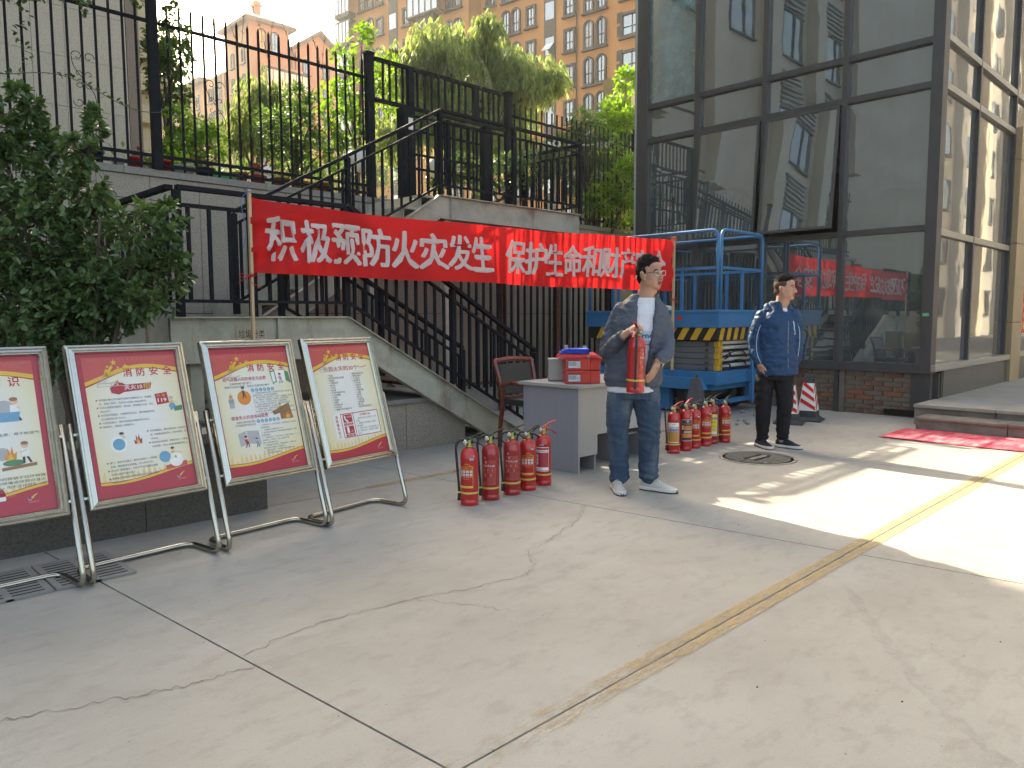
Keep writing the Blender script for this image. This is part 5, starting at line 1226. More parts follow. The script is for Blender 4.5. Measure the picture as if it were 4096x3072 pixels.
# character left edges along the banner, from its left stick
edges = [(.024, .068), (.075, .119), (.123, .170), (.175, .222), (.224, .272), (.275, .325), (.326, .377), (.379, .428)]
edges2 = [(.461, .510), (.511, .565), (.565, .618), (.622, .677), (.679, .732), (.734, .788), (.790, .845), (.849, .905), (.910, .962)]
def ban_text():
    for (a, b_), ch in list(zip(edges, chars))+list(zip(edges2, chars2)):
        text(ch, M['banner_ink'], bn, Matrix.Translation((a, .485, 0)), width=b_-a, height=.60-.05*a, bold=.030, post=onban, name='character')
ban_text()
for nme, p, z0, z1 in (('stick', BL, .95, 2.31), ('stick', BR, .58, 2.36)):
    MB().beam((p.x, p.y-.008, z0), (p.x+.004, p.y-.008, z1), .03, .022).build('stick', M['wood'], bn, world=True)
M['ribbon'] = flat('red_string', (.55, .03, .03), .6); M['string_b'] = flat('blue_string', (.08, .16, .42), .6)
mb = MB(); rr = random.Random(9)
for (p, z) in ((BL, 1.63), (BR, 1.52), (BR, 2.33)):
    for k in range(3): mb.tube([(p.x+.025*math.cos(a), p.y-.008+.022*math.sin(a), z+.006*k) for a in [i*.7 for i in range(9)]], .003, 4, closed=True)
    for k in range(5):
        q = Vector((p.x, p.y-.03, z)); mb.tube(bez([q, q+Vector((rr.uniform(-.12, .10), -.01, rr.uniform(-.03, .05))), q+Vector((rr.uniform(-.14, .12), -.01, rr.uniform(-.12, .04)))], 5), .0022, 4)
mb.build('string', M['ribbon'], bn, world=True)
mb = MB().tube([(BL.x+.026*math.cos(i*.8), BL.y-.008+.026*math.sin(i*.8), 2.27+.003*i) for i in range(14)], .004, 5); mb.tube(bez([(BL.x-.02, BL.y, 2.28), (BL.x-.06, BL.y, 2.2), (BL.x-.03, BL.y, 2.0), (BL.x-.05, BL.y, 1.85)], 5), .003, 4)
mb.build('string', M['string_b'], bn, world=True)
# ------------------------------------------------------------------ fire extinguishers
def redpaint(name, col):
    m, t, b, o = nm(name); n = noise_tex(t, 9, 5, .7); f = ramp(t, n.outputs['Fac'], [(.35, tuple(x*.82 for x in col)), (.6, col)]).outputs[0]
    n2 = noise_tex(t, 28, 4, .7); f2 = ramp(t, n2.outputs['Fac'], [(.70, 0.0), (.80, .35)]).outputs[0]
    t.links.new(mix(t, f2, f, (.10, .03, .025)), b.inputs['Base Color'])
    b.inputs['Roughness'].default_value = .30; b.inputs['Coat Weight'].default_value = .5; b.inputs['Coat Roughness'].default_value = .1; return m
M['ext_red'] = redpaint('extinguisher_red', (.50, .015, .018)); M['ext_dark'] = redpaint('extinguisher_dark_red', (.36, .014, .02))
M['brass'] = pm('brass', (.45, .33, .10), .4, .8, .1, 20); M['rubber'] = pm('black_rubber', (.02, .02, .022), .55, 0, .2, 20); M['band'] = flat('yellow_band', (.60, .47, .12), .5)
M['lever_red'] = flat('lever_red', (.50, .02, .025), .35, .5); M['lever_black'] = flat('lever_black', (.014, .014, .016), .5, .2); M['gauge'] = flat('gauge_face', (.55, .53, .47), .4)
M['tag_green'] = flat('tag_green', (.05, .45, .15), .4); M['sticker_blue'] = flat('sticker_blue', (.10, .10, .22), .5)
ER, EH = .062, .40
def cyl(a, z, lay): r_ = ER+.0006+.0005*lay; return (r_*math.cos(a), r_*math.sin(a), z)
def extinguisher(label, loc, rotz, kind, red_handle=False, dark=False, group='fire extinguishers standing in two rows', face=R(-128), band=True, parent=None):
    e = thing('fire_extinguisher', label, 'fire extinguisher', loc, rotz, group)
    body = M['ext_dark'] if dark else M['ext_red']
    MB().lathe([(ER-.002, 0), (ER+.0012, .003), (ER+.0012, .036), (ER-.0006, .038), (ER, .042), (ER, .322), (ER+.0008, .326), (ER-.001, .332), (ER*.97, .352), (ER*.86, .374), (ER*.66, .389), (ER*.38, .398), (ER*.34, .400)], 36).build('cylinder', body, e)
    MB().lathe([(.024, .398), (.024, .412), (.018, .414), (.018, .428), (.014, .43), (.014, .45), (0, .452)], 14).build('neck', M['brass'], e)
    hm = M['lever_red'] if red_handle else M['lever_black']
    mb = MB().box(-.02, .028, -.011, .011, .425, .452)
    mb.beam((-.005, 0, .452), (.058, 0, .487), .020, .008); mb.beam((.058, 0, .487), (.108, 0, .499), .020, .007)
    mb.build('squeeze_lever', hm, e, bevel=.002)
    mb = MB(); P = bez([(.012, 0, .436), (.05, 0, .432), (.085, 0, .415), (.112, 0, .392)], 5)
    for a, b_ in zip(P, P[1:]): mb.beam(a, b_, .018, .007)
    mb.build('carry_handle', hm, e)
    MB().tube([(.034+.010*math.cos(a), -.014, .450+.010*math.sin(a)) for a in [2*math.pi*k/14 for k in range(14)]], .0018, 5, closed=True).build('pin_ring', M['chrome'], e)
    MB().beam((.006, -.012, .43), (.012, -.013, .462), .004, .004).build('seal_tag', M['tag_green'] if not red_handle else M['band'], e)
    gd = Vector((math.cos(face-.25), math.sin(face-.25), 0)); g0 = gd*.016+Vector((-.012, 0, .436))
    gg = MB().tube([g0, g0+gd*.018], .0185, 16).build('gauge', M['chrome'], e); MB().tube([g0+gd*.0181, g0+gd*.0188], .0145, 16).build('dial', M['gauge'], gg)
    ha = face-R(62)
    hd = Vector((math.cos(ha), math.sin(ha), 0))
    MB().tube(bez([(-.012, .0, .44), tuple(Vector((-.012, 0, .455))+hd*.045), tuple(hd*(ER+.028)+Vector((0, 0, .41))), tuple(hd*(ER+.024)+Vector((0, 0, .30))), tuple(hd*(ER+.011)+Vector((0, 0, .12))), tuple(hd*(ER+.012)+Vector((0, 0, .03)))], 7), [.0085]*29+[.0085, .0105, .0105, .0105, .0105, .0105, .0105], 8).build('hose', M['rubber'], e)
    if band:
        mb = MB().lathe([(ER+.0012, .082), (ER+.003, .083), (ER+.003, .094), (ER+.0012, .095)], 36)
        for k in range(10): pass
        mb.box(hd.x*(ER+.012)-.012, hd.x*(ER+.012)+.012, hd.y*(ER+.012)-.012, hd.y*(ER+.012)+.012, .083, .094); mb.build('band', M['band'], e)
    # printed label wrapped on the cylinder; s across (0..1), z up
    A0, A1 = face-R(52), face+R(52)
    pp = {}
    def patch(s0, s1, z0, z1, col, lay=1):
        mb = pp.setdefault((col, lay), MB()); n_ = max(2, int(14*(s1-s0))+1)
        for k in range(n_):
            a = A0+(A1-A0)*(s0+(s1-s0)*k/n_); b_ = A0+(A1-A0)*(s0+(s1-s0)*(k+1)/n_)
            mb.add([cyl(a, z0, lay), cyl(b_, z0, lay), cyl(b_, z1, lay), cyl(a, z1, lay)], [(0,1,2,3)], 0, True)
    def frame(s0, s1, z0, z1, w_, col, lay=2):
        ws = w_/(2*ER*R(104)/2)
        patch(s0, s1, z0, z0+w_, col, lay); patch(s0, s1, z1-w_, z1, col, lay); patch(s0, s0+ws, z0+w_, z1-w_, col, lay); patch(s1-ws, s1, z0+w_, z1-w_, col, lay)
    def tx(s, s0, s1, z, h_, col, bold=.01):
        def post(co): return Vector(cyl(A0+(A1-A0)*co.x, co.y, 4))
        text(s, PC[col], e, Matrix.Translation((s0, z, 0)), width=s1-s0, height=h_, bold=0, post=post)
    if kind == 'A':
        frame(.05, .95, .125, .275, .0022, 'yellow'); patch(.07, .93, .128, .14, 'yellow', 2); tx('手提式干粉灭火器', .08, .92, .262, .011, 'yellow'); patch(.06, .94, .20, .202, 'yellow', 2); patch(.06, .94, .251, .253, 'yellow', 2)
        for i in range(4):
            for z in (.209, .231): patch(.10+i*.215, .25+i*.215, z, z+.016, 'white', 3); patch(.14+i*.215, .21+i*.215, z+.004, z+.011, 'dark', 4)
        patch(.3, .7, .187, .190, 'pale', 2)
        for i in range(12): patch(.42+i*.045, .47+i*.045, .292-.0014*abs(i-2)**1.3, .295-.0014*abs(i-2)**1.3, 'yellow', 2)
        patch(.74, .98, .318, .334, 'grey', 2); patch(.80, .94, .322, .332, 'blue', 3); patch(.97, 1.06, .345, .349, 'white', 2)
    elif kind == 'B':
        frame(.03, .97, .115, .285, .0016, 'pale'); 
        for z in (.133, .168, .20, .235, .262): patch(.04, .96, z, z+.0013, 'pale', 2)
        tx('干粉灭火器', .14, .92, .249, .014, 'white'); tx('消防器材', .58, .90, .274, .008, 'pale'); patch(.30, .44, .267, .282, 'pale', 2)
        for i in range(3): frame(.10+i*.29, .34+i*.29, .208, .230, .001, 'pale', 3); patch(.17+i*.29, .25+i*.29, .212, .224, 'pale', 3)
        for i in range(2): frame(.22+i*.37, .50+i*.37, .173, .196, .001, 'pale', 3); patch(.28+i*.37, .38+i*.37, .177, .189, 'pale', 3)
        for i in range(4): patch(.40, .72, .139+i*.0072, .1405+i*.0072, 'pale', 3); patch(.76, .93, .139+i*.0072, .1405+i*.0072, 'pale', 3)
        tx('手提式干粉灭火器', .10, .92, .124, .007, 'pale'); patch(.22, .42, .297, .299, 'pale', 2); patch(.26, .36, .302, .312, 'blue', 2)
    elif kind == 'C':
        patch(.02, .98, .115, .305, 'white', 1); patch(.05, .95, .12, .30, 'red', 2); patch(.05, .95, .262, .283, 'white', 3); tx('手提式干粉灭火器', .10, .90, .272, .013, 'dark'); frame(.27, .93, .158, .258, .0014, 'dark', 3); patch(.05, .95, .124, .147, 'white', 3)
        for i in range(3): patch(.08, .20, .168+i*.028, .19+i*.028, 'white', 3)
        for z in (.176, .20, .226): patch(.30, .90, z, z+.0015, 'dark', 4)
        for i in range(3): patch(.20, .50, .129+i*.005, .131+i*.005, 'grey', 4)
        patch(.3, .6, .318, .328, 'blue', 2)
    elif kind == 'D':
        patch(.0, 1.0, .105, .300, 'white', 1); patch(.03, .97, .112, .222, 'amber', 2); patch(.03, .97, .226, .244, 'navy', 2); tx('手提式干粉灭火器', .06, .94, .235, .012, 'white'); patch(.03, .97, .205, .225, 'pale', 3); tx('消防器材', .35, .70, .283, .008, 'dark'); patch(.03, .80, .250, .262, 'grey', 2); patch(.80, .97, .250, .262, 'orange', 3)
        for i in range(4): patch(.08+i*.23, .26+i*.23, .206, .223, 'navy', 4); patch(.12+i*.23, .20+i*.23, .210, .219, 'white', 5)
        for i in range(3): patch(.26+i*.22, .30+i*.22, .168, .173, 'orange', 4)
        for i in range(5): patch(.10, .80, .128+i*.008, .129+i*.008, 'brown', 3)
    elif kind == 'E':
        patch(.0, 1.0, .098, .305, 'white', 1); patch(.02, .98, .102, .301, 'dark', 2); patch(.02, .98, .242, .247, 'red2', 3); tx('手提式干粉灭火器', .12, .86, .265, .010, 'orange'); patch(.04, .96, .132, .172, 'orange', 3); patch(.40, .48, .145, .158, 'brown', 4)
        for i in range(3): patch(.20, .93, .204+i*.013, .214+i*.013, 'orange', 3)
        patch(.20, .93, .178, .194, 'grey', 3); patch(.42, .56, .28, .295, 'grey', 3); patch(.86, .92, .288, .294, 'white', 4)
        for i in range(2): patch(.03, .16, .21+i*.02, .226+i*.02, 'white', 4)
        patch(.72, .95, .316, .332, 'grey', 2); patch(.78, .95, .35, .353, 'white', 2)
    elif kind == 'F':
        patch(.10, .9, .100, .300, 'white', 1); patch(.13, .87, .128, .296, 'lemon', 2); patch(.13, .87, .250, .270, 'navy', 3); tx('手提式', .25, .80, .260, .013, 'white'); fire_z = .19
        for i in range(2): patch(.38+i*.22, .46+i*.22, .215, .230, 'dark', 4)
        patch(.50, .62, .175, .19, 'orange', 4)
        for i in range(5): patch(.22, .75, .138+i*.007, .1395+i*.007, 'grey', 4)
    for (col, lay), mb in pp.items(): mb.build('label', PC[col], e, kind='stuff')
    return e
PC['amber'] = prt('print_amber', (.52, .26, .04)); PC['navy'] = prt('print_navy', (.04, .07, .22)); PC['lemon'] = prt('print_lemon', (.68, .60, .04))
LV = math.atan2(_r.y, _r.x)+R(24)
row1 = [('front extinguisher of the left row, yellow framed label with white icons, black handle', 'A', 0, 0), ('second extinguisher of the left row, darker red with white line table label', 'B', 0, 1), ('third extinguisher of the left row, white line table label and chipped base', 'B', 0, 1), ('fourth extinguisher of the left row, yellow framed label beside the red handled one', 'A', 0, 0), ('red handled extinguisher with white bordered label against the desk side', 'C', 1, 0)]
for (lab, k, rh, dk), (x, y) in zip(row1, [(3.43, 3.89), (3.635, 3.895), (3.855, 3.90), (4.04, 3.915), (4.245, 3.945)]):
    extinguisher(lab, (x, y, 0), LV+rnd.uniform(-.3, .25), k, rh, dk, face=R(-128)).scale = [rnd.uniform(.97, 1.03)]*3
row2 = [('front extinguisher of the right row with white and amber label, red handle', 'D', 1, 0), ('extinguisher with black and orange label, second of the right row', 'E', 1, 0), ('third extinguisher of the right row, black handle, half hidden yellow framed label', 'A', 0, 0), ('fourth extinguisher of the right row with yellow framed label fully in view', 'A', 0, 0), ('dark red extinguisher with lemon yellow label in the right row', 'F', 0, 1), ('last extinguisher of the right row, nearest the man in blue', 'A', 0, 0)]
for (lab, k, rh, dk), (x, y) in zip(row2, [(6.12, 3.99), (6.32, 3.985), (6.505, 4.0), (6.69, 3.99), (6.86, 4.01), (7.02, 3.96)]):
    extinguisher(lab, (x, y, 0), LV+rnd.uniform(-.25, .25)+.1, k, rh, dk, band=(k not in 'E'), face=R(-128)).scale = [rnd.uniform(.96, 1.02)]*3

# ------------------------------------------------------------------ desk and what stands on it
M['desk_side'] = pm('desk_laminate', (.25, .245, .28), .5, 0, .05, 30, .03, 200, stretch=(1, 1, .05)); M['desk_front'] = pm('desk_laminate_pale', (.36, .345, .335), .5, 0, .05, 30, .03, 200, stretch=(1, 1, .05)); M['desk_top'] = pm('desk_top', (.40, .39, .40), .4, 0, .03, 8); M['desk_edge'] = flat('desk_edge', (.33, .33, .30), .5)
dk = thing('desk', 'pale grey laminate desk standing on the concrete behind the man in grey', 'desk', (4.72, 3.99, 0))
def dp(nme, m, *b): return MB().box(*b).build(nme, M[m], dk, world=True, bevel=.002)
dp('top', 'desk_top', 4.69, 5.87, 3.97, 4.66, .712, .74); dp('edge_strip', 'desk_edge', 4.688, 5.872, 3.966, 3.9695, .712, .74); dp('edge_strip', 'desk_edge', 4.6865, 4.6895, 3.97, 4.66, .712, .74)
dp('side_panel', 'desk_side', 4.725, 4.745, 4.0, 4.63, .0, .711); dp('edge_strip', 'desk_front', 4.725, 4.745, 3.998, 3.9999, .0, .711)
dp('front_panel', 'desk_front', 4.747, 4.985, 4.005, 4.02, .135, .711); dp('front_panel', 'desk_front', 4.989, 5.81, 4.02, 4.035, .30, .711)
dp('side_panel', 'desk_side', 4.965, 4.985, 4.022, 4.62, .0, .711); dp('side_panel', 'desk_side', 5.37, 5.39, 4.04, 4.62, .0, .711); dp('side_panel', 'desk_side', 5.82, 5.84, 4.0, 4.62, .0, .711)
dp('shelf', 'desk_front', 5.39, 5.82, 4.2, 4.6, .20, .22)
FC = math.atan2(_r.y, _r.x)+.03
M['box_red'] = pm('red_plastic', (.50, .045, .035), .45, 0, .08, 12); M['lbl_white'] = flat('paper_label', (.62, .62, .64), .5); M['lbl_navy'] = flat('label_border', (.06, .06, .18), .5); M['bar'] = flat('barcode', (.10, .10, .12), .6)
bc = Vector((4.86, 4.13, .742))
for k, lab in enumerate(('red plastic box with paper label, bottom of the stack on the desk', 'red plastic box with paper label, upper of the stack under the red cloth')):
    b_ = thing('red_box', lab, 'box', bc+Vector((0, 0, .113*k)), FC, 'red boxes stacked on the desk')
    MB().box(-.105, .10, -.08, .15, 0, .108).build('shell', M['box_red'], b_, bevel=.008)
    MB().box(.1, .19, -.065, .15, 0, .108).build('shell', M['box_red'], b_, bevel=.008)
    MB().box(-.11, .105, -.085, .155, .09, .111).build('rim', M['box_red'], b_, bevel=.004)
    l_ = MB().box(-.088, .022, -.0822, -.0800, .016, .080).build('label', M['lbl_navy'], b_); MB().box(-.080, .018, -.0834, -.0823, .021, .075).build('paper', M['lbl_white'], l_)
    mb = MB(); 
    for q in range(14): mb.box(-.076+q*.0045, -.0745+q*.0045+(q % 3)*.0006, -.0842, -.0835, .036, .070)
    for q in range(3): mb.box(-.012, .014, -.0842, -.0835, .03+q*.013, .033+q*.013)
    mb.build('barcode', M['bar'], l_)
rc = thing('red_bag', 'red cloth bag with eyelet spread over the red boxes', 'bag', bc+Vector((0, 0, .228)), FC)
mb = MB(); nx, ny = 20, 16; vv = []
for j in range(ny+1):
    for i in range(nx+1):
        x = -.17+.37*i/nx; y = -.10+.27*j/ny; z = .020+.012*mnoise.noise(Vector((x*9, y*9, 1)))-.030*(1 if i in (0, nx) or j == 0 else 0)-(.012 if i in (1, nx-1) else 0); vv.append((x+.01*mnoise.noise(Vector((y*15, x*6, 3))), y, z))
mb.add(vv, [(j*(nx+1)+i, j*(nx+1)+i+1, (j+1)*(nx+1)+i+1, (j+1)*(nx+1)+i) for j in range(ny) for i in range(nx)], 0, True)
o = mb.build('fabric', M['lever_red'], rc); sm = o.modifiers.new('t', 'SOLIDIFY'); sm.thickness = .012; ss = o.modifiers.new('s', 'SUBSURF'); ss.levels = ss.render_levels = 1
MB().tube([(.08+.009*math.cos(a), -.103, .004+.009*math.sin(a)) for a in [2*math.pi*k/12 for k in range(12)]], .0035, 5, closed=True).build('eyelet', M['chrome'], rc)
M['blue_cloth'] = cloth('blue_cloth', (.02, .06, .42), .0, .4)
bl_ = thing('folded_cloth', 'folded royal blue cloth lying on top of the red bag', 'cloth', bc+Vector((-.02, .02, .258)), FC)
for q in range(3):
    mb = MB(); nx, ny = 16, 10; vv = []
    for j in range(ny+1):
        for i in range(nx+1):
            u_, v_ = i/nx-.5, j/ny-.5; ed = 1 if abs(u_) < .46 and abs(v_) < .44 else .45
            vv.append((u_*(.25-.02*q)+.01*q, v_*.16, q*.013+.010*ed+.006*mnoise.noise(Vector((u_*6, v_*6, q*3.)))))
    mb.add(vv, [(j*(nx+1)+i, j*(nx+1)+i+1, (j+1)*(nx+1)+i+1, (j+1)*(nx+1)+i) for j in range(ny) for i in range(nx)], 0, True)
    o = mb.build('fold', M['blue_cloth'], bl_); sm = o.modifiers.new('t', 'SOLIDIFY'); sm.thickness = .012
M['grey_plastic'] = flat('grey_plastic', (.22, .22, .24), .4)
for (x, y), h_, lab in (((5.045, 4.20), .31, 'grey nozzle tube standing on the desk just right of the red boxes'), ((5.05, 4.42), .31, 'grey nozzle tube standing behind the red boxes')):
    q = thing('nozzle_tube', lab, 'nozzle', (x, y, .742), 0, 'grey nozzle tubes on the desk')
    MB().lathe([(.042, 0), (.042, .01), (.028, .02), (.027, .10), (.022, .105), (.021, h_*.8), (.024, h_*.82), (.024, h_*.86), (.019, h_*.87), (.019, h_), (.012, h_)], 16).build('tube', M['grey_plastic'], q)
M['lift_grey2'] = pm('brushed_case', (.30, .30, .31), .4, .7, .05, 10)
q = thing('metal_case', 'silver metal case standing behind the red boxes at the left', 'case', (4.86, 4.42, .742), FC)
MB().box(-.03, .12, 0, .09, 0, .20).build('case', M['lift_grey2'], q, bevel=.012)

# chair
M['red_wood'] = pm('red_lacquered_wood', (.16, .022, .014), .3, 0, .2, 8, .02, 40, coat=.4, stretch=(1, 1, .3)); M['leather'] = pm('black_leather', (.022, .02, .022), .5, 0, .15, 10, .12, 120)
chv = thing('chair', 'dark red wooden chair with black padded back behind the desk', 'chair', (5.42, 5.2, 0))
for s in (-1, 1):
    P = bez([(s*.25, .20, 0), (s*.245, .19, .25), (s*.235, .17, .46), (s*.25, .20, .68), (s*.265, .26, .87)], 5)
    MB().tube(P, [.024]*len(P), 8).build('back_leg', M['red_wood'], chv)
    MB().tube(bez([(s*.24, -.24, 0), (s*.235, -.235, .25), (s*.23, -.22, .44)], 5), .024, 8).build('front_leg', M['red_wood'], chv)
    mb = MB().tube(bez([(s*.245, .19, .62), (s*.26, .02, .655), (s*.26, -.16, .64), (s*.25, -.2, .56), (s*.235, -.21, .44)], 5), .02, 8); mb.build('arm_rest', M['red_wood'], chv)
MB().tube(bez([(-.265, .262, .86), (0, .30, .875), (.265, .262, .86)], 6), .026, 8).build('top_rail', M['red_wood'], chv)
MB().tube(bez([(-.235, .18, .50), (0, .19, .50), (.235, .18, .50)], 3), .018, 8).build('lower_rail', M['red_wood'], chv)
MB().prism([(-.215, .155, .53), (.215, .155, .53), (.225, .235, .83), (-.225, .235, .83)], (0, .035, 0)).build('back_pad', M['leather'], chv, bevel=.012)
MB().box(-.235, .235, -.24, .17, .43, .50).build('seat', M['leather'], chv, bevel=.02)

# ------------------------------------------------------------------ scissor lift
M['lift_blue'] = pm('blue_paint', (.028, .17, .37), .42, 0, .12, 4, .03, 50, spot=((.10, .13, .15), 6, .66, .8), grime=.3); M['lift_yellow'] = pm('yellow_paint', (.60, .34, .03), .5, 0, .1, 8, grime=.3)
M['lift_grey'] = pm('grey_steel', (.16, .16, .165), .55, .2, .1, 4, .04, 40, grime=.3); M['lift_white'] = pm('white_tube', (.55, .54, .49), .5, 0, .1, 8, grime=.4); M['lift_black'] = flat('hazard_black', (.02, .02, .02), .5)
lf_ = thing('scissor_lift', 'blue folded scissor lift with yellow and black hazard band by the glass building', 'scissor lift', (8.8, 5.08, 0))
X0, X1, Y0, Y1 = 8.8, 10.04, 5.08, 7.3
def lp(mb, nme, m, bevel=0): return mb.build(nme, M[m], lf_, world=True, bevel=bevel)
lp(MB().box(X0-.02, X1+.02, Y0, Y1, .40, .575).box(X0+.05, X1-.05, Y0+.1, Y1, .32, .40), 'chassis', 'lift_blue', .006)
lp(MB().prism([(X0-.16, Y0+.22, .49), (X0-.16, Y0+1.0, .49), (X0-.16, Y0+1.2, .34), (X0-.16, Y0+.12, .34)], (.14, 0, 0)), 'side_step', 'lift_blue', .004)
lp(MB().box(X0+.02, X0+.14, Y0+.75, Y0+.9, .06, .33).box(X0, X0+.18, Y0+.7, Y0+.95, .03, .06), 'outrigger', 'lift_blue'); lp(MB().box(X1-.3, X1-.2, Y0+.05, Y0+.12, .12, .4).box(X0+.1, X1-.1, Y0+.02, Y0+.08, .14, .20), 'tow_frame', 'lift_blue')
for wx, wy in ((X0+.12, Y0+.42), (X1-.13, Y0+.42), (X0+.12, Y1-.4), (X1-.13, Y1-.4)):
    wh = MB(); 
    prof = [(.13, -.075), (.20, -.085), (.235, -.07), (.24, -.045), (.24, .045), (.235, .07), (.20, .085), (.13, .075)]
    for i in range(len(prof)-1):
        pass
    vs_ = []; n_ = 32
    for r_, x in prof:
        for k in range(n_): a = 2*math.pi*k/n_; rr_ = r_-(0.012 if (r_ > .233 and k % 2) else 0); vs_.append((wx+x, wy+rr_*math.cos(a), .242+rr_*math.sin(a)))
    wh.add(vs_, [(i*n_+k, i*n_+(k+1) % n_, (i+1)*n_+(k+1) % n_, (i+1)*n_+k) for i in range(len(prof)-1) for k in range(n_)])
    w0 = lp(wh, 'wheel', 'rubber'); hb = MB()
    for sx in (-1, 1): hb.tube([(wx+sx*.05, wy, .242), (wx+sx*.078, wy, .242)], [.13, .12], 18)
    hb.build('hub', M['lift_grey'], w0, world=True)
lp(MB().tube([(X0+.1, Y0+.42, .242), (X1-.1, Y0+.42, .242)], .04, 8), 'axle', 'lift_grey')
for k in range(5):
    z = .580+k*.079
    for x in (X0+.10, X1-.16): lp(MB().box(x, x+.05, Y0+.12, Y1-.1, z, z+.073), 'scissor_arm', 'lift_grey', .004)
    for y in (Y0+.22, Y1-.25):
        lp(MB().tube([(X0+.078, y, z+.037), (X0+.1, y, z+.037)], .022, 8), 'pivot_bolt', 'rust')
    lp(MB().box(X0+.10+(k % 2)*.02, X0+.16+(k % 2)*.02, Y0+.06, Y0+.12, z, z+.075).box(X0+.17, X0+.20, Y0+.05, Y0+.118, z+.003, z+.070), 'end_flange', 'lift_yellow', .003)
for k, z in enumerate((.64, .72, .80, .88, .95)):
    lp(MB().tube([(X0+.2, Y0+.1+.03*(k % 2), z), (X1-.2, Y0+.1+.03*(k % 2), z)], .027, 10), 'cross_tube', 'lift_white')
mb = MB()
for z in (.66, .78): mb.tube(bez([(X0+.3, Y0+.06, z), (X0+.5, Y0+.04, z+.05), (X0+.75, Y0+.05, z+.04), (X0+.9, Y0+.08, z-.04)], 5), .009, 5)
mb.tube(bez([(X0+.16, Y0+.03, .83), (X0+.24, Y0-.02, .83), (X0+.36, Y0+.03, .78), (X0+.20, Y0+.01, .74)], 5), .012, 6); mb.tube(bez([(X0+.16, Y0+.03, .67), (X0+.24, Y0-.02, .67), (X0+.36, Y0+.03, .62), (X0+.20, Y0+.01, .60)], 5), .012, 6)
lp(mb, 'hydraulic_hose', 'rubber')
lp(MB().box(X0+.02, X1-.02, Y0+.03, Y1-.03, .985, 1.15), 'skirt', 'lift_black')
def hazard(nm_, p, d, L, n_, thick):
    d = Vector(d); mb = MB(); w_ = L/n_; nn = Vector((-thick if d.y else 0, -thick if d.x else 0, 0))
    for k in range(n_):
        a = Vector(p)+d*(k*w_); sl = -.10 if d.y else .06
        mb.prism([a+Vector((0, 0, .985)), a+d*w_*.5+Vector((0, 0, .985)), a+d*(w_*.5+sl)+Vector((0, 0, 1.15)), a+d*sl+Vector((0, 0, 1.15))], nn)
    lp(mb, 'hazard_stripe', 'lift_yellow')
hazard('s', (X0+.02, Y0+.14, 0), (0, 1, 0), 2.0, 10, .004); hazard('e', (X0+.06, Y0+.03, 0), (1, 0, 0), 1.1, 6, .004)
lp(MB().box(X0, X1, Y0, Y1, 1.152, 1.36).box(X0-.012, X1+.012, Y0-.012, Y1+.012, 1.345, 1.385), 'deck', 'lift_blue', .004)
def guard(p, q, name='guard_rail'):
    p = Vector(p); q = Vector(q); d = (q-p); L = d.length; d.normalize(); Z = Vector((0, 0, 1)); mb = MB()
    mb.tube(fillet([p+Z*1.385, p+Z*2.415, q+Z*2.415, q+Z*1.385], .10, 5), .022, 8)
    mb.beam(p+Z*1.93+d*.02, q+Z*1.93-d*.02, .035, .035)
    n_ = 1 if L < 1.6 else 3
    for k in range(n_): t = (k+1)/(n_+1); mb.beam(p+d*L*t+Z*1.385, p+d*L*t+Z*1.912, .035, .035)
    lp(mb, name, 'lift_blue')
guard((X0+.03, Y0+.05, 0), (X0+.03, Y1-.05, 0)); guard((X1-.03, Y0+.05, 0), (X1-.03, Y1-.05, 0)); guard((X0+.07, Y0+.02, 0), (X1-.07, Y0+.02, 0)); guard((X0+.07, Y1-.02, 0), (X1-.07, Y1-.02, 0))
lp(MB().box(X0-.0035, X0, Y0+.55, Y0+.64, 1.25, 1.30), 'plate', 'box_red')
lp(MB().tube(bez([(X0+.82, Y0-.06, .10), (X0+.80, Y0-.07, .45), (X0+.74, Y0-.08, .75), (X0+.66, Y0-.08, .92), (X0+.64, Y0-.08, 1.02), (X0+.70, Y0-.08, 1.09), (X0+.8, Y0-.08, 1.10)], 5), .022, 8), 'tow_bar', 'lift_blue')
lp(MB().tube(bez([(X0+.05, Y0+1.0, 1.40), (X0-.04, Y0+1.06, 1.36), (X0-.06, Y0+1.2, 1.0), (X0-.07, Y0+1.35, .75), (X0-.06, Y0+1.5, .5)], 6), .010, 6), 'cable', 'rubber')
q = MB().prism([(0, 0, 0), (.20, .02, 0), (.22, .14, .02), (.02, .15, .04)], (0, 0, .05)).build('crumpled_paper', M['white_paint']); q.location = (X0+.06, Y0+.85, 1.388); q['label'] = 'scrap of white paper lying on the blue lift deck'; q['category'] = 'paper scrap'

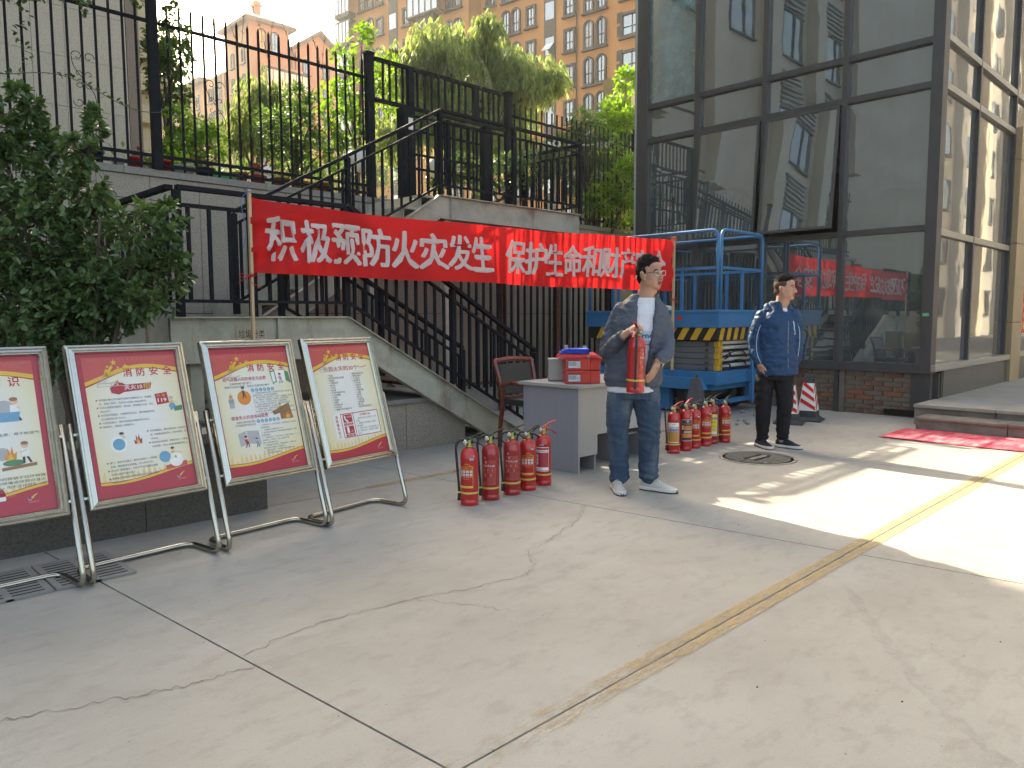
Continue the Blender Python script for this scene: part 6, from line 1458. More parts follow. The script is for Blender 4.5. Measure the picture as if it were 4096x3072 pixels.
# ------------------------------------------------------------------ cones
M['cone_black'] = pm('cone_rubber', (.035, .035, .038), .6, 0, .2, 6, .05, 60); M['cone_white'] = flat('cone_white', (.72, .72, .70), .4); M['cone_red'] = flat('cone_red', (.55, .02, .025), .4)
def cone(label, loc, rot, H_=.62):
    c = thing('traffic_cone', label, 'traffic cone', loc, rot, 'chevron traffic cones by the brick base')
    hb, ht = .115, .045; z0, z1 = .045, H_-.05
    def sec(z): t = (z-z0)/(z1-z0); return hb+(ht-hb)*t
    def frus(za, zb, ex=0): a, b_ = sec(za)+ex, sec(zb)+ex; return [(-a,-a,za),(a,-a,za),(a,a,za),(-a,a,za),(-b_,-b_,zb),(b_,-b_,zb),(b_,b_,zb),(-b_,b_,zb)]
    F6 = [(0,3,2,1),(4,5,6,7),(0,1,5,4),(1,2,6,5),(2,3,7,6),(3,0,4,7)]
    MB().box(-.17, .17, -.17, .17, 0, .022).add([(-.16,-.16,.022),(.16,-.16,.022),(.16,.16,.022),(-.16,.16,.022),(-.12,-.12,.05),(.12,-.12,.05),(.12,.12,.05),(-.12,.12,.05)], F6).build('base', M['cone_black'], c, bevel=.006)
    MB().add(frus(z0, z1), F6).build('body', M['cone_black'], c, bevel=.005)
    MB().add(frus(.13, H_-.15, .002), F6).build('sleeve', M['cone_white'], c)
    mb = MB()
    for s in range(4):
        R4 = Matrix.Rotation(s*math.pi/2, 3, 'Z')
        for k in range(3):
            zb = .185+k*.105; pts = []
            for u_, dz in ((-.92, 0), (.0, 0), (.92, 0)): pass
            up = .05 if s % 2 == 0 else -.05
            qs = [(-.94, zb-up), (.94, zb+up), (.94, zb+up+.05), (-.94, zb-up+.05)]
            mb.poly([R4 @ Vector((u_*sec(z), -sec(z)-.0045, z)) for u_, z in qs])
    mb.build('chevron', M['cone_red'], c)
    MB().tube([(.034*math.cos(a), 0, H_-.045+.045*max(0, math.sin(a))) for a in [math.pi*k/10 for k in range(11)]], .009, 6).build('handle', M['cone_black'], c)
cone('chevron traffic cone partly hidden behind the legs of the man in blue', (8.80, 4.10, 0), R(20)); cone('chevron traffic cone standing free against the brick base', (9.22, 4.05, 0), R(14))
gc = thing('grey_cone', 'dusty grey rubber cone standing before the lift behind the extinguishers', 'traffic cone', (8.18, 5.02, 0), R(10))
M['grey_rubber'] = pm('grey_rubber', (.07, .072, .08), .7, 0, .2, 6, .05, 60)
MB().add([(-.2,-.2,0),(.2,-.2,0),(.2,.2,0),(-.2,.2,0),(-.18,-.18,.04),(.18,-.18,.04),(.18,.18,.04),(-.18,.18,.04)], [(0,3,2,1),(4,5,6,7),(0,1,5,4),(1,2,6,5),(2,3,7,6),(3,0,4,7)]).build('base', M['grey_rubber'], gc)
MB().add([(-.13,-.13,.04),(.13,-.13,.04),(.13,.13,.04),(-.13,.13,.04),(-.045,-.045,.54),(.045,-.045,.54),(.045,.045,.54),(-.045,.045,.54)], [(4,5,6,7),(0,1,5,4),(1,2,6,5),(2,3,7,6),(3,0,4,7)]).build('body', M['grey_rubber'], gc, bevel=.008)
MB().tube([(.035*math.cos(a), 0, .53+.06*math.sin(a)) for a in [math.pi*k/8 for k in range(9)]], .012, 6).build('handle', M['grey_rubber'], gc)
st_ = MB(); rr = random.Random(31)
for k in range(16):
    x, y = rr.uniform(8.2, 9.9), rr.uniform(4.4, 5.1); s_ = rr.uniform(.015, .045); st_.ell((x, y, s_*.5), s_, s_*.7, s_*.6, 6, 4, rot=Matrix.Rotation(rr.uniform(0, 3), 3, 'Z'))
st_.build('rubble', M['granite_cap'], kind='stuff')
# ------------------------------------------------------------------ people
def skin():
    m, t, b, o = nm('skin'); n = noise_tex(t, 14, 4, .6); c = ramp(t, n.outputs['Fac'], [(.3, (.39, .20, .135)), (.7, (.46, .25, .175))]).outputs[0]
    t.links.new(c, b.inputs['Base Color']); b.inputs['Roughness'].default_value = .5; b.inputs['Subsurface Weight'].default_value = .12; b.inputs['Subsurface Radius'].default_value = (.012, .005, .003); return m
def fabric(name, col, rough=.8, var=.08, wr=.35, wscale=7, stretch=(1, 1, 2.2), weave=0, fade=None):
    m, t, b, o = nm(name); n = noise_tex(t, 5, 5, .6); c = ramp(t, n.outputs['Fac'], [(.3, tuple(x*(1-var) for x in col)), (.7, tuple(min(1, x*(1+var)) for x in col))]).outputs[0]
    if fade:
        n2 = noise_tex(t, 5.5, 3, .5, stretch=(1.4, 1.4, .55)); f = ramp(t, n2.outputs['Fac'], [(.48, 0.0), (.70, .75)]).outputs[0]; c = mix(t, f, c, fade)
    t.links.new(c, b.inputs['Base Color']); b.inputs['Roughness'].default_value = rough; b.inputs['Specular IOR Level'].default_value = .25
    n1 = noise_tex(t, wscale, 3, .55, stretch=stretch); n3 = noise_tex(t, 350, 2, .5); ad = N(t, 'ShaderNodeMath', operation='MULTIPLY_ADD'); ad.inputs[1].default_value = .03
    t.links.new(n3.outputs['Fac'], ad.inputs[0]); t.links.new(n1.outputs['Fac'], ad.inputs[2])
    bp = N(t, 'ShaderNodeBump'); bp.inputs['Strength'].default_value = wr; bp.inputs['Distance'].default_value = .03
    t.links.new(ad.outputs[0], bp.inputs['Height']); t.links.new(bp.outputs[0], b.inputs['Normal']); return m
M['skin'] = skin(); M['hair'] = pm('black_hair', (.012, .010, .009), .75, 0, .4, 60, .35, 160, spec=.15, stretch=(1, 1, .4)); M['lips'] = flat('lips', (.27, .10, .085), .45); M['brow'] = flat('brow', (.03, .022, .018), .8); M['eye_dark'] = flat('iris', (.015, .01, .008), .2, .6); M['eye_white'] = flat('eye_white', (.50, .46, .42), .3)
M['jacket_grey'] = fabric('grey_jacket', (.075, .088, .120), .6, .06, .3, 8, (1, 1, 1.3)); M['tee'] = fabric('white_tee', (.62, .63, .70), .85, .04, .3, 7); M['jeans'] = fabric('blue_jeans', (.035, .06, .105), .85, .15, .4, 9, (1, 1, 3), fade=(.12, .15, .175)); M['jacket_blue'] = fabric('blue_jacket', (.009, .044, .115), .55, .08, .35, 7, (1, 1, 1.2)); M['black_trouser'] = fabric('black_trousers', (.010, .010, .014), .85, .1, .3, 9, (1, 1, 2.5))
M['shoe_grey'] = fabric('pale_knit_shoe', (.46, .44, .41), .85, .05, .1, 40); M['shoe_dark'] = fabric('navy_shoe', (.018, .020, .032), .8, .1, .2, 40); M['sole_white'] = flat('white_sole', (.62, .58, .56), .6); M['sole_dark'] = flat('dark_sole', (.05, .05, .055), .7); M['lace'] = flat('lace', (.60, .58, .55), .8); M['piping'] = flat('reflective_piping', (.45, .55, .68), .5)
def bake(mb, voxel, smooth=4, disp=None, name='m'):
    me = mb.mesh(name, M['skin']); o = bpy.data.objects.new('tmp', me); COL.objects.link(o)
    r_ = o.modifiers.new('r', 'REMESH'); r_.mode = 'VOXEL'; r_.voxel_size = voxel
    if smooth: s_ = o.modifiers.new('s', 'SMOOTH'); s_.factor = .5; s_.iterations = smooth
    bpy.context.view_layer.update(); dg = bpy.context.evaluated_depsgraph_get(); out = bpy.data.meshes.new_from_object(o.evaluated_get(dg))
    bpy.data.objects.remove(o); bpy.data.meshes.remove(me)
    if disp:
        ns = [v.normal.copy() for v in out.vertices]
        for v, n_ in zip(out.vertices, ns): v.co += n_*disp(v.co)
    out.polygons.foreach_set('use_smooth', [True]*len(out.polygons)); out.update(); return out
def put(name, me, mat, parent):
    me.name = name; me.materials.clear(); me.materials.append(mat); return link(name, me, parent)
def rings(mb, rs, n_=28, rot=0):
    """closed loft of ellipses (z, cx, cy, rx, ry[, tiltz])"""
    vs_ = []
    for z, cx, cy, rx, ry in rs:
        for k in range(n_):
            a = 2*math.pi*k/n_; x, y = rx*math.cos(a), ry*math.sin(a); vs_.append((cx+x*math.cos(rot)-y*math.sin(rot), cy+x*math.sin(rot)+y*math.cos(rot), z))
    fs_ = [(i*n_+k, i*n_+(k+1) % n_, (i+1)*n_+(k+1) % n_, (i+1)*n_+k) for i in range(len(rs)-1) for k in range(n_)]
    fs_ += [tuple(range(n_-1, -1, -1)), tuple((len(rs)-1)*n_+k for k in range(n_))]; mb.add(vs_, fs_)
def shell(mb, rs, front, thick=.02, rot=0, n_=40):
    """open fronted garment: arcs (z, cx, cy, rx, ry, half gap angle)"""
    vs_ = []; m_ = 2*(n_+1)
    for z, cx, cy, rx, ry, gap in rs:
        for inner in (0, 1):
            for k in range(n_+1):
                kk = n_-k if inner else k; a = front+gap+(2*math.pi-2*gap)*kk/n_-rot; q = thick if inner else 0
                x, y = (rx-q)*math.cos(a), (ry-q)*math.sin(a); vs_.append((cx+x*math.cos(rot)-y*math.sin(rot), cy+x*math.sin(rot)+y*math.cos(rot), z))
    fs_ = [(i*m_+k, i*m_+(k+1) % m_, (i+1)*m_+(k+1) % m_, (i+1)*m_+k) for i in range(len(rs)-1) for k in range(m_)]
    for i in (0, len(rs)-1):
        for k in range(n_):
            f = (i*m_+k, i*m_+k+1, i*m_+m_-2-k, i*m_+m_-1-k); fs_.append(f if i else f[::-1])
    mb.add(vs_, fs_)
def limb(mb, pts, rad, n_=14, seg=5):
    P = bez(pts, seg); L = len(P); rr_ = []
    for i in range(L):
        t = i/(L-1)*(len(rad)-1); k = min(int(t), len(rad)-2); rr_.append(rad[k]+(rad[k+1]-rad[k])*(t-k))
    mb.tube(P, rr_, n_); mb.ell(P[0], rr_[0], rr_[0], rr_[0], 12, 8); mb.ell(P[-1], rr_[-1], rr_[-1], rr_[-1], 12, 8)
def head(mb, c, yaw, nod=0, roll=0, s=1.0):
    """head shapes in a face frame; yaw = direction the face looks (angle in the person's xy plane). Returns frame function"""
    Mx = Matrix.Translation(c) @ Matrix.Rotation(yaw, 4, 'Z') @ Matrix.Rotation(-nod, 4, 'Y') @ Matrix.Rotation(roll, 4, 'X') @ Matrix.Scale(s, 4)
    rot = Mx.to_3x3()
    def e(x, y, z, a, b_, d): mb.ell(Mx @ Vector((x, y, z)), a, b_, d, 20, 14, rot=rot)
    e(-.012, 0, .030, .096, .076, .090); e(.018, 0, -.035, .068, .068, .084); e(.022, 0, -.010, .070, .069, .075); e(-.01, 0, -.05, .06, .066, .06); e(.062, 0, -.100, .024, .028, .018); e(.035, 0, -.085, .045, .048, .035)
    for y in (-1, 1): e(.046, y*.038, -.022, .030, .028, .030); e(.010, y*.050, -.070, .042, .022, .034); e(.052, y*.032, -.066, .026, .026, .030)
    e(.070, 0, .024, .020, .050, .014); e(.055, 0, .052, .036, .055, .035)
    mb.tube([Mx @ Vector(p) for p in ((.084, 0, .012), (.097, 0, -.012), (.108, 0, -.034))], [.008, .010, .013], 10); e(.101, 0, -.038, .015, .015, .011)
    for y in (-1, 1): e(.092, y*.014, -.040, .012, .008, .008)
    e(.082, 0, -.066, .012, .024, .0075); e(.079, 0, -.080, .013, .021, .008)
    for y in (-1, 1):
        e(-.006, y*.078, -.012, .024, .008, .030); e(-.012, y*.084, .004, .020, .006, .020); e(.0, y*.075, -.036, .012, .008, .012)
    return Mx
def calm_face(me, Mx):
    inv = Mx.inverted(); bm = bmesh.new(); bm.from_mesh(me); sel = []
    for v in bm.verts:
        q = inv @ v.co
        if -.05 < q.x < .088 and .020 < abs(q.y) < .073 and -.13 < q.z < .06 and not (abs(q.y) > .070 and q.x < .03): sel.append(v)
    for _ in range(14): bmesh.ops.smooth_vert(bm, verts=sel, factor=.5, use_axis_x=True, use_axis_y=True, use_axis_z=True)
    bm.to_mesh(me); bm.free(); return me
def face_parts(p, Mx, glasses=False, mouth_open=0, brow=.0045):
    rot = Mx.to_3x3()
    def part(nme, mat, f):
        mb = MB(); f(mb); return mb.build(nme, M[mat], p)
    for y in (-1, 1):
        w_ = part('eye', 'eye_white', lambda mb: mb.ell(Mx @ Vector((.0765, y*.032, .001)), .010, .0135, .0055, 12, 8, rot=rot))
        mb = MB().ell(Mx @ Vector((.0845, y*.031, .001)), .004, .0058, .0052, 10, 6, rot=rot); mb.build('iris', M['eye_dark'], w_)
        part('eyelid', 'brow', lambda mb: mb.tube([Mx @ Vector(q) for q in ((.0795, y*.0465, .003), (.087, y*.039, .0075), (.0885, y*.030, .0085), (.085, y*.019, .004))], .0014, 5))
        part('eyebrow', 'brow', lambda mb: mb.tube([Mx @ Vector(q) for q in ((.072, y*.053, .020), (.083, y*.044, .0265), (.0895, y*.030, .026), (.0905, y*.017, .022))], [brow*.5, brow, brow, brow*.7], 6))
    def lip(mb):
        mb.ell(Mx @ Vector((.0855, 0, -.0648)), .010, .0235, .0052, 14, 8, rot=rot); mb.ell(Mx @ Vector((.084, 0, -.0765-mouth_open)), .010, .020, .0062, 14, 8, rot=rot)
    part('lips', 'lips', lip)
    part('mouth_line', 'eye_dark', lambda mb: mb.ell(Mx @ Vector((.0885, 0, -.0702-mouth_open*.5)), .0072, .020, .0012+mouth_open*.6, 12, 6, rot=rot))
    for y in (-1, 1): part('nostril', 'lips', lambda mb: mb.ell(Mx @ Vector((.1015, y*.0075, -.0475)), .005, .004, .0025, 8, 5, rot=rot))
    if glasses:
        g_ = MB()
        for y in (-1, 1):
            pts = [(.103-.012*abs(dy)/.028*.5, y*.034+dy, dz) for dy, dz in ((-.024, .013), (-.012, .0165), (.012, .0165), (.025, .012), (.024, -.010), (.012, -.018), (-.012, -.018), (-.023, -.011))]
            g_.tube([Mx @ Vector(q) for q in bez(pts+[pts[0]], 3)[:-1]], .0023, 6, closed=True)
        g_.tube([Mx @ Vector(q) for q in ((.104, -.010, .008), (.108, 0, .010), (.104, .010, .008))], .002, 6)
        gg = g_.build('glasses', M['glass_frame'], p); 
        for y in (-1, 1): MB().tube([Mx @ Vector(q) for q in ((.098, y*.059, .010), (.05, y*.074, .008), (-.005, y*.083, .004), (-.02, y*.083, -.008))], .002, 5).build('temple', M['brow'], gg)
        for y in (-1, 1): MB().poly([Mx @ Vector((.1025, y*.034+dy, dz)) for dy, dz in ((-.023, .012), (.023, .012), (.023, -.011), (.011, -.017), (-.011, -.017), (-.022, -.011))]).build('lens', M['lens'], gg)
M['glass_frame'] = flat('clear_frame', (.62, .56, .52), .25, .6); M['lens'] = glassy('lens', (.95, .95, .95), .0, .02, edge=.06)
def hair(p, Mx, fade=0, lift=.0, seed=1, tex=.006):
    rot = Mx.to_3x3(); inv = Mx.inverted(); rr = random.Random(seed)
    def shape(lst):
        mb = MB()
        for x, y, z, a, b_, d in lst: mb.ell(Mx @ Vector((x, y, z)), a, b_, d, 24, 16, rot=rot)
        return mb
    def d(co):
        q = inv @ co
        return tex*(mnoise.noise(Vector((q.x*55, q.y*150, q.z*40+seed)))+.5*mnoise.noise(co*220))
    cz = .052 if fade else .046
    top = [(-.016, 0, cz+lift*.4, .092, .075-.004*fade, .084+lift-.004*fade), (.022, 0, .098+lift*.4, .052, .055, .026+lift*.6)]
    if not fade: top += [(-.030, 0, .030, .084, .0795, .070)]
    mb = shape(top)
    for k in range(700):             # short tufts that break the outline
        v = rdir(rr); v.z = abs(v.z)+.05; v.normalize(); q = Vector((-.016+.091*v.x, .074*v.y, cz+lift*.4+(.083+lift)*v.z))
        if q.z < .072 or (q.x > .052 and q.z < .10): continue
        o_ = (v+Vector((.55, rr.uniform(-.25, .25), .15))).normalized(); ln = rr.uniform(.009, .022)
        mb2 = STR.setdefault(id(p), MB()); a0 = Mx @ (q-v*.004); a1 = Mx @ (q+o_*ln); s_ = rot @ Vector((0, .0022, 0)); t_ = rot @ Vector((.0022, 0, 0))
        mb2.add([a0+s_, a0-s_, a0+t_, a1], [(0,2,3),(2,1,3),(1,0,3)], 0, True)
    me = bake(mb, .0045, 2, d); h_ = put('hair', me, M['hair'], p); STR[id(p)].build('tufts', M['hair'], h_, kind='stuff')
    sides = [(-.030, 0, .032, .083, .0785, .072), (-.052, 0, -.025, .054, .063, .055)]
    if fade: sides += [(.004, y*.069, .042, .036, .0105, .030) for y in (-1, 1)]
    if not fade: sides += [(.004, y*.0725, .022, .018, .008, .030) for y in (-1, 1)]
    put('hair_sides', bake(shape(sides), .0045, 3, d), M['hair_fade' if fade else 'hair_side'], p); return h_
STR = {}
M['hair_fade'] = pm('faded_hair', (.085, .055, .042), .8, 0, .3, 70, .3, 200, spec=.1); M['hair_side'] = pm('side_hair', (.022, .017, .015), .8, 0, .4, 70, .3, 200, spec=.1)
def hand(mb, w, d, nrm, side, curls, L=.185, thumb=(.5, .5), s=1.0, spread=.006):
    """wrist point w, hand direction d, palm normal nrm; side=+1 puts the thumb along nrm x d"""
    d = Vector(d).normalized(); nrm = Vector(nrm); nrm = (nrm-d*nrm.dot(d)).normalized(); x = nrm.cross(d)*side; w = Vector(w)
    rot = Matrix((x, d, nrm)).transposed()
    mb.ell(w+d*.045*s, .040*s, .052*s, .016*s, 14, 10, rot=rot); mb.ell(w+d*.072*s, .041*s, .026*s, .0145*s, 14, 10, rot=rot); mb.tube([w-d*.05, w+d*.03], [.027, .027*s], 12)
    fl = [.068, .076, .070, .055]
    for i in range(4):
        off = (.030-.020*i)*s; p = w+d*(.083-.004*abs(i-1))*s+x*off; c = curls[i] if isinstance(curls, (list, tuple)) else curls; pts = [w+d*.05*s+x*off*.8, p]; ang = 0; ln = fl[i]*s
        for seg, k in ((.45, .7), (.30, 1.1), (.25, .8)):
            ang += c*k; dd = d*math.cos(ang)+nrm*math.sin(ang)+x*spread*(1.5-i)*2; p = p+dd*ln*seg; pts.append(p)
        mb.tube(pts, [.0092*s, .0092*s, .0086*s, .0078*s, .0062*s], 10); mb.ell(pts[-1], .0064*s, .0064*s, .0064*s, 8, 6)
    t0 = w+d*.022*s+x*.026*s; td = (d*(1-thumb[0])+x*thumb[0]+nrm*thumb[1]*.6).normalized(); t1 = t0+td*.038*s; t2 = t1+(td*.6+d*.5+nrm*thumb[1]*.3).normalized()*.032*s; t3 = t2+(td*.35+d*.7+nrm*thumb[1]*.4).normalized()*.024*s
    mb.tube([t0, t1, t2, t3], [.016*s, .0125*s, .0105*s, .008*s], 10); mb.ell(t3, .0082*s, .0082*s, .0082*s, 8, 6)
def shoe(p, heel, toe, upper, sole, laces, L=.285, trim=None):
    heel = Vector(heel); d = Vector(toe)-heel; d.z = 0; L = d.length; d.normalize(); x = Vector((d.y, -d.x, 0)); rot = Matrix((x, d, Vector((0, 0, 1)))).transposed()
    sh = MB(); prof = [(.0, .026, .075), (.03, .034, .105), (.075, .036, .115), (.12, .038, .092), (.17, .043, .070), (.215, .045, .055), (.25, .040, .044), (.275, .028, .034), (.285, .014, .026)]
    n_ = 14; vs_ = []
    for y, hw, h in prof:
        for k in range(n_):
            a = math.pi*2*k/n_; u_ = math.cos(a); v_ = math.sin(a); q = heel+d*(y/.285*L)+x*(hw*u_*(1 if v_ < 0 else (1-.25*v_*v_)))+Vector((0, 0, .022+max(0, (v_+.25)/1.25)*(h-.022))); vs_.append(q)
    sh.add(vs_, [(i*n_+k, i*n_+(k+1) % n_, (i+1)*n_+(k+1) % n_, (i+1)*n_+k) for i in range(len(prof)-1) for k in range(n_)]+[tuple(range(n_-1, -1, -1)), tuple((len(prof)-1)*n_+k for k in range(n_))], 0, True)
    me = bake(sh, .005, 4); so_ = put('shoe', me, upper, p)
    out = [(-.004, .022), (.0, .034), (.05, .041), (.12, .040), (.18, .048), (.225, .048), (.262, .038), (.284, .022), (.291, .006)]
    def outline(z, ex): return [heel+d*(y/.285*L)+x*(hw+ex)+Vector((0, 0, z)) for y, hw in out]+[heel+d*(y/.285*L)-x*(hw+ex)+Vector((0, 0, z)) for y, hw in reversed(out)]
    mb = MB(); A = outline(.008, -.002); B_ = outline(.034, -.003); C_ = outline(.0, -.005); k = len(A); vs_ = A+B_; mb.add(vs_, [tuple(range(k-1, -1, -1)), tuple(range(k, 2*k))]+[(i, (i+1) % k, k+(i+1) % k, k+i) for i in range(k)]); mb.build('sole', sole, so_, bevel=.006)
    mb = MB(); mb.add(C_+outline(.0078, -.003), [tuple(range(k-1, -1, -1)), tuple(range(k, 2*k))]+[(i, (i+1) % k, k+(i+1) % k, k+i) for i in range(k)]); mb.build('outsole', M['sole_dark'], so_)
    lc = MB()
    for i in range(5):
        y = .105+.020*i; hz = .098-.40*(y-.105); lc.tube([heel+d*(y/.285*L)+x*(-.024)+Vector((0, 0, hz-.012)), heel+d*((y+.006)/.285*L)+Vector((0, 0, hz+.002)), heel+d*((y+.010)/.285*L)+x*.024+Vector((0, 0, hz-.012))], .0028, 5)
    for sx in (-1, 1): b0 = heel+d*(.10/.285*L)+Vector((0, 0, .104)); lc.tube(bez([b0, b0+x*sx*.03+Vector((0, 0, .012)), b0+x*sx*.045-Vector((0, 0, .01)), b0+x*sx*.02-Vector((0, 0, .012)), b0], 4), .0022, 5); lc.tube(bez([b0, b0+x*sx*.012+d*.02-Vector((0, 0, .01)), b0+x*sx*.035+d*.03-Vector((0, 0, .04))], 4), .0022, 5)
    lc.build('laces', laces, so_)
    if trim: mb = MB().prism([heel+d*L*.985+x*-.014+Vector((0, 0, .03)), heel+d*L*.985+x*.014+Vector((0, 0, .03)), heel+d*L*1.01+x*.010+Vector((0, 0, .006)), heel+d*L*1.01+x*-.010+Vector((0, 0, .006))], d*.006); mb.build('toe_cap', M['sole_dark'], so_)
def wrinkle(a, sc, st=(1, 1, 1), seed=0):
    def f(co):
        q = Vector((co.x*sc*st[0]+seed, co.y*sc*st[1], co.z*sc*st[2])); v = mnoise.noise(q); r_ = 1-abs(mnoise.noise(q*1.7+Vector((3, 1, 7))))*2
        return a*(v*.8+.7*r_)
    return f

# --- man in the grey jacket
p1 = thing('person', 'man in grey jacket and jeans with glasses presenting a red extinguisher', 'person', (4.587, 3.287, 0), math.atan2(-.813, .582))
FW = -math.pi/2
body = MB(); hy1 = FW+R(52)
Mx1 = head(body, Vector((.062, -.01, 1.607)), hy1, R(2), R(3), .98)
body.tube([(.060, -.004, 1.56), (.050, .0, 1.49), (.028, .008, 1.42), (.0, .02, 1.35)], [.066, .067, .070, .09], 16)
rings(body, [(.80, -.05, .01, .13, .09), (.95, -.04, .01, .14, .09), (1.15, -.015, .01, .15, .10), (1.32, 0, .015, .13, .080), (1.39, .015, .012, .075, .065)])
ARL = [(-.140, .01, 1.335), (-.215, .02, 1.18), (-.238, -.015, 1.035), (-.19, -.115, 1.10), (-.108, -.20, 1.175)]
ARR = [(.140, .01, 1.33), (.178, .01, 1.20), (.188, -.03, 1.085), (.185, -.10, 1.03), (.128, -.175, .985)]
limb(body, ARL, [.040, .04, .036, .032, .027]); limb(body, ARR, [.040, .04, .036, .032, .027])
LGL = [(-.125, .01, .80), (-.15, -.01, .60), (-.160, -.015, .43), (-.15, .01, .25), (-.148, .02, .07)]
LGR = [(.035, .01, .80), (.06, .0, .60), (.072, -.005, .43), (.072, .02, .25), (.068, .03, .07)]
limb(body, LGL, [.08, .065, .05, .045, .035]); limb(body, LGR, [.08, .065, .05, .045, .035])
hand(body, (-.095, -.208, 1.182), (.70, -.12, .50), (.35, .55, -.75), 1, 1.05, thumb=(.35, .1), s=1.0)
hand(body, (.118, -.186, .965), (-.42, -.30, -.86), (-.80, .42, .15), -1, [.18, .22, .25, .3], thumb=(.62, .35), s=1.02)
put('body', calm_face(bake(body, .0046, 5), Mx1), M['skin'], p1); bo = list(p1.children)[0]
face_parts(p1, Mx1, True, .004); hair(p1, Mx1, 0, .012, 3, .003)
# garments
tee = MB(); rings(tee, [(.745, -.055, .0, .192, .128), (.80, -.052, .0, .186, .124), (1.0, -.035, 0, .172, .112), (1.2, -.012, 0, .172, .112), (1.32, -.003, .008, .165, .100), (1.38, .010, .012, .135, .085), (1.415, .022, .008, .092, .078), (1.436, .030, .004, .079, .074)])
put('t_shirt', bake(tee, .008, 4, wrinkle(.004, 14, (1, 1, .6))), M['tee'], p1)
jk = MB(); FR = FW+R(14)
shell(jk, [(.79, -.053, 0, .196, .132, .26), (.815, -.053, 0, .204, .140, .26), (.84, -.053, 0, .212, .147, .26), (.95, -.045, 0, .206, .142, .27), (1.1, -.025, 0, .200, .136, .29), (1.24, -.010, 0, .200, .134, .33), (1.34, -.002, .008, .186, .118, .40), (1.385, .005, .014, .160, .106, .50), (1.42, .014, .014, .125, .092, .62), (1.445, .026, .010, .102, .084, .78), (1.462, .032, .006, .096, .080, .86)], FR, .022)
limb(jk, [(-.132, .012, 1.345)]+ARL[1:4]+[(-.128, -.183, 1.158)], [.064, .058, .055, .050, .041]); limb(jk, [(.132, .012, 1.338)]+ARR[1:4]+[(.140, -.160, .996)], [.064, .058, .054, .050, .042])
put('jacket', bake(jk, .0075, 4, lambda co: wrinkle(.008, 9, (1, 1, 1.4))(co)+wrinkle(.003, 24, (1, 1, 1.2), 4)(co)), M['jacket_grey'], p1)
cf = MB()
for c, d_ in ((Vector((-.128, -.183, 1.158)), Vector((.60, -.55, .55)).normalized()), (Vector((.140, -.160, .996)), Vector((-.55, -.65, -.45)).normalized())): cf.tube([c-d_*.012, c+d_*.022], [.046, .039], 16)
cf.build('cuff', M['jacket_grey'], p1)
tr = MB(); rings(tr, [(.70, -.045, .0, .170, .118), (.80, -.05, .0, .172, .120), (.86, -.05, .0, .170, .118)])
limb(tr, [(-.125, .01, .78), (-.152, -.01, .62), (-.160, -.015, .45), (-.150, .008, .26), (-.147, .015, .10)], [.108, .096, .080, .073, .069]); limb(tr, [(.035, .01, .78), (.058, 0, .62), (.072, -.005, .45), (.070, .015, .26), (.068, .025, .115)], [.108, .096, .080, .073, .069])
def wj(co):
    f = wrinkle(.006, 13, (1, 1, 1.1), 2)(co)
    ph = 5*mnoise.noise(co*9)
    if co.z < .26: f += .007*math.sin(co.z*80+ph)*(.26-co.z)/.16
    if .38 < co.z < .52: f += .003*math.sin(co.z*100+co.x*25+ph)
    return f
put('jeans', bake(tr, .0075, 3, wj), M['jeans'], p1)
shoe(p1, (-.185, .075, 0), (-.118, -.205, 0), M['shoe_grey'], M['sole_white'], M['lace'], trim=1); shoe(p1, (.015, .055, 0), (.275, -.055, 0), M['shoe_grey'], M['sole_white'], M['lace'], trim=1)
# watch, shirt print
wd = Vector((-.42, -.30, -.86)).normalized(); wc = Vector((.126, -.178, .972)); xx = wd.cross(Vector((0, 1, 0))).normalized(); yy_ = wd.cross(xx)
wt = MB().tube([wc+xx*.034*math.cos(a)+yy_*.031*math.sin(a) for a in [2*math.pi*k/18 for k in range(18)]], .0055, 6, closed=True).build('wristwatch', M['brass'], p1); MB().tube([wc+xx*.034, wc+xx*.042], .016, 14).build('watch_face', M['gauge'], wt)
M['print_band'] = flat('pale_blue_print', (.36, .50, .62), .85); M['print_navy2'] = flat('navy_print', (.02, .04, .12), .8)
def ontee(x, z, lay):
    k = max(-.98, min(.98, (x+.012)/.172)); return Vector((x, -.112*math.sqrt(1-k*k)-.0065-.0012*lay, z))
mb = MB()
for i in range(12):
    x0, x1 = .005+.0105*i, .005+.0105*(i+1); mb.add([ontee(x0, 1.125, 0), ontee(x1, 1.125, 0), ontee(x1, 1.195, 0), ontee(x0, 1.195, 0)], [(0,1,2,3)], 0, True)
mb.build('shirt_print', M['print_band'], p1)
text('rnett', M['print_navy2'], p1, Matrix.Translation((.012, 1.160, 0)), width=.115, height=.030, bold=.02, post=lambda co: ontee(co.x, co.y, 1), name='shirt_lettering')
mb = MB().add([ontee(.03, 1.098, 0), ontee(.075, 1.098, 0), ontee(.075, 1.102, 0), ontee(.03, 1.102, 0)], [(0,1,2,3)]); mb.build('shirt_print', M['print_navy2'], p1)
# the extinguisher he holds
ex = extinguisher('red fire extinguisher held up in both hands by the man in grey', (0, 0, 0), 0, 'B', True, False, group='', face=R(75), band=True)
_m = Matrix.Translation((4.587, 3.287, 0)) @ Matrix.Rotation(math.atan2(-.813, .582), 4, 'Z')
hp = _m @ Vector((-.034, -.232, .763))
ex.location = hp; ex.rotation_euler = (0, 0, 0)
ax = (_m.to_3x3() @ Vector((.025, .01, 1))).normalized()
ex.rotation_euler = (Vector((0, 0, 1)).rotation_difference(ax).to_matrix() @ Matrix.Rotation(math.atan2(-.813, .582)-math.pi/2-.25, 3, 'Z')).to_euler()

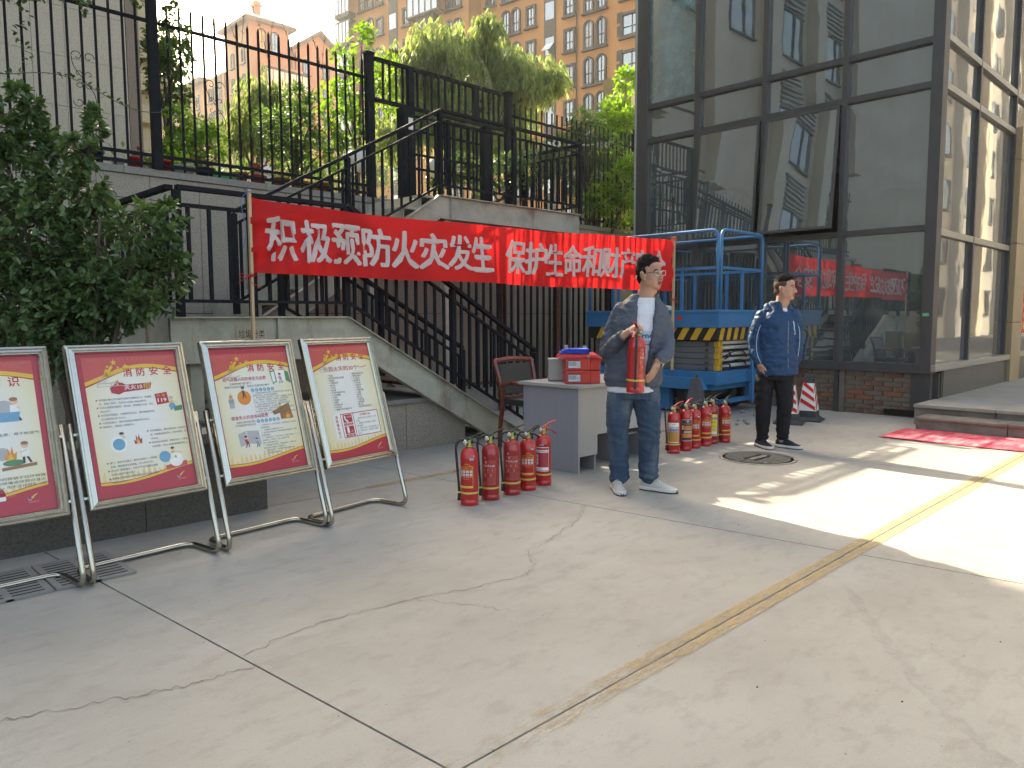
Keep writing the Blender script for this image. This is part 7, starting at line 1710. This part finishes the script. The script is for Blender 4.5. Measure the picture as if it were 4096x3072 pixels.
# --- man in the blue jacket
p2 = thing('person', 'man in blue hooded jacket and black trousers standing beside the lift looking right', 'person', (7.059, 3.422, 0), math.atan2(-.9, .436))
body = MB(); hy2 = FW+R(70)
Mx2 = head(body, Vector((.050, .0, 1.566)), hy2, R(1), 0, .99)
body.tube([(.040, .0, 1.52), (.033, .003, 1.44), (.015, .010, 1.38), (.0, .015, 1.31)], [.066, .066, .068, .09], 16)
rings(body, [(.78, -.01, .01, .13, .09), (.95, -.01, .01, .14, .09), (1.15, -.01, .01, .15, .10), (1.30, -.01, .015, .15, .085), (1.37, .0, .015, .07, .06)])
AL2 = [(-.14, .0, 1.28), (-.200, .0, 1.17), (-.218, -.015, 1.03), (-.205, -.045, .93), (-.170, -.075, .845)]
AR2 = [(.12, .01, 1.28), (.165, .015, 1.17), (.172, .02, 1.04), (.165, .03, .93), (.155, .04, .85)]
limb(body, AL2, [.045, .04, .036, .032, .027]); limb(body, AR2, [.045, .04, .036, .032, .027])
LL2 = [(-.10, .01, .80), (-.118, -.01, .60), (-.122, -.015, .42), (-.125, .01, .24), (-.128, .02, .07)]
LR2 = [(.05, .01, .80), (.068, 0, .60), (.075, -.005, .42), (.066, .02, .24), (.062, .03, .07)]
limb(body, LL2, [.08, .065, .05, .045, .035]); limb(body, LR2, [.08, .065, .05, .045, .035])
hand(body, (-.172, -.078, .838), (.28, -.08, -.95), (.75, .55, .15), -1, [.25, .38, .5, .6], thumb=(.35, .4)); hand(body, (.163, .042, .84), (-.25, .1, -.95), (-.8, .2, .2), 1, [.3, .35, .4, .45])
put('body', calm_face(bake(body, .0046, 5), Mx2), M['skin'], p2)
face_parts(p2, Mx2, False, 0, .004); hair(p2, Mx2, 1, .008, 8, .0028)
tee = MB(); rings(tee, [(1.05, -.01, 0, .165, .11), (1.25, -.008, .0, .160, .105), (1.33, 0, .008, .12, .085), (1.385, .012, .01, .072, .066), (1.40, .016, .01, .066, .062)])
put('shirt', bake(tee, .008, 3), M['tee'], p2)
jk = MB(); FR2 = FW+R(32)
rings(jk, [(.728, -.008, 0, .188, .135), (.74, -.008, 0, .196, .140), (.85, -.008, 0, .190, .138), (1.0, -.008, 0, .180, .130), (1.15, -.010, 0, .180, .128), (1.26, -.010, .005, .175, .118), (1.32, -.005, .012, .145, .100), (1.345, 0, .012, .12, .09)])
shell(jk, [(1.29, .0, .010, .125, .100, .10), (1.33, .004, .012, .112, .096, .20), (1.37, .008, .014, .102, .092, .34), (1.41, .010, .016, .100, .092, .50), (1.435, .012, .018, .098, .090, .62)], FR2, .022)
# folded hood behind the neck
jk.tube(bez([(-.085, -.05, 1.355), (-.108, .02, 1.385), (-.070, .092, 1.388), (.02, .108, 1.380), (.090, .070, 1.368), (.100, .01, 1.352)], 6), [.020, .024, .028]+[.034]*22+[.028]*3+[.024, .020, .016][:3], 12)
limb(jk, [(-.148, .006, 1.295)]+AL2[1:4]+[(-.182, -.073, .862)], [.068, .062, .060, .054, .046]); limb(jk, [(.130, .012, 1.295)]+AR2[1:4]+[(.166, .038, .868)], [.066, .060, .057, .052, .045])
put('jacket', bake(jk, .0075, 3, lambda co: wrinkle(.011, 7.5, (1, 1, 1.7), 5)(co)+wrinkle(.004, 20, (1, 1, 1.3), 2)(co)), M['jacket_blue'], p2)
def rimpt(ang, z, rx, ry, off): return Vector((-.008+(rx+off)*math.cos(ang), (ry+off)*math.sin(ang), z))
mb = MB().tube([rimpt(FR2, z, rx, ry, .004) for z, rx, ry in ((.745, .196, .140), (.85, .191, .139), (1.0, .181, .131), (1.15, .180, .129), (1.25, .177, .120))], .0035, 5); mb.build('zip', M['grey_plastic'], p2)
mb = MB().tube([rimpt(FR2+.32, 1.25, .177, .120, .006), rimpt(FR2+.38, 1.20, .179, .126, .006), rimpt(FR2+.44, 1.12, .180, .129, .006)], .006, 5); mb.build('pocket_zip', M['piping'], p2)
lg = rimpt(FR2+.72, 1.225, .178, .123, .006); tt = Vector((-math.sin(FR2+.72), math.cos(FR2+.72), 0)); MB().prism([lg-tt*.010-Vector((0, 0, .014)), lg+tt*.010-Vector((0, 0, .014)), lg+tt*.010+Vector((0, 0, .014)), lg-tt*.010+Vector((0, 0, .014))], Vector((math.cos(FR2+.72), math.sin(FR2+.72), 0))*.003).build('chest_logo', M['piping'], p2)
for A, r_, nn in ((AL2, .070, Vector((.25, -.97, 0))), (AR2, .066, Vector((.35, -.94, 0)))):
    P = bez([A[0]]+list(A[1:4])+[A[4]], 5)[2:]; mb = MB().tube([q+nn*(r_+.003-.014*i/len(P)) for i, q in enumerate(P)], .0032, 5); mb.build('piping', M['piping'], p2)
tr = MB(); rings(tr, [(.68, -.015, 0, .165, .115), (.78, -.012, 0, .170, .118), (.86, -.01, 0, .165, .115)])
limb(tr, [(-.10, .01, .77), (-.118, -.01, .60), (-.123, -.015, .43), (-.125, .008, .25), (-.127, .015, .115)], [.102, .088, .075, .066, .056]); limb(tr, [(.05, .01, .77), (.068, 0, .60), (.075, -.005, .43), (.067, .015, .25), (.063, .025, .115)], [.102, .088, .075, .066, .056])
put('trousers', bake(tr, .0075, 3, lambda co: wrinkle(.006, 12, (1, 1, 1.2), 9)(co)+(.006*math.sin(co.z*80+5*mnoise.noise(co*9))*(.24-co.z)/.14 if co.z < .24 else 0)), M['black_trouser'], p2)
shoe(p2, (-.178, .07, 0), (-.035, -.165, 0), M['shoe_dark'], M['sole_white'], M['shoe_dark']); shoe(p2, (.005, .06, 0), (.245, -.045, 0), M['shoe_dark'], M['sole_white'], M['shoe_dark'])
flush_text()
